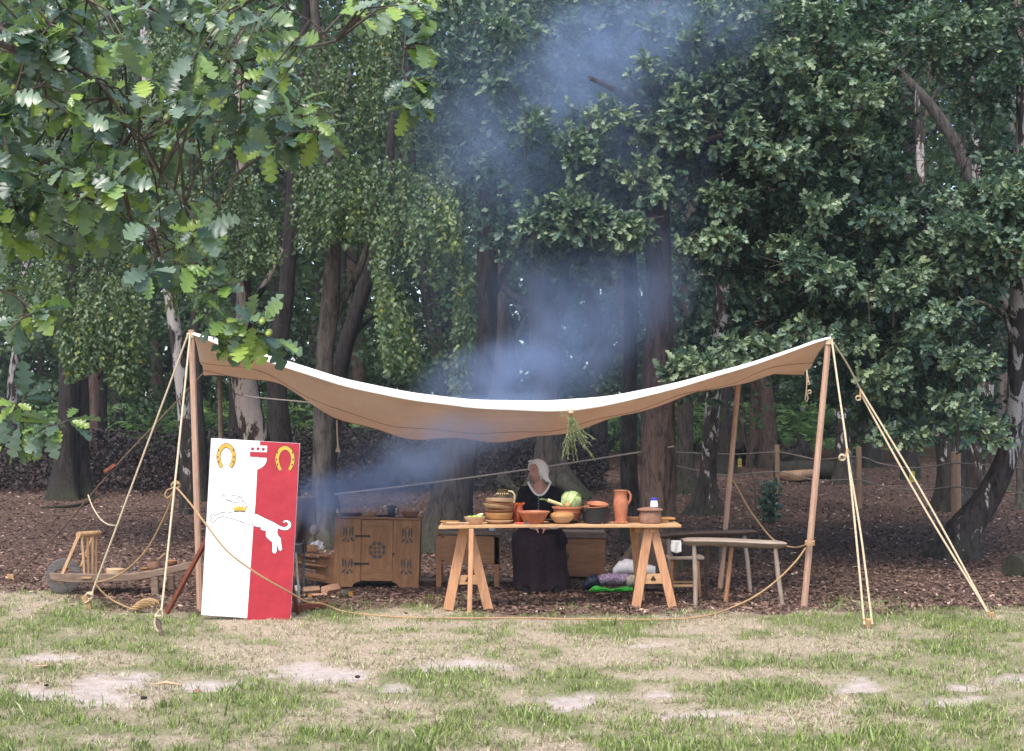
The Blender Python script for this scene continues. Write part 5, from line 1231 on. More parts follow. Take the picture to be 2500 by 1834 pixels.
# ------------------------------------------------------------------ painted board
def painted_board():
    y0 = 12.30
    TL, TR, BR, BL = [P(*Z2(*p), y0) for p in ((196, 127), (888, 168), (822, 1545), (130, 1500))]
    up = (TL - BL); tilt = 0.06                                # leans back against its struts
    TL = TL + Vector((0, tilt, 0)); TR = TR + Vector((0, tilt, 0))
    base = groundpt((BL + BR) / 2)
    root = thing('painted_board', 'tall heraldic board painted half white, half red, with horseshoes and a hound', 'board', tuple(base))
    ex = (TR - TL); ez = (BL - TL); nrm = ex.cross(ez).normalized()
    if nrm.y > 0: nrm = -nrm
    M_w = flat('white_board_paint', (0.84, 0.83, 0.82), (0.78, 0.77, 0.765), 6, 0.55, 0.12, 0.35)
    M_r = flat('red_board_paint', (0.43, 0.027, 0.043), (0.32, 0.016, 0.027), 7, 0.5, 0.25, 0.4)
    M_g = flat('gold_paint', (0.62, 0.39, 0.06), (0.52, 0.30, 0.04), 12, 0.5, 0.1)
    M_k = flat('black_outline_paint', (0.05, 0.035, 0.03), (0.03, 0.02, 0.02), 20, 0.6, 0.05)
    M_l = flat('grey_outline_paint', (0.28, 0.27, 0.29), (0.2, 0.19, 0.21), 20, 0.6, 0.05)
    # zoom pixel -> point on the face, lifted by h
    o_, xx, yy = (196, 127), (692.0, 41.0), (-66.0, 1373.0)
    det = xx[0] * yy[1] - xx[1] * yy[0]
    def L(x, y, h=0.0):
        dx, dy = x - o_[0], y - o_[1]
        a = (dx * yy[1] - dy * yy[0]) / det; b = (xx[0] * dy - xx[1] * dx) / det
        return TL + ex * a + ez * b + nrm * h
    th = 0.028
    mb = MB(); mb.prism([TL, TR, BR, BL], -nrm * th); mb.build('panel', M_w, root, bevel=0.003)
    def patch(name, pts, mat, h, parent=root, t=0.0016):
        mb = MB(); mb.prism([L(x, y, h) for x, y in pts], -nrm * t); return mb.build(name, mat, parent)
    red = patch('red_half', [(578, 151), (886, 169), (820, 1543), (484, 1549), (530, 810), (545, 640), (557, 375), (577, 190)], M_r, 0.002)
    # shield in the middle of the top
    patch('shield_band', [(500, 232), (632, 238), (630, 276), (500, 272)], M_r, 0.0036)
    patch('shield_chief', [(500, 183), (634, 187), (632, 237), (499, 233)], M_w, 0.0045)
    for c in ((521, 211), (563, 211), (604, 214)):
        patch('roundel_ring', [(c[0] + 13 * math.cos(a * .524), c[1] + 13 * math.sin(a * .524)) for a in range(12)], M_k, 0.0052)
        patch('roundel', [(c[0] + 10 * math.cos(a * .524), c[1] + 10 * math.sin(a * .524)) for a in range(12)], M_r, 0.0062)
    cup = [(500, 278), (630, 281), (631, 300), (625, 320), (612, 340), (590, 358), (556, 374), (530, 358), (512, 335), (503, 310)]
    patch('shield_bowl', cup, M_w, 0.0042)
    # horseshoes: outline below, gold above, dark nail holes
    def shoe(cx, cy, s=1.0):
        out = [(-42, 98), (-62, 60), (-74, 10), (-64, -40), (-40, -78), (-10, -94), (22, -92), (52, -70), (72, -34), (78, 10), (72, 56), (48, 98)]
        inn = [(28, 90), (46, 48), (52, 8), (46, -28), (30, -54), (4, -66), (-20, -56), (-38, -28), (-46, 8), (-38, 52), (-20, 92)]
        def ring(g):
            o2 = [(x * (1 + g), y * (1 + g)) for x, y in out]; i2 = [(x * (1 - g * 1.4), y * (1 - g * .9)) for x, y in inn]
            return [(cx + x * s, cy + y * s) for x, y in o2 + i2]
        def strip(name, pts_o, pts_i, mat, h):
            mb = MB(); n = len(pts_o)
            A = [L(cx + x * s, cy + y * s, h) for x, y in pts_o]; B = [L(cx + x * s, cy + y * s, h) for x, y in pts_i]
            vs = A + B + [v - nrm * 0.0016 for v in A + B]; m = 2 * n; f = []
            for i in range(n - 1):
                f += [(i, i + 1, n + i + 1, n + i), (m + i, m + n + i, m + n + i + 1, m + i + 1), (i, m + i, m + i + 1, i + 1), (n + i, n + i + 1, m + n + i + 1, m + n + i)]
            f += [(0, n, m + n, m), (n - 1, m + n - 1, m + 2 * n - 1, 2 * n - 1)]
            mb.add(vs, f); return mb.build(name, mat, root)
        inn2 = inn[::-1]
        # resample inner to match the outer count
        t_o = np.linspace(0, 1, 25)
        po_ = np.array(out); pi_ = np.array(inn2)
        fo = lambda p: np.stack([np.interp(t_o, np.linspace(0, 1, len(p)), p[:, 0]), np.interp(t_o, np.linspace(0, 1, len(p)), p[:, 1])], 1)
        O_, I_ = fo(po_), fo(pi_)
        strip('horseshoe_outline', O_ * 1.05, I_ * 0.94, M_k, 0.0036)
        hs = strip('horseshoe', O_, I_, M_g, 0.0052)
        for hx, hy in ((-56, -42), (60, -42), (-62, 12), (66, 12), (-54, 52), (60, 52)):
            patch('nail_hole', [(cx + (hx + 5 * math.cos(a)) * s, cy + (hy + 9 * math.sin(a)) * s) for a in np.arange(8) * .785], M_k, 0.0066, hs)
    shoe(312, 262, 0.98); shoe(770, 282, 1.0)
    # the leaping hound: white on the red half, drawn in thin grey lines on the white half
    hound = [(528, 716), (560, 722), (600, 742), (650, 766), (700, 790), (735, 812), (765, 822), (790, 815), (801, 800), (796, 784), (780, 780), (766, 788), (760, 778), (774, 768), (795, 767), (815, 778), (824, 798), (818, 822), (800, 840), (772, 845), (742, 838), (720, 828), (716, 860), (722, 885), (742, 905), (746, 940), (750, 970), (755, 990), (744, 1004), (730, 1000), (720, 975), (712, 945), (708, 925), (711, 960), (712, 1005), (702, 1025), (684, 1020), (677, 1002), (680, 970), (676, 935), (650, 915), (630, 895), (626, 870), (630, 848), (606, 846), (586, 836), (592, 822), (560, 818), (526, 808)]
    cx0, cy0 = np.mean([p[0] for p in hound]), np.mean([p[1] for p in hound])
    k_out = []
    for i in range(len(hound)):
        (xa, ya), (xb, yb) = hound[i - 1], hound[(i + 1) % len(hound)]
        nx_, ny_ = (yb - ya), -(xb - xa); l = math.hypot(nx_, ny_) or 1
        k_out.append((hound[i][0] + nx_ / l * 4, hound[i][1] + ny_ / l * 4))
    patch('hound_outline', k_out, M_k, 0.0036); patch('hound', hound, M_w, 0.0055)
    def stroke(pts, w=5.0, mat=M_l, name='hound_line', h=0.002):
        mb = MB(); mb.tube([L(x, y, h) for x, y in pts], 0.0011 * w / 2, 4); mb.build(name, mat, root)
    for pts in ([(296, 560), (310, 590), (330, 612), (370, 625), (430, 632), (448, 612), (440, 590), (415, 578), (385, 575), (350, 568)], [(312, 604), (345, 612)], [(395, 596), (425, 590)],
                [(380, 712), (330, 700), (280, 706), (235, 728), (205, 715), (192, 735), (210, 748), (190, 770), (215, 785), (235, 768), (250, 748), (290, 737), (345, 748), (400, 765), (470, 790), (530, 808)], [(430, 770), (440, 785)], [(300, 560), (285, 575), (296, 592)], [(448, 612), (470, 640), (500, 690), (528, 716)], [(655, 842), (660, 890)]): stroke(pts)
    crown = [(380, 695), (368, 655), (388, 672), (398, 658), (410, 664), (422, 652), (434, 664), (446, 656), (456, 670), (480, 654), (466, 697), (424, 690)]
    patch('crown_collar', crown, M_g, 0.0045)
    patch('crown_outline', [(379, 697), (424, 692), (467, 699), (466, 705), (424, 698), (380, 703)], M_k, 0.003)
    # easel struts behind
    mb = MB(); mb.beam(P(*Z1(1850, 620), 12.42), G(*Z1(1495, 1278), .01), 0.035, 0.035); mb.build('strut', M_redstrut, root, bevel=.003)
    mb = MB(); mb.beam(P(*Z2(818, 1190), 12.40), G(*Z2(884, 1490), .01), 0.035, 0.03); mb.build('strut', M_redstrut, root, bevel=.003)
    mb = MB(); mb.beam(G(*Z3(60, 1585), .03), G(*Z3(460, 1530), .03), 0.05, 0.05); mb.build('foot_rail', M_redstrut, root, bevel=.004)
painted_board()

# ------------------------------------------------------------------ wheelbarrow
def barrow():
    y = 14.25; W_ = lambda a, b, dy=0.0: P(*Z1(a, b), y + dy)
    base = groundpt(W_(1000, 1100))
    root = thing('wheelbarrow', 'long wooden wheelbarrow with solid wheel and slatted front rack', 'wheelbarrow', tuple(base))
    c = W_(572, 945, 0.02); c.z = gz(y) + 0.172
    wh = MB(); R_ = 0.172; rotx = Matrix.Rotation(R(90), 3, 'X') @ Matrix.Rotation(R(0), 3, 'Z'); yaw = Matrix.Rotation(R(16), 3, 'Z')
    rr = yaw @ rotx
    # solid disc built as rim and four quarter webs with openings near the hub
    n = 32; vs, fs = [], []
    def ring(r0, r1, t, a0=0, a1=2 * math.pi, m=n):
        mb = MB(); v = []; f = []
        for i in range(m + 1):
            a = a0 + (a1 - a0) * i / m
            for r in (r0, r1):
                for z in (-t / 2, t / 2): v.append(c + rr @ Vector((math.cos(a) * r, math.sin(a) * r, z)))
        for i in range(m):
            b = i * 4; q = b + 4
            f += [(b, b + 2, q + 2, q), (b + 1, q + 1, q + 3, b + 3), (b, q, q + 1, b + 1), (b + 2, b + 3, q + 3, q + 2)]
        f += [(0, 1, 3, 2), (m * 4, m * 4 + 2, m * 4 + 3, m * 4 + 1)]
        mb.add(v, f); return mb
    M_wheel = wood('grey_wheel_wood', (0.17, 0.15, 0.145), (0.085, 0.075, 0.07), 'x', dirt=.6)
    wheel = ring(0.095, R_, 0.05).build('wheel', M_wheel, root, bevel=.003)
    for k in range(4): ring(0.03, 0.097, 0.045, k * math.pi / 2 - .28, k * math.pi / 2 + .28, 6).build('spoke', M_wheel, wheel)
    mb = MB(); mb.lathe([(0.034, -.05), (0.036, 0), (0.034, .05)], c, 14, rr); mb.build('hub', M_wheel, wheel, smooth=True)
    mb = MB(); mb.tube([c + rr @ Vector((0, 0, -.16)), c + rr @ Vector((0, 0, .16))], 0.014, 8); mb.build('axle', M_iron, wheel, smooth=True)
    def shaft(dy, name):
        tp = [(440, 915), (640, 922), (860, 925), (1180, 920), (1330, 898), (1480, 868), (1640, 830), (1800, 792)]; bt = [(450, 985), (650, 1003), (850, 1005), (1200, 985), (1340, 962), (1490, 932), (1640, 895), (1800, 846)]
        A = [W_(a, b, dy) for a, b in tp]; B = [W_(a, b, dy) for a, b in bt]; n = len(A); w = Vector((0, 0.05, 0)); mb = MB()
        vs = A + B + [q + w for q in A] + [q + w for q in B]; f = []
        for i in range(n - 1):
            f += [(i, n + i, n + i + 1, i + 1), (2 * n + i, 2 * n + i + 1, 3 * n + i + 1, 3 * n + i), (i, i + 1, 2 * n + i + 1, 2 * n + i), (n + i, 3 * n + i, 3 * n + i + 1, n + i + 1)]
        f += [(0, 2 * n, 3 * n, n), (n - 1, 2 * n - 1, 4 * n - 1, 3 * n - 1)]
        mb.add(vs, f); return mb.build(name, M_barrow, root, bevel=.006)
    shaft(-0.20, 'shaft'); shaft(0.22, 'shaft')
    mb = MB(); mb.box(W_(775, 957, -.207), (0.10, 0.012, 0.017)); mb.build('wedge', M_cleanpeg, root)
    for k in range(6):
        a = W_(800 + k * 115, 945 - max(0, k - 3) * 14, -.14); mb = MB(); mb.box(a + Vector((0, .2, 0)), (0.10, 0.36, 0.02)); mb.build('bed_slat', M_barrow, root, bevel=.003)
    for (x0, y0_, x1, y1, dy) in ((1388, 950, 1395, 1130, -.17), (1530, 930, 1535, 1112, .2)):
        q = W_(x1, y1, dy); q.z = gz(q.y); mb = MB(); mb.beam(q, W_(x0, y0_, dy), 0.07, 0.06, up=(0, 1, 0)); mb.build('leg', M_barrow, root, bevel=.006)
    mb = MB(); a, b = W_(700, 575, -.12), W_(890, 558, .12); mb.tube([a, a.lerp(b, .5), b], [0.034, .031, .029], 12, jit=.04); lg = mb.build('rack_roller', M_cleanpeg, root, smooth=True, angle=50)
    for (x0, x1, dy) in ((735, 758, -.1), (783, 795, -.03), (833, 829, .03), (866, 860, .09)):
        mb = MB(); mb.beam(W_(x1, 925, dy), W_(x0, 575, dy), 0.022, 0.024, up=(0, 1, 0)); mb.build('slat', M_cleanpeg, root, bevel=.002)
    mb = MB(); mb.beam(W_(722, 860, .1), W_(830, 585, .12), 0.022, 0.022, up=(0, 1, 0)); mb.build('brace', M_cleanpeg, root, bevel=.002)
    mb = MB(); mb.beam(W_(560, 925, -.19), W_(700, 595, -.13), 0.03, 0.026, up=(0, 1, 0)); mb.build('brace', M_cleanpeg, root, bevel=.002)
    # things lying in it
    q = W_(1035, 925, 0)
    mb = MB(); mb.lathe([(0.07, 0), (0.086, .01), (.088, .05), (.075, .058), (.01, .06)], q, 20, wob=.05); tag(mb.build('wooden_bowl', M_bowl_pale, None, tuple(q), smooth=True, angle=40), 'pale round wooden block lying in the wheelbarrow', 'block')
    q = W_(1385, 875, 0); rt = Matrix.Rotation(R(-14), 3, 'Y')
    pn = thing('clay_pan', 'clay pan with a wooden handle resting in the wheelbarrow', 'pan', tuple(q))
    mb = MB(); mb.lathe([(0.04, 0), (0.06, .006), (.068, .04), (.066, .07), (.06, .07), (.058, .02), (.002, .015)], q, 20, rt); mb.build('body', M_terra2, pn, smooth=True, angle=50)
    mb = MB(); mb.tube([W_(1440, 775, 0), W_(1478, 738, 0)], .008, 6); mb.build('handle', M_cleanpeg, pn, smooth=True)
    q = W_(1540, 850, .05)
    mb = MB(); mb.lathe([(0.03, 0), (0.05, .02), (.055, .05), (.03, .062), (.001, .065)], q, 18); tag(mb.build('clay_bowl', M_bowl_red, None, tuple(q), smooth=True, angle=50), 'upturned brown bowl at the handle end of the wheelbarrow', 'bowl')
    q = W_(1290, 893, -.05)
    mb = MB(); mb.lathe([(0.02, 0), (0.035, .01), (.045, .025), (.04, .027), (.001, .012)], q, 16); tag(mb.build('small_dish', M_bowl_mid, None, tuple(q), smooth=True, angle=50), 'small brown dish beside the clay pan in the barrow', 'dish')
    q = W_(1210, 895, 0)
    mb = MB(); mb.ball(q + Vector((0, 0, .018)), (.022, .02, .018), jit=.05); tag(mb.build('dark_stone', M_grey_iron, None, tuple(q), smooth=True), 'small dark stone lying in the wheelbarrow', 'stone')
barrow()

# ------------------------------------------------------------------ fire place: iron box, crate, hide, firewood
def fireplace():
    y = 14.3; W_ = lambda a, b, dy=0.0: P(*Z3(a, b), y + dy)
    g = lambda a, b, dy=0.0: groundpt(W_(a, b, dy))
    root = thing('fire_box', 'black iron fire box on a tall grey leg beside the board', 'fire box', tuple(g(120, 1500, -.9)))
    mb = MB(); a = W_(-10, 890, -.2)
    for (c, s_) in (((0.0, -.15, 0), (.36, .012, .09)), ((0.0, .15, 0), (.36, .012, .09)), ((-.18, 0, 0), (.012, .288, .09)), ((.18, 0, 0), (.012, .288, .09)), ((0, 0, -.04), (.35, .29, .012))): mb.box(a + Vector(c), s_)
    mb.build('tray', M_iron, root)
    for sx, bx, by, dy in ((100, 150, 1540, -.9),):
        b = g(bx, by, dy); mb = MB(); mb.beam(b, W_(105, 930, -.33), 0.022, 0.02); mb.build('leg', M_grey_iron, root, bevel=.003)
    for dx, dy in ((-.16, -.14), (-.16, .14), (.16, .14)):
        b = a + Vector((dx, dy, -.045)); mb = MB(); mb.beam(Vector((b.x, b.y, gz(b.y))), b, .02, .02); mb.build('leg', M_grey_iron, root, bevel=.003)
    mb = MB(); mb.tube([W_(60, 860, -.35), W_(150, 850, -.35), W_(190, 835, -.35), W_(185, 805, -.35), W_(210, 798, -.35), W_(225, 820, -.35), W_(215, 850, -.35), W_(212, 900, -.35), W_(190, 1000, -.35), W_(170, 1180, -.35), W_(185, 1205, -.35), W_(165, 1230, -.35)], 0.007, 6); mb.build('pot_hook', M_iron, root, smooth=True)
    # glowing charcoal is hidden in the tray: lumps only
    mb = MB()
    for k in range(16): mb.ball(a + Vector((rng.uniform(-.15, .15), rng.uniform(-.12, .12), .01 + .02 * rng.random())), .03, 8, 6, jit=.2)
    o = mb.build('charcoal', M_iron, root); o['kind'] = 'stuff'
    # open slatted crate, tilted
    cr = thing('wooden_crate', 'tilted open wooden crate with shelves behind the fire box', 'crate', tuple(g(300, 1290, .3)))
    rot = Matrix.Rotation(R(7), 3, 'Y'); y2 = .35
    def bd(name, x0, y0_, x1, y1, h, dep=.2, mat=M_chest, dy=0):
        A, B = W_(x0, y0_, y2 + dy), W_(x1, y1, y2 + dy); mb = MB(); mb.beam(A, B, dep, h, up=(0, 0, 1)); mb.build(name, mat, cr, bevel=.002)
    bd('shelf', 60, 935, 495, 975, .014); bd('shelf', 55, 1035, 470, 1095, .014); bd('shelf', 60, 1190, 440, 1260, .016)
    bd('side', 492, 965, 440, 1290, .016); bd('side', 70, 930, 40, 1200, .016)
    bd('back_slat', 70, 985, 470, 1030, .03, .012, M_chest, .09); bd('back_slat', 60, 1080, 455, 1140, .03, .012, M_chest, .09)
    bd('front_rail', 160, 1175, 440, 1235, .05, .014, M_chest, -.1)
    q = W_(285, 930, y2)
    mb = MB(); mb.box(q + Vector((0, 0, .035)), (.125, .09, .065), Matrix.Rotation(R(8), 3, 'Z')); tag(mb.build('small_box', M_oakwood, None, tuple(q), bevel=.004), 'small brown box on top of the tilted crate', 'box')
    q = W_(345, 905, y2 + .1); vs, fs = [], []
    mb = MB()
    for i in range(7):
        for j in range(5): vs.append(q + Vector(((i - 3) * .022 + .01 * math.sin(j * 2), .02 * math.sin(i * 2.1 + j), j * .024 * (1 - .1 * abs(i - 3)) + .006 * math.sin(i * 3 + j))))
    fs = [(i * 5 + j, i * 5 + j + 1, i * 5 + j + 6, i * 5 + j + 5) for i in range(6) for j in range(4)]
    mb.add(vs, fs); o = mb.build('crumpled_paper', M_linen, None, tuple(q)); o.modifiers.new('thickness', 'SOLIDIFY').thickness = .004; tag(o, 'crumpled white paper bag on the tilted crate', 'paper bag')
    # brown hide hung as wind break
    M_hide = flat('smoked_hide', (0.15, 0.105, 0.095), (0.08, 0.055, 0.05), 5, .85, .4, .2)
    hd = thing('hide_screen', 'smoke browned hide hung as a wind break behind the fire', 'screen', tuple(g(200, 1250, .9)))
    vs = []; nx_, ny_ = 14, 16
    for i in range(nx_ + 1):
        for j in range(ny_ + 1):
            s, t = i / nx_, j / ny_
            xr = 335 - 110 * t ** 1.4; x = 20 + (xr - 20) * s; yy = 312 + 600 * t - 8 * s
            vs.append(W_(x, yy, .75 + .06 * math.sin(s * 9 + t * 2) * (.3 + t)))
    mb = MB(); mb.add(vs, [(i * (ny_ + 1) + j, i * (ny_ + 1) + j + 1, (i + 1) * (ny_ + 1) + j + 1, (i + 1) * (ny_ + 1) + j) for i in range(nx_) for j in range(ny_)])
    o = mb.build('hide', M_hide, hd, smooth=True, angle=80); o.modifiers.new('thickness', 'SOLIDIFY').thickness = .004
    for x in (25, 330):
        b = g(x, 1300, .78); mb = MB(); mb.tube([b, W_(x, 295, .78)], .014, 7); mb.build('stake', M_post, hd, smooth=True)
    mb = MB(); mb.tube([W_(10, 312, .77), W_(345, 304, .77)], .013, 7); mb.build('rail', M_post, hd, smooth=True)
    q = W_(320, 735, .6)
    mb = MB(); mb.ball(q + Vector((0, 0, .05)), (.05, .03, .055), 14, 9, jit=.05); o = mb.build('cloth_pouch', flat('drab_cloth', (.34, .28, .24), (.22, .18, .15), 12, .9), None, tuple(q), smooth=True); tag(o, 'small drab cloth pouch hanging beside the smoky hide', 'pouch')
    # firewood
    def billet(label, x, y_, l, r, dy, yaw, mat, end, sides=10, tilt=0):
        q = g(x, y_, dy); d = Vector((math.cos(yaw), math.sin(yaw), tilt)); c = q + Vector((0, 0, r * .9))
        root = thing('firewood', label, 'firewood', tuple(q), 'firewood by the fire')
        mb = MB(); mb.tube([c - d * l / 2, c, c + d * l / 2], [r, r * 1.05, r], sides, jit=.05); mb.build('billet', mat, root, smooth=sides > 6, angle=35)
        e = c - d * (l / 2); qd = (-d).to_track_quat('Z', 'Y').to_matrix(); mb = MB(); mb.lathe([(r * .9, -.004), (r * .9, .004), (.002, .005)], e, sides, qd); mb.build('cut_face', end, root)
    M_end = flat('fresh_cut_wood', (.50, .30, .19), (.38, .20, .12), 20, .8, .2, .2); M_endo = flat('orange_cut_wood', (.46, .21, .06), (.34, .14, .04), 20, .8, .2, .2)
    billet('pale split log end facing the grass by the cupboard foot', 505, 1380, .2, .052, -.1, R(62), M_end, M_end, 5)
    billet('short round log with a fresh orange cut end', 690, 1420, .14, .03, -.25, R(130), M_bark_pale, M_endo, 12)
    billet('pale split log on top of the firewood heap', 285, 1340, .16, .042, -.1, R(20), M_end, M_end, 5, .05)
    billet('greyish log under the crate', 180, 1290, .26, .04, .05, R(35), M_bark_pale, M_endo, 10)
    billet('thin split stick at the edge of the firewood heap', 330, 1405, .22, .018, -.3, R(15), M_end, M_end, 5)
    billet('short dark log beside the fire box leg', 250, 1385, .14, .026, -.35, R(110), M_bark_dark, M_endo, 10)
    billet('white barked log leaning by the board edge', 80, 1330, .22, .045, -.3, R(80), flat('white_bark', (.5, .46, .42), (.3, .27, .24), 20, .8), M_end, 10, .2)
fireplace()

# ------------------------------------------------------------------ cupboard and the pots on it
def cupboard():
    y = 14.62; k = 1 / 4.72 * y / F
    W_ = lambda a, b, h=0.0: P(*Z3(a, b), y - h)
    root = thing('cupboard', 'carved oak cupboard with tracery door and iron hinges under the awning', 'cupboard', tuple(groundpt(W_(1030, 1350))))
    d = Vector((0, .38, 0))
    # carcass set back behind the face boards
    mb = MB(); mb.prism([W_(560, 545, -.02), W_(1535, 565, -.02), W_(1515, 1260, -.02), W_(535, 1245, -.02)], d); mb.build('carcass', M_oakwood, root)
    mb = MB(); mb.prism([W_(545, 522, .02), W_(1548, 548, .02), W_(1547, 568, .02), W_(544, 542, .02)], Vector((0, .44, 0))); mb.build('top', M_oakwood_x, root, bevel=.003)
    arcL = [(840, 1275), (800, 1285), (770, 1305), (752, 1340)]; arcR = [(1296, 1352), (1280, 1315), (1250, 1292), (1214, 1280)]
    t = Vector((0, .02, 0))
    mb = MB(); mb.prism([W_(556, 545), W_(862, 552), W_(845, 1275)] + [W_(a, b) for a, b in arcL] + [W_(596, 1334), W_(530, 1330)], t); pl = mb.build('side_panel', M_oakwood, root, bevel=.002)
    mb = MB(); mb.prism([W_(1232, 558), W_(1540, 566), W_(1520, 1362)] + [W_(a, b) for a, b in arcR], t); pr = mb.build('side_panel', M_oakwood, root, bevel=.002)
    mb = MB(); mb.prism([W_(868, 560, .004), W_(1226, 566, .004), W_(1212, 1272, .004), W_(849, 1264, .004)], t); door = mb.build('door', M_oakwood, root, bevel=.002)
    for (y0, y1) in ((562, 612), (614, 640), (1128, 1162), (1164, 1262)):
        mb = MB(); mb.prism([W_(871, y0, .010), W_(1223, y0 + 6, .010), W_(1222, y1 + 6, .010), W_(870, y1, .010)], Vector((0, .008, 0))); mb.build('rail', M_oakwood_x, door, bevel=.001)
    def carve(pts, parent, h, name='tracery'):
        mb = MB(); mb.prism([W_(a, b, h) for a, b in pts], Vector((0, .003, 0))); mb.build(name, M_tracery, parent)
    def lens(cx, cy, w, h_, rot=0, n=12):
        out = []
        for i in range(n):
            a = i / n * 6.283; x = math.cos(a) * w * (1 - .25 * abs(math.sin(a))); yq = math.sin(a) * h_
            out.append((cx + x * math.cos(rot) - yq * math.sin(rot), cy + x * math.sin(rot) + yq * math.cos(rot)))
        return out
    for parent, cx, cy in ((pl, 710, 630), (pl, 698, 995), (pr, 1390, 645), (pr, 1375, 1005)):
        for s in (-1, 1):
            carve(lens(cx + s * 50, cy + 64, 13, 58), parent, .003); carve(lens(cx + s * 20, cy + 70, 11, 58, s * .1), parent, .003)
            carve(lens(cx + s * 42, cy + 158, 13, 38, -s * .8), parent, .003)
        carve([(cx - 14, cy + 2), (cx + 14, cy + 2), (cx, cy + 26)], parent, .003)
        carve([(cx, cy + 145), (cx + 24, cy + 190), (cx - 24, cy + 190)], parent, .003)
    for i in range(8):
        a = i * math.pi / 4 + math.pi / 8; carve(lens(1042 + 80 * math.cos(a), 912 + 82 * math.sin(a), 21, 30, a), door, .0075)
    for i in range(4):
        a = i * math.pi / 2 + math.pi / 4; carve(lens(1042 + 32 * math.cos(a), 912 + 34 * math.sin(a), 19, 17, a), door, .0075)
    for (x, yq) in ((870, 745), (855, 1063)):
        mb = MB(); mb.prism([W_(x - 88, yq - 16, .014), W_(x - 62, yq - 6, .014), W_(x + 70, yq - 4, .014), W_(x + 96, yq - 18, .014), W_(x + 84, yq, .014), W_(x + 98, yq + 26, .014), W_(x + 70, yq + 12, .014), W_(x - 62, yq + 14, .014), W_(x - 90, yq + 24, .014), W_(x - 74, yq + 4, .014)], Vector((0, .004, 0))); mb.build('hinge', M_iron, door)
    mb = MB(); mb.lathe([(.007, 0), (.009, .012), (.004, .02)], W_(1233, 955, .004), 10, Matrix.Rotation(R(90), 3, 'X')); mb.build('door_knob', M_iron, door, smooth=True)
    top = lambda x, dy=.12: Vector((W_(x, 522).x, y + dy, W_(x, 522 + (x - 545) * .026).z + .001))
    # the pots on it
    q = top(725); mb = MB(); mb.lathe([(.075, 0), (.11, .008), (.128, .03), (.124, .032), (.10, .014), (.002, .010)], q, 26, sy=.75); tag(mb.build('dish', flat('dark_red_ware', (.10, .035, .03), (.06, .02, .018), 12, .4, .1), None, tuple(q), smooth=True, angle=50), 'wide dark red dish on the cupboard', 'dish')
    q = top(965, .2); mb = MB(); mb.box(q + Vector((0, 0, .027)), (.075, .06, .054)); tag(mb.build('small_box', M_bowl_mid, None, tuple(q), bevel=.003), 'little brown wooden box on the cupboard', 'box')
    q = top(1090); rt = thing('flat_ladle', 'low black dish with a lip beside the black mug', 'dish', tuple(q)); mb = MB(); mb.lathe([(.035, 0), (.055, .006), (.058, .02), (.052, .02), (.002, .008)], q, 18); mb.build('bowl', M_iron, rt, smooth=True, angle=50); mb = MB(); mb.beam(q + Vector((-.05, 0, .015)), q + Vector((-.09, 0, .02)), .02, .008); mb.build('lip', M_iron, rt)
    q = top(1195); rt = thing('black_mug', 'tall black mug with handle on the cupboard', 'mug', tuple(q)); mb = MB(); mb.lathe([(.038, 0), (.042, .01), (.038, .07), (.041, .118), (.036, .118), (.034, .02), (.002, .015)], q, 20); mb.build('body', M_iron, rt, smooth=True, angle=50)
    mb = MB(); mb.tube([q + Vector((.036, 0, .1)), q + Vector((.068, 0, .095)), q + Vector((.070, 0, .04)), q + Vector((.038, 0, .025))], .007, 7); mb.build('handle', M_iron, rt, smooth=True)
    q = top(1415, .1); mb = MB(); mb.lathe([(.045, 0), (.07, .01), (.094, .052), (.102, .064), (.096, .066), (.06, .018), (.002, .012)], q, 26); tag(mb.build('bowl', M_bowl_red, None, tuple(q), smooth=True, angle=50), 'brown wooden bowl at the edge of the cupboard', 'bowl')
cupboard()

# ------------------------------------------------------------------ chests
def chest1():
    y = 14.62; W_ = lambda a, b, h=0.0: P(*Z4(a, b), y - h)
    root = thing('plank_chest', 'plain wooden chest on four legs behind the left trestle', 'chest', tuple(groundpt(W_(400, 1390))))
    d = Vector((.0, .34, 0))
    mb = MB(); mb.prism([W_(112, 850), W_(705, 868), W_(702, 1150), W_(112, 1150)], d); mb.build('box', M_chest, root, bevel=.003)
    mb = MB(); mb.prism([W_(80, 806, .02), W_(720, 822, .02), W_(715, 860, .02), W_(112, 848, .02)], Vector((0, .39, 0))); mb.build('lid', M_darkplank, root, bevel=.003)
    for x, dy in ((88, 0), (672, 0), (88, .3), (672, .3)):
        a = W_(x, 1150); a.y += dy; b = Vector((a.x, a.y, gz(a.y)))
        mb = MB(); mb.box((a + b) / 2 + Vector((0, .02, .15)), (.055, .04, (a - b).length + .28)); mb.build('leg', M_chest, root, bevel=.003)
    for x, yq in ((128, 872), (690, 876), (128, 1112), (690, 1108)):
        mb = MB(); mb.box(W_(x, yq, .004), (.03, .006, .012)); mb.build('iron_strap', M_iron, root)
    q = W_(627, 808, -.12); q.z = W_(627, 822).z + .004
    M_w = flat('white_enamel', (.62, .60, .56), (.52, .5, .46), 10, .35, .05)
    mb = MB(); mb.lathe([(.03, 0), (.036, .006), (.036, .055), (.032, .056), (.03, .012), (.002, .01)], q, 18); tag(mb.build('white_cup', M_w, None, tuple(q), smooth=True, angle=50), 'small white cup standing on the plain chest', 'cup')
chest1()
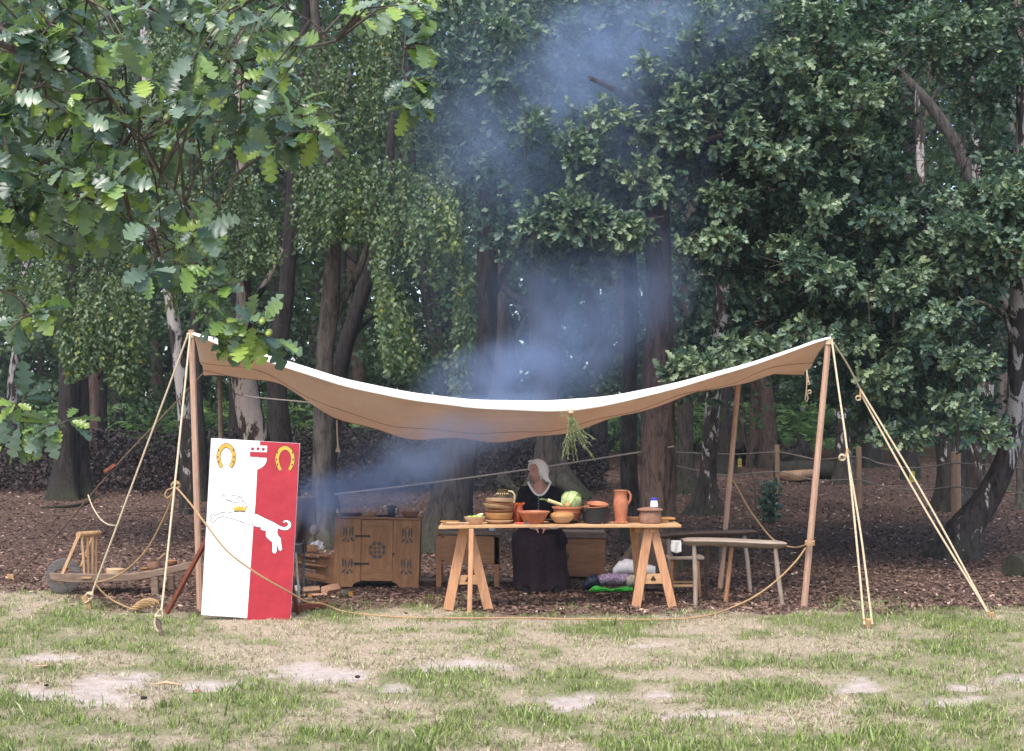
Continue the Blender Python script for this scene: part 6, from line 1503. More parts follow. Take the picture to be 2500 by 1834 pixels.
def chest2():
    y = 15.25; W_ = lambda a, b, h=0.0: P(*Z5(a, b), y - h)
    root = thing('carved_chest', 'low wooden chest with a carved roundel behind the seated woman', 'chest', tuple(groundpt(W_(300, 1240))))
    d = Vector((0, .36, 0))
    mb = MB(); mb.prism([W_(-150, 775), W_(604, 780), W_(602, 1225), W_(-150, 1210)], d); mb.build('box', M_chest, root, bevel=.003)
    mb = MB(); mb.prism([W_(-160, 700, .02), W_(614, 712, .02), W_(612, 775, .02), W_(-160, 770, .02)], Vector((0, .4, 0))); mb.build('lid', M_darkplank, root, bevel=.003)
    for x in (-120, 560):
        a = W_(x, 1210, .003); b = Vector((a.x, a.y, gz(a.y))); mb = MB(); mb.box((a + b) / 2 + Vector((0, .03, .03)), (.09, .06, abs(a.z - b.z) + .08)); mb.build('foot', M_chest, root, bevel=.003)
    for x0, x1 in ((-140, -60), (520, 600)):
        mb = MB(); mb.prism([W_(x0, 790, .008), W_(x1, 790, .008), W_(x1, 1205, .008), W_(x0, 1200, .008)], Vector((0, .007, 0))); mb.build('stile', M_chest, root)
    for yq in (815, 1165):
        mb = MB(); mb.prism([W_(-55, yq, .006), W_(515, yq + 2, .006), W_(515, yq + 14, .006), W_(-55, yq + 12, .006)], Vector((0, .005, 0))); mb.build('moulding', M_chest, root)
    for i in range(6):
        a = i * math.pi / 3; c = (130 + 44 * math.cos(a), 985 + 48 * math.sin(a)); pts = []
        for j in range(10):
            t = j / 10 * 6.283; px_, py_ = math.cos(t) * 18, math.sin(t) * 26
            pts.append(W_(c[0] + px_ * math.cos(a) - py_ * math.sin(a), c[1] + px_ * math.sin(a) + py_ * math.cos(a), .004))
        mb = MB(); mb.prism(pts, Vector((0, .003, 0))); mb.build('roundel_opening', M_tracery, root)
chest2()
def poles_on_ground():
    for i, (a, b, r, lb) in enumerate((((-250, 1262), (840, 1232), .022, 'long thin rail lying on the ground behind the plain chest'), ((-260, 1285), (840, 1270), .026, 'paler split rail lying in front of the thin rail'))):
        A, B = G(*Z4(*a), r), G(*Z4(*b), r); A.y = B.y = 15.15 - .12 * i; A.z = B.z = gz(15.1) + r
        mb = MB(); mb.tube([A, A.lerp(B, .5) + Vector((0, .02, 0)), B], [r, r * 1.1, r * .8], 8, jit=.05); tag(mb.build('wooden_rail', M_greywood if i else M_darkplank, None, tuple(groundpt(A)), smooth=True), lb, 'rail', 'rails lying behind the chests')
poles_on_ground()

# ------------------------------------------------------------------ trestle table
TZ = 0.772
XL, YL, XR, YR_ = -0.655, 12.98, 1.548, 13.30
def tpt(u, t, dz=0.0):
    """a place on the table top: photo column u, t from front (-1) to back (1)"""
    x = 0
    yy = 13.1
    for _ in range(6):
        x = (u - 1250) / F * yy; yy = YL + (x - XL) / (XR - XL) * (YR_ - YL) + t * .21
    return Vector((x, yy, TZ + dz + (0.006 * math.sin((x - XL) * 2.2))))
def table():
    root = thing('trestle_table', 'pale plank table on two A shaped trestles laden with crockery', 'table', (0.45, 13.14, 0))
    for k, (t0, t1) in enumerate(((-.25, -.005), (.005, .25))):
        n = 16; vs = []; fs = []
        for i in range(n + 1):
            s = i / n; x = XL + (XR - XL) * s; yc = YL + (YR_ - YL) * s; z = TZ + 0.006 * math.sin((x - XL) * 2.2) - .001
            w0 = .006 * math.sin(s * 17 + k) 
            for yy, zz in ((yc + t0 + w0, z), (yc + t1 - w0 * .3, z), (yc + t1 - w0 * .3, z - .026), (yc + t0 + w0, z - .026)): vs.append((x, yy, zz))
        for i in range(n):
            a = i * 4; b = a + 4
            for j in range(4): fs.append((a + j, a + (j + 1) % 4, b + (j + 1) % 4, b + j))
        fs += [(3, 2, 1, 0), (n * 4, n * 4 + 1, n * 4 + 2, n * 4 + 3)]
        mb = MB(); mb.add(vs, fs); mb.build('plank', M_pine_x, root, bevel=.003)
    def trestle(name, A, single, bar, facing):
        tr = thing(name, facing, 'trestle', tuple(groundpt(A[0][1])), 'trestles under the table')
        for (top, bot, w) in A:
            mb = MB(); mb.beam(bot, top, w, .03, up=(0, -1, 0)); mb.build('leg', M_pine, tr, bevel=.003)
        mb = MB(); mb.beam(single[1], single[0], single[2], single[3], up=(0, -1, 0)); mb.build('leg', M_pine, tr, bevel=.003)
        (b0, b1, hh) = bar
        mb = MB(); mb.beam(b0, b1, .022, hh); br = mb.build('stretcher', M_pine_x, tr, bevel=.002)
        c = (b0 + b1) / 2; mb_r = MB()
        for a in (90, 210, 330):
            q = c + Vector((math.cos(R(a)) * .013, -.0125, math.sin(R(a)) * .013)); mb = MB()
            mb.prism([q + Vector((math.cos(t) * .013, 0, math.sin(t) * .013)) for t in np.arange(12) * .5236], Vector((0, .002, 0))); mb.build('trefoil_opening', flat('dark_opening', (.045, .02, .015), (.03, .014, .01), 10, .9) if 'dark_opening' not in MATS else MATS['dark_opening'], br)
        return tr
    y = 12.96; W_ = lambda a, b, yy: P(*Z4(a, b), yy)
    def gd(p): return Vector((p.x, p.y, gz(p.y)))
    trestle('trestle', [(Vector((W_(345, 780, y).x, y, TZ - .03)), gd(W_(182, 1600, y)), .092), (Vector((W_(385, 780, y).x, y + .032, TZ - .03)), gd(W_(590, 1598, y)), .088)],
            (Vector((W_(417, 780, 12.80).x, 12.80, TZ - .028)), gd(W_(398, 1625, 12.74)), .042, .05), (W_(285, 1305, y + .012), W_(480, 1303, y + .012), .085), 'trestle with its single leg in front, under the bread end of the table')
    y = 13.10; W5 = lambda a, b, yy: P(*Z5(a, b), yy)
    trestle('trestle', [(Vector((W5(1105, 600, y).x, y, TZ - .03)), gd(W5(955, 1578, y)), .085), (Vector((W5(1160, 600, y).x, y + .032, TZ - .03)), gd(W5(1380, 1570, y)), .08)],
            (Vector((W5(925, 615, 13.42).x, 13.42, TZ - .028)), gd(W5(1015, 1500, 13.55)), .075, .03), (W5(1050, 1245, y + .012), W5(1260, 1240, y + .012), .09), 'trestle facing forward with a trefoil in its stretcher, below the clay jug')
    mb = MB(); mb.box(W5(1145, 690, 13.075), (.045, .02, .022)); mb.build('peg', M_pine, root)
    mb = MB(); mb.box(Vector((W5(990, 640, 13.3).x, 13.3, TZ - .06)), (.1, .3, .06)); mb.build('bearer', M_pine, root, bevel=.003)
table()

def pot(name, label, cat, q, prof, mat, n=28, sx=1, sy=1, rot=None, parts=(), group=None, wob=0.0):
    """a turned vessel; parts are (name, builder, material)"""
    if not parts:
        mb = MB(); mb.lathe(prof, q, n, rot, sx, sy, wob); return tag(mb.build(name, mat, None, tuple(q), smooth=True, angle=45), label, cat, group)
    root = thing(name, label, cat, tuple(q), group)
    mb = MB(); mb.lathe(prof, q, n, rot, sx, sy, wob); mb.build('body', mat, root, smooth=True, angle=45)
    for nm, fn, mt in parts:
        mb = MB(); fn(mb, q); mb.build(nm, mt, root, smooth=True, angle=50)
    return root
def tableware():
    V3 = Vector
    # wooden spatulas and bread boards at the left end
    for i, (x0, y0, x1, y1, t, w, lb) in enumerate(((1076, 1277, 1122, 1280, -.5, .05, 'thin wooden paddle overhanging the left table end'), (1090, 1280, 1147, 1283, -.8, .04, 'pale wooden slice lying at the table edge'), (1080, 1275, 1135, 1277, .1, .06, 'dark wooden board under the paddles'))):
        a, b = tpt(x0, t), tpt(x1, t); h = .012 + .011 * (2 - i if i < 2 else 0); mb = MB(); mb.beam(a + V3((0, .01, h)), b + V3((0, -.02, h - .004)), w, .010); tag(mb.build('wooden_paddle', (M_bowl_mid, M_bowl_pale, M_bowl_red)[i], None, tuple(a), bevel=.002), lb, 'paddle', 'wooden paddles on the table')
    # oval trough with green apples
    q = tpt(1159.5, -.45)
    pot('trough_dish', 'pale carved oval dish holding green apples', 'dish', q, [(.05, 0), (.065, .008), (.092, .055), (.099, .068), (.090, .070), (.06, .022), (.002, .018)], M_bowl_pale, sx=1, sy=.72, wob=.03)
    M_app = flat('green_apple_skin', (.28, .40, .06), (.20, .31, .05), 20, .35, .05)
    for i, (dx, dy, dz, lb) in enumerate(((-.045, -.01, .052, 'green apple in the oval dish, next to its blunt end'), (.0, .018, .056, 'green apple in the middle of the oval dish'), (.045, -.01, .056, 'green apple in the oval dish, next to the bowl stack'))):
        c = q + V3((dx, dy, dz)); mb = MB(); mb.lathe([(.004, -.024), (.016, -.026), (.027, -.012), (.030, .004), (.024, .022), (.010, .027), (.002, .021)], c, 16); tag(mb.build('green_apple', M_app, None, tuple(c), smooth=True, angle=60), lb, 'apple', 'apples in the oval dish')
    c = q + V3((.035, .035, .072)); mb = MB(); mb.ball(c, (.05, .03, .02), 12, 8, Matrix.Rotation(R(-24), 3, 'Y')); tag(mb.build('bread_roll', flat('pale_bread', (.62, .50, .34), (.5, .38, .24), 20, .8), None, tuple(c), smooth=True), 'pale bread crust behind the green apples', 'bread')
    # stack of bowls
    q = tpt(1100 + 460 / 3.883, -.25); z = 0
    rx = lambda a, b=0: Matrix.Rotation(R(a), 3, 'Y') @ Matrix.Rotation(R(b), 3, 'X')
    G_ = 'stack of wooden bowls'
    pot('wooden_plate', 'pale wooden plate at the bottom of the bowl stack', 'plate', q, [(.085, 0), (.10, .004), (.134, .030), (.130, .034), (.09, .014), (.002, .012)], M_bowl_pale, group=G_)
    pot('wooden_bowl', 'deep honey coloured bowl lowest in the bowl stack', 'bowl', q + V3((0, 0, .02)), [(.075, 0), (.10, .008), (.126, .045), (.130, .080), (.125, .082), (.11, .04), (.002, .02)], M_bowl_mid, group=G_)
    pot('wooden_bowl', 'reddish bowl resting on the deep honey coloured one', 'bowl', q + V3((0, 0, .098)), [(.09, 0), (.115, .006), (.131, .030), (.126, .032), (.10, .012), (.002, .010)], M_bowl_red, group=G_)
    pot('wooden_bowl', 'pale tilted bowl in the middle of the stack', 'bowl', q + V3((-.012, 0, .132)), [(.09, 0), (.118, .008), (.135, .034), (.129, .036), (.10, .014), (.002, .012)], M_bowl_pale, rot=rx(7, -4), group=G_)
    pot('wooden_bowl', 'light brown bowl below the topmost in the stack', 'bowl', q + V3((.004, 0, .160)), [(.09, 0), (.115, .007), (.132, .034), (.127, .036), (.10, .014), (.002, .012)], M_bowl_mid if False else M_bowl_red, rot=rx(4, 3), group=G_)
    pot('wooden_bowl', 'pale bowl on top of the stack', 'bowl', q + V3((.006, 0, .186)), [(.09, 0), (.118, .010), (.132, .040), (.126, .042), (.10, .016), (.002, .012)], M_bowl_pale, rot=rx(2, -5), group=G_)
    # stoneware jug behind
    q = tpt(1227, .9)
    M_st = flat('green_brown_stoneware', (.11, .075, .03), (.055, .04, .018), 18, .35, .1); M_dot = flat('cream_slip', (.5, .42, .25), (.4, .33, .19), 20, .5)
    def dots(mb, q):
        for a in range(16):
            an = a / 16 * 6.283; mb.ball(q + V3((math.cos(an) * .052, math.sin(an) * .052, .262)), (.006, .006, .009), 6, 5)
    pot('stoneware_jug', 'tall brown green stoneware jug with dotted band behind the bowl stack', 'jug', q, [(.05, 0), (.068, .02), (.08, .10), (.068, .17), (.05, .215), (.050, .285), (.056, .300), (.05, .302), (.046, .23), (.002, .2)], M_st,
        parts=[('handle', lambda mb, q: mb.tube([q + V3((.05, 0, .285)), q + V3((.09, 0, .28)), q + V3((.112, 0, .25)), q + V3((.108, 0, .19)), q + V3((.075, 0, .13))], .010, 8), M_dot), ('dotted_band', dots, M_dot)])
    # orange jug
    q = tpt(1264, .25)
    pot('orange_jug', 'glossy orange glazed jug between the bowl stack and the flared bowl', 'jug', q, [(.048, 0), (.056, .01), (.062, .06), (.052, .105), (.044, .13), (.050, .178), (.046, .18), (.040, .14), (.002, .12)], M_orange,
        parts=[('handle', lambda mb, q: mb.tube([q + V3((-.012, -.044, .172)), q + V3((-.028, -.085, .165)), q + V3((-.034, -.092, .13)), q + V3((-.028, -.078, .09)), q + V3((-.018, -.058, .072))], .011, 8), M_orange), ('spout', lambda mb, q: mb.beam(q + V3((.03, 0, .165)), q + V3((.062, 0, .182)), .05, .018), M_orange)])
    # flared terracotta bowl
    q = tpt(1303, -.55)
    pot('terracotta_bowl', 'wide flared terracotta mixing bowl at the table front', 'bowl', q, [(.082, 0), (.088, .004), (.132, .092), (.146, .100), (.148, .112), (.140, .114), (.125, .09), (.08, .014), (.002, .012)], M_terra, 36)
    # red knife
    a = tpt(1256, -.9); mb = MB(); mb.tube([a + V3((0, 0, .010)), a + V3((.03, .005, .012)), a + V3((.085, .01, .011))], [.009, .011, .009], 8, squash=.7); rt = thing('red_knife', 'small knife with a bright red handle at the table edge', 'knife', tuple(a))
    mb.build('handle', flat('red_handle', (.55, .05, .02), (.42, .03, .015), 20, .35, .05), rt, smooth=True); mb = MB(); mb.beam(a + V3((.08, .01, .011)), a + V3((.17, .03, .010)), .004, .018); mb.build('blade', M_grey_iron, rt)
    # dark plate, wooden bowls, dish of vegetables
    q = tpt(1375, .1); pot('dark_plate', 'wide dark plate beneath the pale wooden bowls', 'plate', q, [(.10, 0), (.12, .003), (.185, .026), (.188, .030), (.12, .012), (.002, .010)], flat('dark_plate_clay', (.07, .045, .038), (.04, .028, .024), 14, .5), sy=.6)
    q2 = tpt(1372, -.55)
    pot('wooden_bowl', 'pale wooden bowl standing before the vegetable dish', 'bowl', q2 + V3((0, 0, .004)), [(.05, 0), (.065, .004), (.098, .040), (.112, .055), (.108, .057), (.06, .012), (.002, .010)], M_bowl_pale)
    pot('wooden_bowl', 'pale wooden bowl upturned as a lid on its twin', 'bowl', q2 + V3((0, 0, .062)), [(.112, 0), (.113, .010), (.104, .028), (.08, .040), (.045, .046), (.002, .047)], M_bowl_mid)
    q3 = tpt(1386, .35)
    pot('terracotta_dish', 'deep terracotta dish heaped with cabbage, leek and onion', 'dish', q3, [(.09, 0), (.10, .01), (.125, .085), (.132, .092), (.130, .10), (.140, .128), (.150, .134), (.150, .146), (.142, .148), (.12, .10), (.09, .03), (.002, .025)], M_terra, 36)
    # cabbage of overlapping leaves
    M_cab = flat('cabbage_leaf', (.50, .56, .27), (.25, .36, .12), 30, .6, .8); M_vein = flat('cabbage_heart', (.55, .60, .30), (.42, .5, .22), 22, .6, .5)
    c = q3 + V3((.03, 0, .195)); root = thing('cabbage', 'pale green cabbage in the terracotta dish', 'cabbage', tuple(c - V3((0, 0, .07))))
    mb = MB(); mb.ball(c, (.080, .078, .072), 20, 13, jit=.02); mb.build('heart', M_vein, root, smooth=True)
    for i in range(15):
        an = i * 2.4 + rng.normal(0, .3); tl = rng.uniform(-.5, 2.2); vs, fs = [], []
        for a in range(9):
            for b in range(7):
                th = (b / 6 - .5) * 1.7; ph = -.9 + a / 8 * 1.9; rr_ = .081 + .003 * math.sin(th * 9 + i) + .003 * math.sin(ph * 8 + i * 2) + .010 * max(0, ph - .5) + .0012 * i + .007 * (abs(th) / .85) ** 4 + rng.normal(0, .0022) + .012 * max(0, abs(th) - .6) * (i % 2)
                v = V3((math.cos(ph) * math.cos(th), math.cos(ph) * math.sin(th), math.sin(ph))) * rr_; v.z *= .95
                v.rotate(Euler((0, -tl * .4, 0))); v.rotate(Euler((0, 0, an))); vs.append(c + v)
        fs = [(a * 7 + b, a * 7 + b + 1, (a + 1) * 7 + b + 1, (a + 1) * 7 + b) for a in range(8) for b in range(6)]
        mb = MB(); mb.add(vs, fs); mb.build('leaf', M_cab, root, smooth=True, angle=80)
    a, b = q3 + V3((-.235, -.03, .222)), q3 + V3((-.05, -.03, .158)); root = thing('leek', 'leek laid across the rim of the vegetable dish', 'leek', tuple(b))
    mb = MB(); mb.tube([a.lerp(b, .25), a.lerp(b, .6), b, b.lerp(a, -.2)], [.019, .017, .018, .02], 10); mb.build('shaft', flat('leek_shaft', (.55, .48, .24), (.45, .36, .16), 20, .5), root, smooth=True)
    for k in range(4):
        mb = MB(); o_ = V3((0, (k - 1.5) * .012, .006 * (k % 2))); mb.beam(a.lerp(b, .35), a + o_ - V3((.01 * k, 0, .004 * k)), .024, .010, w2=.03, h2=.005); mb.build('green_leaf', flat('leek_green', (.22, .34, .16), (.16, .26, .12), 20, .5) if 'leek_green' not in MATS else MATS['leek_green'], root, bevel=.002)
    c = q3 + V3((-.005, -.10, .160)); mb = MB(); mb.lathe([(.004, -.026), (.02, -.022), (.032, 0), (.022, .022), (.006, .034), (.003, .045)], c, 14); tag(mb.build('onion', flat('onion_skin', (.52, .27, .10), (.42, .2, .07), 16, .35), None, tuple(c), smooth=True, angle=60), 'brown onion in front of the cabbage', 'onion')
    # black pot with red lids
    q = tpt(1454, -.25)
    pot('iron_pot', 'round black iron pot holding two reddish clay saucers', 'pot', q, [(.095, 0), (.108, .006), (.122, .06), (.130, .128), (.134, .136), (.126, .138), (.115, .07), (.09, .014), (.002, .012)], M_iron, 36,
        parts=[('lug', lambda mb, q: mb.box(q + V3((-.098, -.078, .135)), (.036, .022, .03)), M_iron)])
    pot('clay_saucer', 'reddish clay saucer leaning inside the black pot', 'saucer', q + V3((.006, .01, .118)), [(.06, 0), (.085, .004), (.114, .040), (.119, .044), (.112, .048), (.08, .014), (.002, .010)], M_bowl_red, rot=rx(-5, 6), group='saucers in the black pot')
    pot('clay_saucer', 'smaller redder saucer on top of the one in the black pot', 'saucer', q + V3((.012, .0, .148)), [(.05, 0), (.07, .004), (.094, .032), (.098, .036), (.092, .039), (.066, .012), (.002, .009)], M_terra, rot=rx(3, 9), group='saucers in the black pot')
    # tall jug
    q = tpt(1100 + 1610 / 3.883, -.2)
    def frill(mb, q):
        for a in range(10): mb.ball(q + V3((math.cos(a * .628) * .052, math.sin(a * .628) * .052, .010)), (.016, .016, .012), 8, 6)
    pot('clay_jug', 'tall slender terracotta jug with frilled foot and looped handle', 'jug', q, [(.050, 0), (.055, .01), (.054, .04), (.064, .11), (.069, .17), (.064, .22), (.056, .25), (.058, .285), (.064, .295), (.064, .305), (.056, .305), (.05, .26), (.002, .24)], M_terra, 32,
        parts=[('handle', lambda mb, q: mb.tube([q + V3((.055, 0, .288)), q + V3((.075, 0, .29)), q + V3((.092, 0, .262)), q + V3((.088, 0, .215)), q + V3((.064, 0, .175))], .0115, 9), M_terra), ('frilled_foot', frill, M_terra), ('rim', lambda mb, q: mb.tube([q + V3((math.cos(a * .3491) * .062, math.sin(a * .3491) * .062, .302)) for a in range(19)], .006, 6), M_bowl_red)])
    # lidded pot and plastic bottle
    q = tpt(1100 + 1888 / 3.883, -.1)
    pot('lidded_pot', 'squat weathered clay pot with a flat lid', 'pot', q, [(.088, 0), (.098, .006), (.106, .05), (.100, .095), (.096, .112), (.002, .113)], M_terra2, 30,
        parts=[('lid', lambda mb, q: mb.lathe([(.10, .113), (.122, .122), (.120, .132), (.08, .142), (.03, .150), (.002, .152)], q, 30), M_terra2)])
    c = q + V3((.037, 0, .149)); root = thing('plastic_bottle', 'small white plastic pot with a blue cap on the clay lid', 'bottle', tuple(c))
    mb = MB(); mb.lathe([(.034, 0), (.038, .004), (.036, .03), (.030, .06), (.002, .061)], c, 20); mb.build('body', flat('white_plastic', (.75, .75, .78), (.7, .7, .74), 10, .3, .02), root, smooth=True, angle=40)
    mb = MB(); mb.lathe([(.030, .061), (.031, .082), (.028, .085), (.002, .086)], c, 20); mb.build('cap', flat('blue_plastic', (.05, .06, .45), (.04, .05, .36), 10, .3, .02), root, smooth=True, angle=40)
    # boards behind
    a, b = tpt(1533, .8), tpt(1572, .8)
    mb = MB(); mb.beam(a + V3((0, 0, .024)), b + V3((0, 0, .024)), .12, .046); tag(mb.build('wooden_tray', M_chest, None, tuple(a), bevel=.004), 'shallow brown wooden tray behind the tall jug', 'tray')
    a, b = tpt(1590, .75), tpt(1643, .75)
    mb = MB(); mb.beam(a + V3((0, 0, .03)), b + V3((0, 0, .034)), .16, .018); mb.beam(a + V3((0, 0, .011)), a.lerp(b, .7) + V3((0, 0, .011)), .15, .018); tag(mb.build('bread_board', M_bowl_mid, None, tuple(a), bevel=.004), 'pale wooden board sticking out beside the lidded pot', 'board')
    for u, t, lb in ((1484, .2, 'crumb of bread between the black pot and the jug'), (1470, -.98, 'white crumb at the table edge before the black pot')):
        q = tpt(u, t); mb = MB(); mb.ball(q + V3((0, 0, .006)), (.014, .01, .007) if t > 0 else .006, 8, 6, jit=.15); tag(mb.build('bread_crumb', M_bowl_pale, None, tuple(q)), lb, 'crumb')
tableware()

# ------------------------------------------------------------------ herbs hung from the awning
def herbs():
    y = 13.0; W_ = lambda a, b, dy=0.0: P(*A7(a, b), y + dy)
    c = W_(535, 1270); root = thing('herb_bunch', 'bunch of pale green rosemary hung from the canvas hem', 'herbs', tuple(W_(600, 1560)))
    M_h = leafmat('rosemary_leaf', [(0, (.16, .19, .08)), (.6, (.30, .32, .15)), (1, (.46, .45, .25))], .6, .2, (.3, .35, .1), .3)
    mb = MB(); D, L_ = [], []
    for i in range(34):
        e = W_(rng.uniform(470, 700), rng.uniform(1380, 1580), rng.uniform(-.08, .08)); t = (e.x - c.x)
        if i < 8: e = W_(rng.uniform(440, 600), rng.uniform(1230, 1330), rng.uniform(-.06, .06))
        mid = c.lerp(e, .5) + Vector((0, 0, -.04)); pts = catmull([tuple(c), tuple(mid), tuple(e)], .012)
        mb.tube([tuple(p) for p in pts[::4]] + [tuple(pts[-1])], .0022, 4, cap=False)
        for p in pts[3:]:
            for _ in range(3): L_.append(p); D.append(np.array(e - c) / max(.05, (e - c).length) * .9 + unit(1)[0] * .8)
    o = mb.build('stems', M_h, root); o['kind'] = 'stuff'
    n = len(L_); o = mass('needles', np.array([(0, -.09, 0), (0, .09, 0), (1, 0, -.05)]), [(0, 1, 2)], rots(np.array(D), unit(n) + [0, -.6, .3], rng.uniform(.015, .032, n)), np.array(L_), rng.random(n), M_h, root); o['kind'] = 'stuff'
    lash(root, c + Vector((0, 0, .03)), .018, M_rope, 3, 'string', .03)
    mb = MB(); mb.tube([c + Vector((0, 0, .03)), P(*A7(545, 1225), y + .02)], .004, 5); mb.build('string', M_rope, root)
herbs()

# ------------------------------------------------------------------ benches, stool, basket
def bench(label, plank, legs, mat, th, dep, y):
    root = thing('plank_bench', label, 'bench', tuple(groundpt(P(*Z6(*legs[0][1]), y))), 'rustic plank benches')
    a, b = P(*Z6(*plank[0]), y), P(*Z6(*plank[1]), y)
    n = 14; vs, fs = [], []; m = 10
    for i in range(n + 1):
        s = i / n; c = a.lerp(b, s) + Vector((0, 0, .006 * math.sin(s * 5))); e = min(1, (min(s, 1 - s) * 14) ** .5 * .5 + .55)
        for k in range(m):
            t = k / m * 6.283; yy = math.cos(t) * dep / 2 * (1 - .1 * (1 - e)); zz = math.sin(t)
            zz = (min(zz, .35) if zz > 0 else zz) * th * .75 * e
            vs.append(c + Vector((0, yy * (.9 + .1 * e), zz + .0)))
    for i in range(n):
        for k in range(m): fs.append((i * m + k, i * m + (k + 1) % m, (i + 1) * m + (k + 1) % m, (i + 1) * m + k))
    fs += [tuple(range(m))[::-1], tuple(n * m + k for k in range(m))]
    mb = MB(); mb.add(vs, fs); mb.build('seat', mat, root, smooth=True, angle=45)
    for (t_, b_, dt, db, lm) in legs:
        A = P(*Z6(*t_), y + dt); B = P(*Z6(*b_), y + db); B.z = gz(B.y) - .01
        mb = MB(); mb.tube([B, B.lerp(A, .5) + Vector((rng.normal(0, .004), 0, 0)), A], [.021, .023, .020], 9, jit=.04); mb.build('leg', lm, root, smooth=True, angle=50)
    return root
bench('pale half log bench nearest the right awning pole', ((268, 700), (1302, 722)), [((388, 715), (405, 1350), -.07, -.1, M_greyleg), ((1205, 735), (1282, 1350), -.07, -.1, M_greyleg), ((772, 735), (706, 1310), .1, .2, M_pine), ((520, 720), (517, 1240), .1, .55, M_darkplank)], M_greywood, .075, .26, 13.36)
bench('dark weathered bench standing behind the pale one', ((40, 648), (1003, 598)), [((128, 655), (160, 1200), -.06, -.08, M_greyleg), ((890, 620), (957, 1200), -.06, -.08, M_greyleg), ((660, 640), (668, 1160), .1, .15, M_darkplank), ((210, 650), (180, 1160), .1, .15, M_darkplank)], M_darkplank, .06, .26, 14.45)
def stool():
    y = 14.0; W_ = lambda a, b, dy=0.0: P(*Z6(a, b), y + dy)
    root = thing('low_stool', 'low pale stool with rungs standing under the benches', 'stool', tuple(groundpt(W_(320, 1200))))
    mb = MB(); mb.beam(W_(110, 870), W_(476, 866), .26, .03); mb.build('seat', M_greywood, root, bevel=.004)
    for x0, x1, dy in ((170, 155, -.1), (425, 450, -.1), (200, 170, .1), (400, 420, .1)):
        a = W_(x0, 880, dy); b = W_(x1, 1200, dy * 1.1); b.z = gz(b.y); mb = MB(); mb.tube([b, a], [.015, .017], 8); mb.build('leg', M_chest, root, smooth=True)
    for yy, dy in ((1120, .1), (1158, -.1)):
        mb = MB(); mb.beam(W_(175, yy, dy), W_(425, yy, dy), .02, .025); mb.build('rung', M_pine_x, root, bevel=.003)
    q = W_(270, 850); bk = thing('basket', 'dark wicker basket on the low stool', 'basket', tuple(q)); M_bk = flat('dark_wicker', (.045, .03, .035), (.02, .014, .018), 90, .7, .8)
    h = (850 - 715) / 4.129 * y / F
    mb = MB(); mb.lathe([(.085, 0), (.098, .02), (.108, h), (.100, h), (.09, .02), (.002, .012)], q, 24, sx=1.0, sy=.85); mb.build('body', M_bk, bk, smooth=True, angle=50)
    for k in range(7):
        mb = MB(); z = .01 + k * h / 7; r = .089 + .019 * k / 7; mb.tube([q + Vector((math.cos(a * .2618) * (r + .004 * (a % 2)), math.sin(a * .2618) * .85 * (r + .004 * (a % 2)), z + .004)) for a in range(25)], .006, 5); mb.build('weave', M_bk, bk, smooth=True)
    q = W_(205, 720, -.10); mb = MB(); vs = []
    for i in range(8):
        for j in range(11):
            s, t = i / 7, j / 10; vs.append(W_(158 + 105 * s, 700 + 135 * t * (1 - .35 * abs(s - .55)), -.125 + .02 * math.sin(s * 9 + t * 3)))
    mb.add(vs, [(i * 11 + j, i * 11 + j + 1, (i + 1) * 11 + j + 1, (i + 1) * 11 + j) for i in range(7) for j in range(10)])
    o = mb.build('folded_cloth', M_linen, None, tuple(q), smooth=True, angle=80); o.modifiers.new('thickness', 'SOLIDIFY').thickness = .008; tag(o, 'white cloth hanging over the rim of the wicker basket', 'cloth')
stool()

# ------------------------------------------------------------------ bags and cloths under the table
def soft(name, label, cat, outline, y, depth, mat, seed, lump=.12, group=None):
    """a slumped soft thing: outline in zoom pixels gives its height along x"""
    W_ = lambda a, b, dy=0.0: P(*Z5(a, b), y + dy)
    xs = [p[0] for p in outline]; ts = [p[1] for p in outline]; bs = [p[2] for p in outline]
    nx_, m = 26, 18; vs = []
    for i in range(nx_ + 1):
        x = xs[0] + (xs[-1] - xs[0]) * i / nx_; t = np.interp(x, xs, ts); b = np.interp(x, xs, bs)
        e = max(.08, math.sin(math.pi * min(max(i / nx_, .03), .97)) ** .45)
        for k in range(m):
            a = k / m * 6.283; w = 1 + lump * 2 * (float(vnoise(i * .55 + seed, math.cos(a) * 2.4 + math.sin(a) * 1.7 + seed, seed)) - .5)
            zc = (t + b) / 2; p = W_(x, zc - math.sin(a) * (b - t) / 2 * (w if math.sin(a) > 0 else 1), -math.cos(a) * depth / 2 * e * w)
            p.z = max(p.z, gz(p.y) + .003); vs.append(p)
    fs = [(i * m + k, i * m + (k + 1) % m, (i + 1) * m + (k + 1) % m, (i + 1) * m + k) for i in range(nx_) for k in range(m)] + [tuple(range(m))[::-1], tuple(nx_ * m + k for k in range(m))]
    mb = MB(); mb.add(vs, fs); q = groundpt(W_((xs[0] + xs[-1]) / 2, bs[0]))
    return tag(mb.build(name, mat, None, tuple(q), smooth=True, angle=70), label, cat, group)
M_flor, _nt, _out = newmat('floral_purple_cloth')
_v = coords(_nt); _vo = _nt.nodes.new('ShaderNodeTexVoronoi'); _vo.inputs['Scale'].default_value = 34; _nt.links.new(_v, _vo.inputs['Vector'])
_c = ramp(_nt, _vo.outputs['Distance'], [(0.25, (.42, .36, .42)), (.5, (.16, .09, .17)), (.75, (.33, .25, .34))]); principled(_nt, _out, _c, .9, bump(_nt, noise(_nt, _v, 30), .4, .01), .1)
BG = 'bags and cloths under the table'
soft('cloth_bag', 'lilac flower patterned cloth bag lying under the table', 'bag', [(470, 1240, 1310), (560, 1190, 1320), (700, 1175, 1325), (850, 1180, 1330), (960, 1230, 1330)], 14.2, .26, M_flor, 3, group=BG)
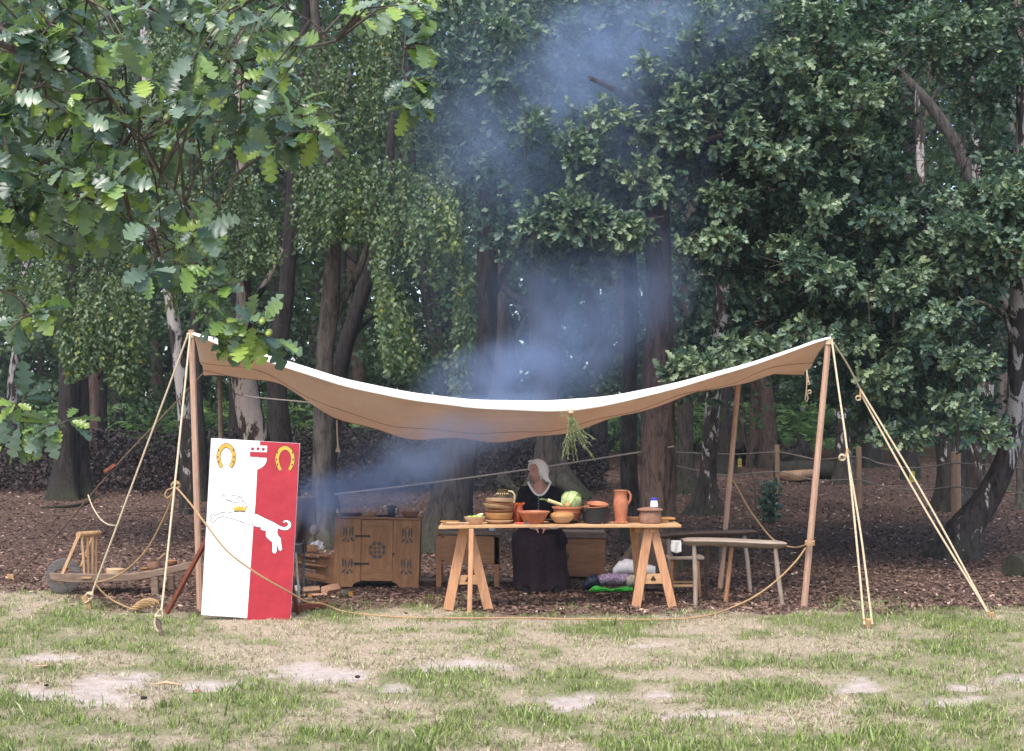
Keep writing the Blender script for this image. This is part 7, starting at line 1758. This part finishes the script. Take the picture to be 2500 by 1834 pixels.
soft('cloth_bag', 'white cloth bundle on top of the flower patterned bag', 'bundle', [(690, 1130, 1200), (760, 1040, 1195), (860, 1015, 1190), (960, 1020, 1195), (1060, 1070, 1200), (1180, 1100, 1210)], 14.3, .22, M_linen, 9, .2, group=BG)
soft('cloth_bag', 'dark blue bag beside the flower patterned one', 'bag', [(340, 1300, 1380), (420, 1200, 1370), (500, 1190, 1360), (540, 1260, 1350)], 14.15, .2, flat('dark_blue_nylon', (.012, .02, .045), (.007, .012, .026), 20, .5, .4), 5, group=BG)
soft('green_cloth', 'bright green crumpled cloth in front of the bags', 'cloth', [(410, 1375, 1392), (480, 1315, 1395), (580, 1345, 1396), (700, 1360, 1396), (820, 1335, 1394), (920, 1345, 1390)], 13.95, .16, flat('bright_green_cloth', (.06, .50, .05), (.03, .32, .03), 30, .7, .6, dist=.02), 12, .5, group=BG)
soft('cloth_bag', 'cream sack half hidden behind the trestle leg', 'sack', [(850, 1230, 1330), (900, 1195, 1330), (980, 1190, 1330), (1030, 1240, 1330)], 14.05, .14, flat('cream_sack', (.42, .36, .27), (.3, .25, .19), 16, .9, .4), 15, group=BG)
soft('dark_shoes', 'dark leather bag between the trestle legs', 'bag', [(1050, 1330, 1385), (1110, 1310, 1390), (1200, 1325, 1390), (1270, 1360, 1390)], 14.0, .14, flat('dark_leather', (.05, .03, .028), (.03, .018, .016), 16, .5, .3), 19, group=BG)
def flatstick(a, b, lb):
    A, B = G(*Z5(*a), .012), G(*Z5(*b), .012); mb = MB(); mb.tube([A, B], [.012, .010], 6); tag(mb.build('stick', M_greywood, None, tuple(groundpt(A)), smooth=True), lb, 'stick', 'sticks on the ground')
flatstick((1060, 1385), (1250, 1380), 'pale stick lying between the trestle legs')
flatstick((600, 1145), (720, 1150), 'short stick at the corner of the carved chest')
# stones, twigs and small things on the grass
for (a, b, r, lb) in ((1572, 368, .018, 'dark pebble on the bare soil patch before the table'), (205, 405, .015, 'dark pebble on the bare soil near the left edge of the field'), (868, 438, .03, 'brown clod beside the bright green grass patch'), (632, 462, .02, 'small dark clod on the bare soil below the board')):
    p = G(a / 1.8016, 1450 + b / 1.8016); mb = MB(); mb.ball(p + Vector((0, 0, r * .3)), (r, r * .8, r * .6), 9, 6, jit=.15); tag(mb.build('pebble', M_bark_dark if r < .025 else M_terra2, None, tuple(p), smooth=True), lb, 'pebble')
p = G(745 / 1.8016, 1450 + 405 / 1.8016); mb = MB(); mb.tube([p + Vector((-.09, 0, .012)), p + Vector((-.02, .01, .02)), p + Vector((.08, -.01, .008))], [.01, .022, .008], 7, squash=.5); tag(mb.build('wood_chip', M_bowl_pale, None, tuple(p), smooth=True), 'pale curved wood chip lying on the bare soil', 'wood chip')
p = G(180 / 1.8016, 1450 + 325 / 1.8016); mb = MB(); mb.tube([p + Vector((-.05, 0, .01)), p + Vector((.05, .01, .014))], [.008, .012], 7, squash=.5); tag(mb.build('wood_chip', M_bowl_pale, None, tuple(p), smooth=True), 'small pale wood chip in the dry grass', 'wood chip')
# ------------------------------------------------------------------ seated woman
def remeshed(mb, voxel, smooth_it=4):
    """one continuous skin over the overlapping forms"""
    me = bpy.data.meshes.new('tmp'); me.from_pydata([tuple(v) for v in mb.v], [], mb.f)
    bm = bmesh.new(); bm.from_mesh(me); bmesh.ops.recalc_face_normals(bm, faces=bm.faces); bm.to_mesh(me); bm.free()
    o = bpy.data.objects.new('tmp', me); col.objects.link(o)
    r = o.modifiers.new('r', 'REMESH'); r.mode = 'VOXEL'; r.voxel_size = voxel
    s = o.modifiers.new('s', 'SMOOTH'); s.iterations = smooth_it; s.factor = .5
    dg = bpy.context.evaluated_depsgraph_get(); ev = o.evaluated_get(dg)
    m2 = bpy.data.meshes.new_from_object(ev)
    V = [v.co.copy() for v in m2.vertices]; Fc = [tuple(p.vertices) for p in m2.polygons]
    bpy.data.objects.remove(o); bpy.data.meshes.remove(me); bpy.data.meshes.remove(m2)
    return V, Fc
def woman():
    y = 14.72; W_ = lambda a, b, dy=0.0: P(*Z4(a, b), y + dy)
    gx = W_(1095, 1400).x
    root = thing('person', 'seated person in white coif, dark bodice and long dark skirt behind the table', 'person', (gx, 14.55, gz(14.55)))
    # ---- head in its own frame: +Y the way she looks, turned to her right and a little down
    hc = W_(1082, 212, -.01)
    yaw = Matrix.Rotation(R(180 - 48), 3, 'Z'); pitch = Matrix.Rotation(R(-6), 3, 'X'); HR = yaw @ pitch
    n, m = 48, 36; vs = []
    def gs(a, b, s): return math.exp(-((a / s) ** 2 + (b / s) ** 2))
    for i in range(m + 1):
        th = math.pi * i / m
        for k in range(n):
            ph = 2 * math.pi * k / n
            x, yy, z = math.sin(th) * math.cos(ph) * .073, math.sin(th) * math.sin(ph) * .092, math.cos(th) * .112
            if z < 0:
                t = -z / .112; x *= 1 - .34 * t ** 1.3; yy = yy * (1 - .15 * t) + .014 * t
            if yy > 0:
                f = yy / .092
                yy -= .004 * f * (1 if abs(z) < .05 else 0)
                yy += .020 * math.exp(-(x / .011) ** 2) * math.exp(-((z + .022) / .017) ** 2)       # nose tip
                yy += .010 * math.exp(-(x / .009) ** 2) * math.exp(-((z - .004) / .022) ** 2)        # bridge
                yy -= .011 * (gs(x - .030, z - .012, .015) + gs(x + .030, z - .012, .015)) * f       # eye sockets
                yy += .005 * math.exp(-((z - .036) / .012) ** 2) * math.exp(-(x / .05) ** 2)         # brow
                yy += .006 * math.exp(-(x / .022) ** 2) * math.exp(-((z + .058) / .010) ** 2)        # lips
                yy -= .003 * math.exp(-(x / .02) ** 2) * math.exp(-((z + .072) / .006) ** 2)
                yy += .008 * math.exp(-(x / .02) ** 2) * math.exp(-((z + .094) / .014) ** 2)         # chin
                yy += .005 * (gs(x - .04, z + .022, .02) + gs(x + .04, z + .022, .02))               # cheeks
            vs.append(hc + HR @ Vector((x, yy, z)))
    fs = [(i * n + k, i * n + (k + 1) % n, (i + 1) * n + (k + 1) % n, (i + 1) * n + k) for i in range(m) for k in range(n)]
    body = MB(); body.add(vs, fs)
    neck0 = W_(1100, 350); 
    body.tube([hc + HR @ Vector((0, -.018, -.05)), W_(1098, 330, .01), W_(1100, 400, .03)], [.052, .050, .062], 16)
    body.ball(W_(1098, 455, .035), (.155, .085, .115), 24, 16)                                        # upper chest
    body.ball(W_(1098, 600, .04), (.135, .09, .14), 20, 14); body.ball(W_(1090, 740, .03), (.16, .12, .10), 20, 14)
    body.ball(W_(1100, 392, .045), (.118, .062, .062), 22, 14)                                       # slope of the shoulders
    sh = {}
    for s, shp, elb, wri in ((-1, (945, 415), (900, 610), (1045, 765)), (1, (1255, 415), (1312, 625), (1180, 770))):
        S0, E0, H0 = W_(*shp, .04), W_(*elb, -.02), W_(*wri, -.36)
        body.tube([W_(1098, 400, .04), S0, S0.lerp(E0, .5), E0, E0.lerp(H0, .5), H0], [.05, .050, .040, .034, .030, .022], 12)
        sh[s] = (S0, E0, H0)
        d = (H0 - E0).normalized(); side = Vector((0, -1, 0)); pal = H0 + d * .045
        body.ball(pal, (.046, .030, .020), 12, 8)
        for f in range(4):
            b0 = pal + d * .030 + Vector((0, -.024 + .016 * f, -.004)); l = (.056, .066, .062, .048)[f]
            body.tube([b0 - d * .02, b0 + d * l * .45 + Vector((0, 0, .004)), b0 + d * l * .85 + Vector((0, 0, -.014))], [.0095, .009, .0075], 8)
        body.tube([pal - d * .01 + Vector((0, -.024, .004)), pal + d * .018 + Vector((0, -.044, .008)), pal + d * .046 + Vector((0, -.040, .0))], [.011, .010, .008], 8)
    for s, hx, kx, fx in ((-1, 1030, 985, 960), (1, 1160, 1215, 1270)):
        hip, knee = W_(hx, 800, 0), W_(kx, 900, -.30); ank = Vector((W_(fx, 1350).x, 14.40, gz(14.4) + .07))
        body.tube([hip, hip.lerp(knee, .5), knee, knee.lerp(ank, .4), ank], [.075, .066, .050, .046, .036], 12)
        body.tube([ank + Vector((0, .03, -.03)), ank + Vector((0, -.02, -.04)), ank + Vector((0, -.06, -.045))], [.034, .028, .020], 10)
    V, Fc = remeshed(body, .0085, 2)
    mb = MB(); mb.add(V, Fc); bo = mb.build('body', M_skin, root, smooth=True, angle=180)
    # ---- face details
    M_eye = flat('eye_white', (.55, .5, .47), (.5, .45, .42), 30, .25, .02); M_iris = flat('dark_iris', (.03, .02, .015), (.02, .015, .01), 30, .2, .02)
    M_lip = flat('lip', (.34, .12, .11), (.28, .09, .085), 30, .45, .05); M_brow = flat('greying_brow', (.10, .06, .048), (.07, .045, .035), 60, .8, .3)
    for s in (-1, 1):
        e = hc + HR @ Vector((s * .030, .072, .011)); mb = MB(); mb.ball(e, (.0135, .0125, .0090), 12, 8, HR); ey = mb.build('eye', M_eye, bo, smooth=True)
        mb = MB(); mb.ball(e + HR @ Vector((.001, .0095, -.001)), (.0075, .0045, .0075), 10, 7, HR); mb.build('iris', M_iris, bo, smooth=True)
        mb = MB(); mb.tube([hc + HR @ Vector((s * a, .074 - abs(a) * .25 + .010, .031 + .003 * math.sin(a * 60))) for a in (.014, .026, .040)], [.0045, .0055, .003], 6); mb.build('eyebrow', M_brow, bo, smooth=True)
        mb = MB(); mb.tube([hc + HR @ Vector((s * a, .0815 - abs(a - .03) * .35, .019)) for a in (.016, .024, .030, .038, .045)], [.002, .0026, .0028, .0026, .0018], 5); mb.build('eyelid', M_skin, bo, smooth=True)
    mb = MB(); mb.tube([hc + HR @ Vector((a, .0925 - abs(a) * .45, -.058 - abs(a) * .12)) for a in (-.023, -.012, 0, .012, .023)], [.0025, .0055, .0062, .0055, .0025], 7); mb.build('lips', M_lip, bo, smooth=True)
    # ---- coif: a linen shell round the head, open over the face, falling to the shoulder
    vs = []; n, m = 44, 30
    for i in range(m + 1):
        t = i / m
        for k in range(n):
            ph = 2 * math.pi * k / n
            th = .02 + t * 2.30
            x, yy, z = math.sin(th) * math.cos(ph), math.sin(th) * math.sin(ph), math.cos(th)
            bulge = 1 + .20 * max(0, -yy) + .03 * math.sin(ph * 7 + t * 4) * t
            q = Vector((x * .084 * bulge, yy * .101 * bulge - .006, z * .121 + .003))
            if z < -.1: q.x *= 1 - .12 * (-z); 
            vs.append(q)
    keep = []
    def openface(q): return q.y > .024 and q.z < .080 and abs(q.x) < .074 - .25 * max(0, q.z - .02)
    fs = []
    for i in range(m):
        for k in range(n):
            f = (i * n + k, i * n + (k + 1) % n, (i + 1) * n + (k + 1) % n, (i + 1) * n + k)
            c = sum((vs[j] for j in f), Vector()) / 4
            if not openface(c): fs.append(f)
    fs.append(tuple(range(n)))
    mb = MB(); mb.add([hc + HR @ v for v in vs], fs); cf = mb.build('coif', M_linen, root, smooth=True, angle=180)
    sl = cf.modifiers.new('thickness', 'SOLIDIFY'); sl.thickness = .006; sl.offset = 1
    # turned-back brim round the face and the pointed tails
    rim = []
    for i in range(25):
        a = -2.15 + 4.3 * i / 24; rim.append(hc + HR @ Vector((math.sin(a) * .078 * (1 if abs(a) < 1.6 else .96), .036 + .020 * math.cos(a) + (.026 if abs(a) < .5 else .0), .016 + math.cos(a) * .102)))
    mb = MB(); mb.tube([tuple(p) for p in catmull([tuple(p) for p in rim], .012)], .0115, 8, squash=.8); mb.build('coif_brim', M_linen, cf, smooth=True)
    tail = []
    for s in (1,):
        A, B, C_, D_ = W_(1135, 260, -.05), W_(1150, 300, -.075), W_(1222, 318, -.055), W_(1205, 245, -.02)
        mb = MB(); mb.tube([W_(1160, 225, -.06), W_(1165, 265, -.07), W_(1180, 295, -.07), W_(1212, 315, -.06)], [.032, .032, .026, .010], 12, squash=.35); mb.build('coif_tail', M_linen, cf, smooth=True)
    # ---- bodice and sleeves over the body
    bd = MB()
    bd.ball(W_(1098, 478, .04), (.178, .108, .13), 26, 18); bd.ball(W_(1096, 600, .04), (.165, .118, .16), 26, 18)
    bd.ball(W_(1060, 540, -.04), (.06, .05, .06), 14, 10); bd.ball(W_(1145, 540, -.04), (.06, .05, .06), 14, 10)
    bd.ball(W_(1092, 740, .03), (.185, .14, .11), 22, 14)
    for s in (-1, 1):
        S0, E0, H0 = sh[s]; bd.tube([W_(1098 + s * 70, 420, .04), S0, S0.lerp(E0, .5), E0, E0.lerp(H0, .6), E0.lerp(H0, .85)], [.080, .066, .060, .056, .050, .042], 16)
    V, Fc = remeshed(bd, .011, 4)
    cxn = W_(1103, 380).x; zt = W_(1100, 318).z; zb = W_(1100, 450).z
    def inU(p):
        hw = .116 * math.sqrt(max(0.0, min(1.0, (p.z - zb) / (zt - zb))))
        return p.z > zb and abs(p.x - cxn) < hw and p.y < y + .11
    Fk = [f for f in Fc if not inU(sum((V[j] for j in f), Vector()) / len(f))]
    mb = MB(); mb.add(V, Fk); b = mb.build('bodice', M_wool, root, smooth=True, angle=180)
    pts = []
    for i in range(21):
        a = -1 + 2 * i / 20; zz = zb + (zt - zb) * (a * a) * .98; hw = .116 * a
        # drape the trim on the chest: push forward of the bodice
        yy = y + .04 - .108 * math.sqrt(max(.02, 1 - ((hw) / .19) ** 2)) * math.sqrt(max(.05, 1 - ((zz - W_(1098, 470).z) / .15) ** 2 * .8)) - .006
        pts.append(Vector((cxn + hw, yy + .05 * max(0, abs(a) - .75) * 2, zz)))
    mb = MB(); mb.tube([tuple(p) for p in catmull([tuple(p) for p in pts], .012)], .0115, 8); mb.build('chemise_edge', M_linen, root, smooth=True)
    for s in (-1, 1):
        S0, E0, H0 = sh[s]; mb = MB(); mb.tube([E0.lerp(H0, .80), E0.lerp(H0, .93), E0.lerp(H0, 1.0)], [.044, .046, .036], 14); mb.build('cuff', M_linen, root, smooth=True)
    M_btn = flat('pewter_clasp', (.25, .24, .23), (.15, .145, .14), 30, .4, .1, metal=.6)
    for k in range(5):
        q = W_(1092 + 2 * (k % 2), 480 + k * 28, -.075 - .012 * k if k < 3 else -.09); mb = MB(); mb.lathe([(.002, -.006), (.007, -.004), (.008, .002), (.002, .005)], q, 10, Matrix.Rotation(R(90), 3, 'X')); mb.build('clasp', M_btn, b, smooth=True)
    # ---- skirt in heavy folds
    rings = [(730, .150, .135, 0.03, 1092), (790, .215, .26, -.12, 1088), (850, .262, .32, -.15, 1086), (950, .278, .32, -.16, 1088), (1080, .272, .31, -.16, 1095), (1230, .275, .30, -.15, 1105), (1330, .285, .30, -.15, 1112), (1400, .295, .31, -.15, 1112)]
    n = 72; vs = []; K = 40
    ar = np.array(rings, float)
    for i in range(K + 1):
        v4 = 730 + (1408 - 730) * i / K
        rx, ry, dy, cx = [np.interp(v4, ar[:, 0], ar[:, j]) for j in (1, 2, 3, 4)]
        t = i / K; c = W_(cx, v4, 0)
        zz = W_(cx, v4, -.30).z if t > .15 else c.z
        zz = max(zz, gz(14.5) + .015)
        for k in range(n):
            a = 2 * math.pi * k / n
            fold = 1 + (.02 + .11 * t) * math.sin(a * 7 + 1.3 * math.sin(a * 3) + .6 * t) + .025 * t * math.sin(a * 13 + 2)
            vs.append(Vector((c.x + math.cos(a) * rx * (1 + (fold - 1) * .5), y + dy + math.sin(a) * ry * fold, zz + .010 * math.sin(a * 5 + 1) * t)))
    fs = [(i * n + k, i * n + (k + 1) % n, (i + 1) * n + (k + 1) % n, (i + 1) * n + k) for i in range(K) for k in range(n)]
    mb = MB(); mb.add(vs, fs); sk = mb.build('skirt', M_skirt, root, smooth=True, angle=180)
    q = W_(1245, 778, -.40); mb = MB(); mb.ball(q, (.055, .06, .018), 14, 8, jit=.06); mb.build('lap_cloth', M_linen, root, smooth=True)
    mb = MB(); mb.tube([W_(1300, 800, -.36), W_(1330, 850, -.40), W_(1352, 930, -.40), W_(1330, 985, -.41), W_(1290, 930, -.42)], [.03, .045, .045, .04, .02], 10, squash=.6); mb.build('belt_pouch', M_wool, root, smooth=True)
    M_shoe = flat('black_leather_shoe', (.015, .012, .012), (.008, .007, .007), 20, .45, .2)
    for fx in (960, 1270):
        c = W_(fx, 1380); c.y = 14.30; c.z = gz(c.y) + .03; mb = MB(); mb.tube([c + Vector((0, .10, .01)), c, c + Vector((0, -.07, -.006))], [.046, .046, .030], 12, squash=.9); mb.build('shoe', M_shoe, root, smooth=True)
    # stool she sits on
    st = thing('seat_stool', 'plain wooden stool hidden under the long skirt', 'stool', (gx, 14.8, gz(14.8)))
    mb = MB(); mb.lathe([(.14, .42), (.16, .425), (.16, .45), (.002, .452)], (gx, 14.8, gz(14.8)), 20); mb.build('seat', M_chest, st, smooth=True, angle=40)
    for a in (30, 150, 270):
        p = Vector((gx + math.cos(R(a)) * .1, 14.8 + math.sin(R(a)) * .1, gz(14.8) + .43)); q = Vector((gx + math.cos(R(a)) * .14, 14.8 + math.sin(R(a)) * .14, gz(14.8))); mb = MB(); mb.tube([q, p], [.017, .02], 8); mb.build('leg', M_chest, st, smooth=True)
woman()
# ------------------------------------------------------------------ wood smoke
def smoke():
    root = thing('smoke', 'bluish wood smoke drifting from the fire under and over the awning', 'smoke', (-1.9, 14.4, 0.05), kind='stuff')
    m, nt, out = newmat('wood_smoke')
    tc = nt.nodes.new('ShaderNodeTexCoord'); ln = nt.nodes.new('ShaderNodeVectorMath'); ln.operation = 'LENGTH'
    nt.links.new(tc.outputs['Object'], ln.inputs[0])
    fall = ramp(nt, ln.outputs['Value'], [(0.0, 1.0), (0.45, 0.5), (0.97, 0.0)], 'EASE')
    geo = nt.nodes.new('ShaderNodeNewGeometry')
    n1 = noise(nt, geo.outputs['Position'], 1.7, 5, 0.62, 1.6)
    wisp = ramp(nt, n1, [(0.30, 0.12), (0.68, 1.0)])
    oi = nt.nodes.new('ShaderNodeObjectInfo')
    dens = math_(nt, 'MULTIPLY', math_(nt, 'MULTIPLY', fall, wisp), math_(nt, 'MULTIPLY', oi.outputs['Alpha'], 4.1))
    v = nt.nodes.new('ShaderNodeVolumePrincipled')
    v.inputs['Color'].default_value = (0.48, 0.65, 1.0, 1)
    v.inputs['Anisotropy'].default_value = 0.1
    nt.links.new(dens, v.inputs['Density'])
    nt.links.new(v.outputs[0], out.inputs['Volume'])
    W0 = WL[root]
    mb = MB(); mb.ball((0, 0, 0), 1.0, 20, 14); tmp = mb.build('wisp', None); me = tmp.data; bpy.data.objects.remove(tmp); me.materials.append(m)
    puffs = [  # centre (photo px, px, distance), half sizes (m), tilt, strength
        ((790, 1225), 14.45, (.34, .25, .36), 25, 1.1), ((870, 1195), 14.35, (.5, .3, .26), 15, .95), ((985, 1170), 14.4, (.6, .35, .30), 20, .95), ((1080, 1070), 13.45, (.75, .45, .34), 25, .6), ((1200, 1030), 13.4, (.75, .45, .30), 12, .40),
        ((1200, 930), 15.4, (.9, .45, .45), 10, .40), ((1330, 900), 15.5, (1.0, .5, .6), 30, .42), ((1440, 760), 15.6, (.85, .5, .75), 40, .42), ((1560, 680), 15.5, (.7, .45, .7), 60, .30),
        ((1330, 680), 15.7, (.7, .4, .5), 20, .25), ((1480, 130), 15.5, (1.2, .5, .7), 20, .42), ((1700, 70), 15.2, (.9, .45, .6), 25, .36), ((1360, 280), 15.5, (1.3, .5, .9), 30, .18), ((1200, 360), 15.4, (.9, .45, .9), 50, .11), ((1540, 420), 15.5, (.9, .4, 1.2), 70, .14)]
    puffs += [((1330, 520), 15.3, (1.9, .7, 2.9), 12, .045), ((1480, 180), 15.2, (2.2, .7, 1.5), 15, .07), ((1050, 1120), 14.3, (1.2, .5, .6), 15, .16)]
    for (px_, y, s, tilt, st) in puffs:
        c = P(px_[0], px_[1], y); o = bpy.data.objects.new('wisp', me); col.objects.link(o); o.parent = root
        o.location = c - W0; o.scale = tuple(q * 1.18 for q in s); o.rotation_euler = (0, -R(tilt), 0); o.color = (1, 1, 1, st); o['kind'] = 'stuff'
smoke()
# ------------------------------------------------------------------ the smoky air of the camp
def haze():
    m, nt, out = newmat('smoky_air')
    v = nt.nodes.new('ShaderNodeVolumePrincipled')
    v.inputs['Color'].default_value = (0.80, 0.88, 1.0, 1); v.inputs['Density'].default_value = HAZE; v.inputs['Anisotropy'].default_value = 0.0
    nt.links.new(v.outputs[0], out.inputs['Volume'])
    mb = MB(); mb.box((0, 170, 14.0), (460, 520, 31.0)); o = mb.build('haze', m)
    tag(o, 'thin bluish smoke haze hanging over the camp and wood', 'haze', kind='stuff')
HAZE = 0.0005
haze()
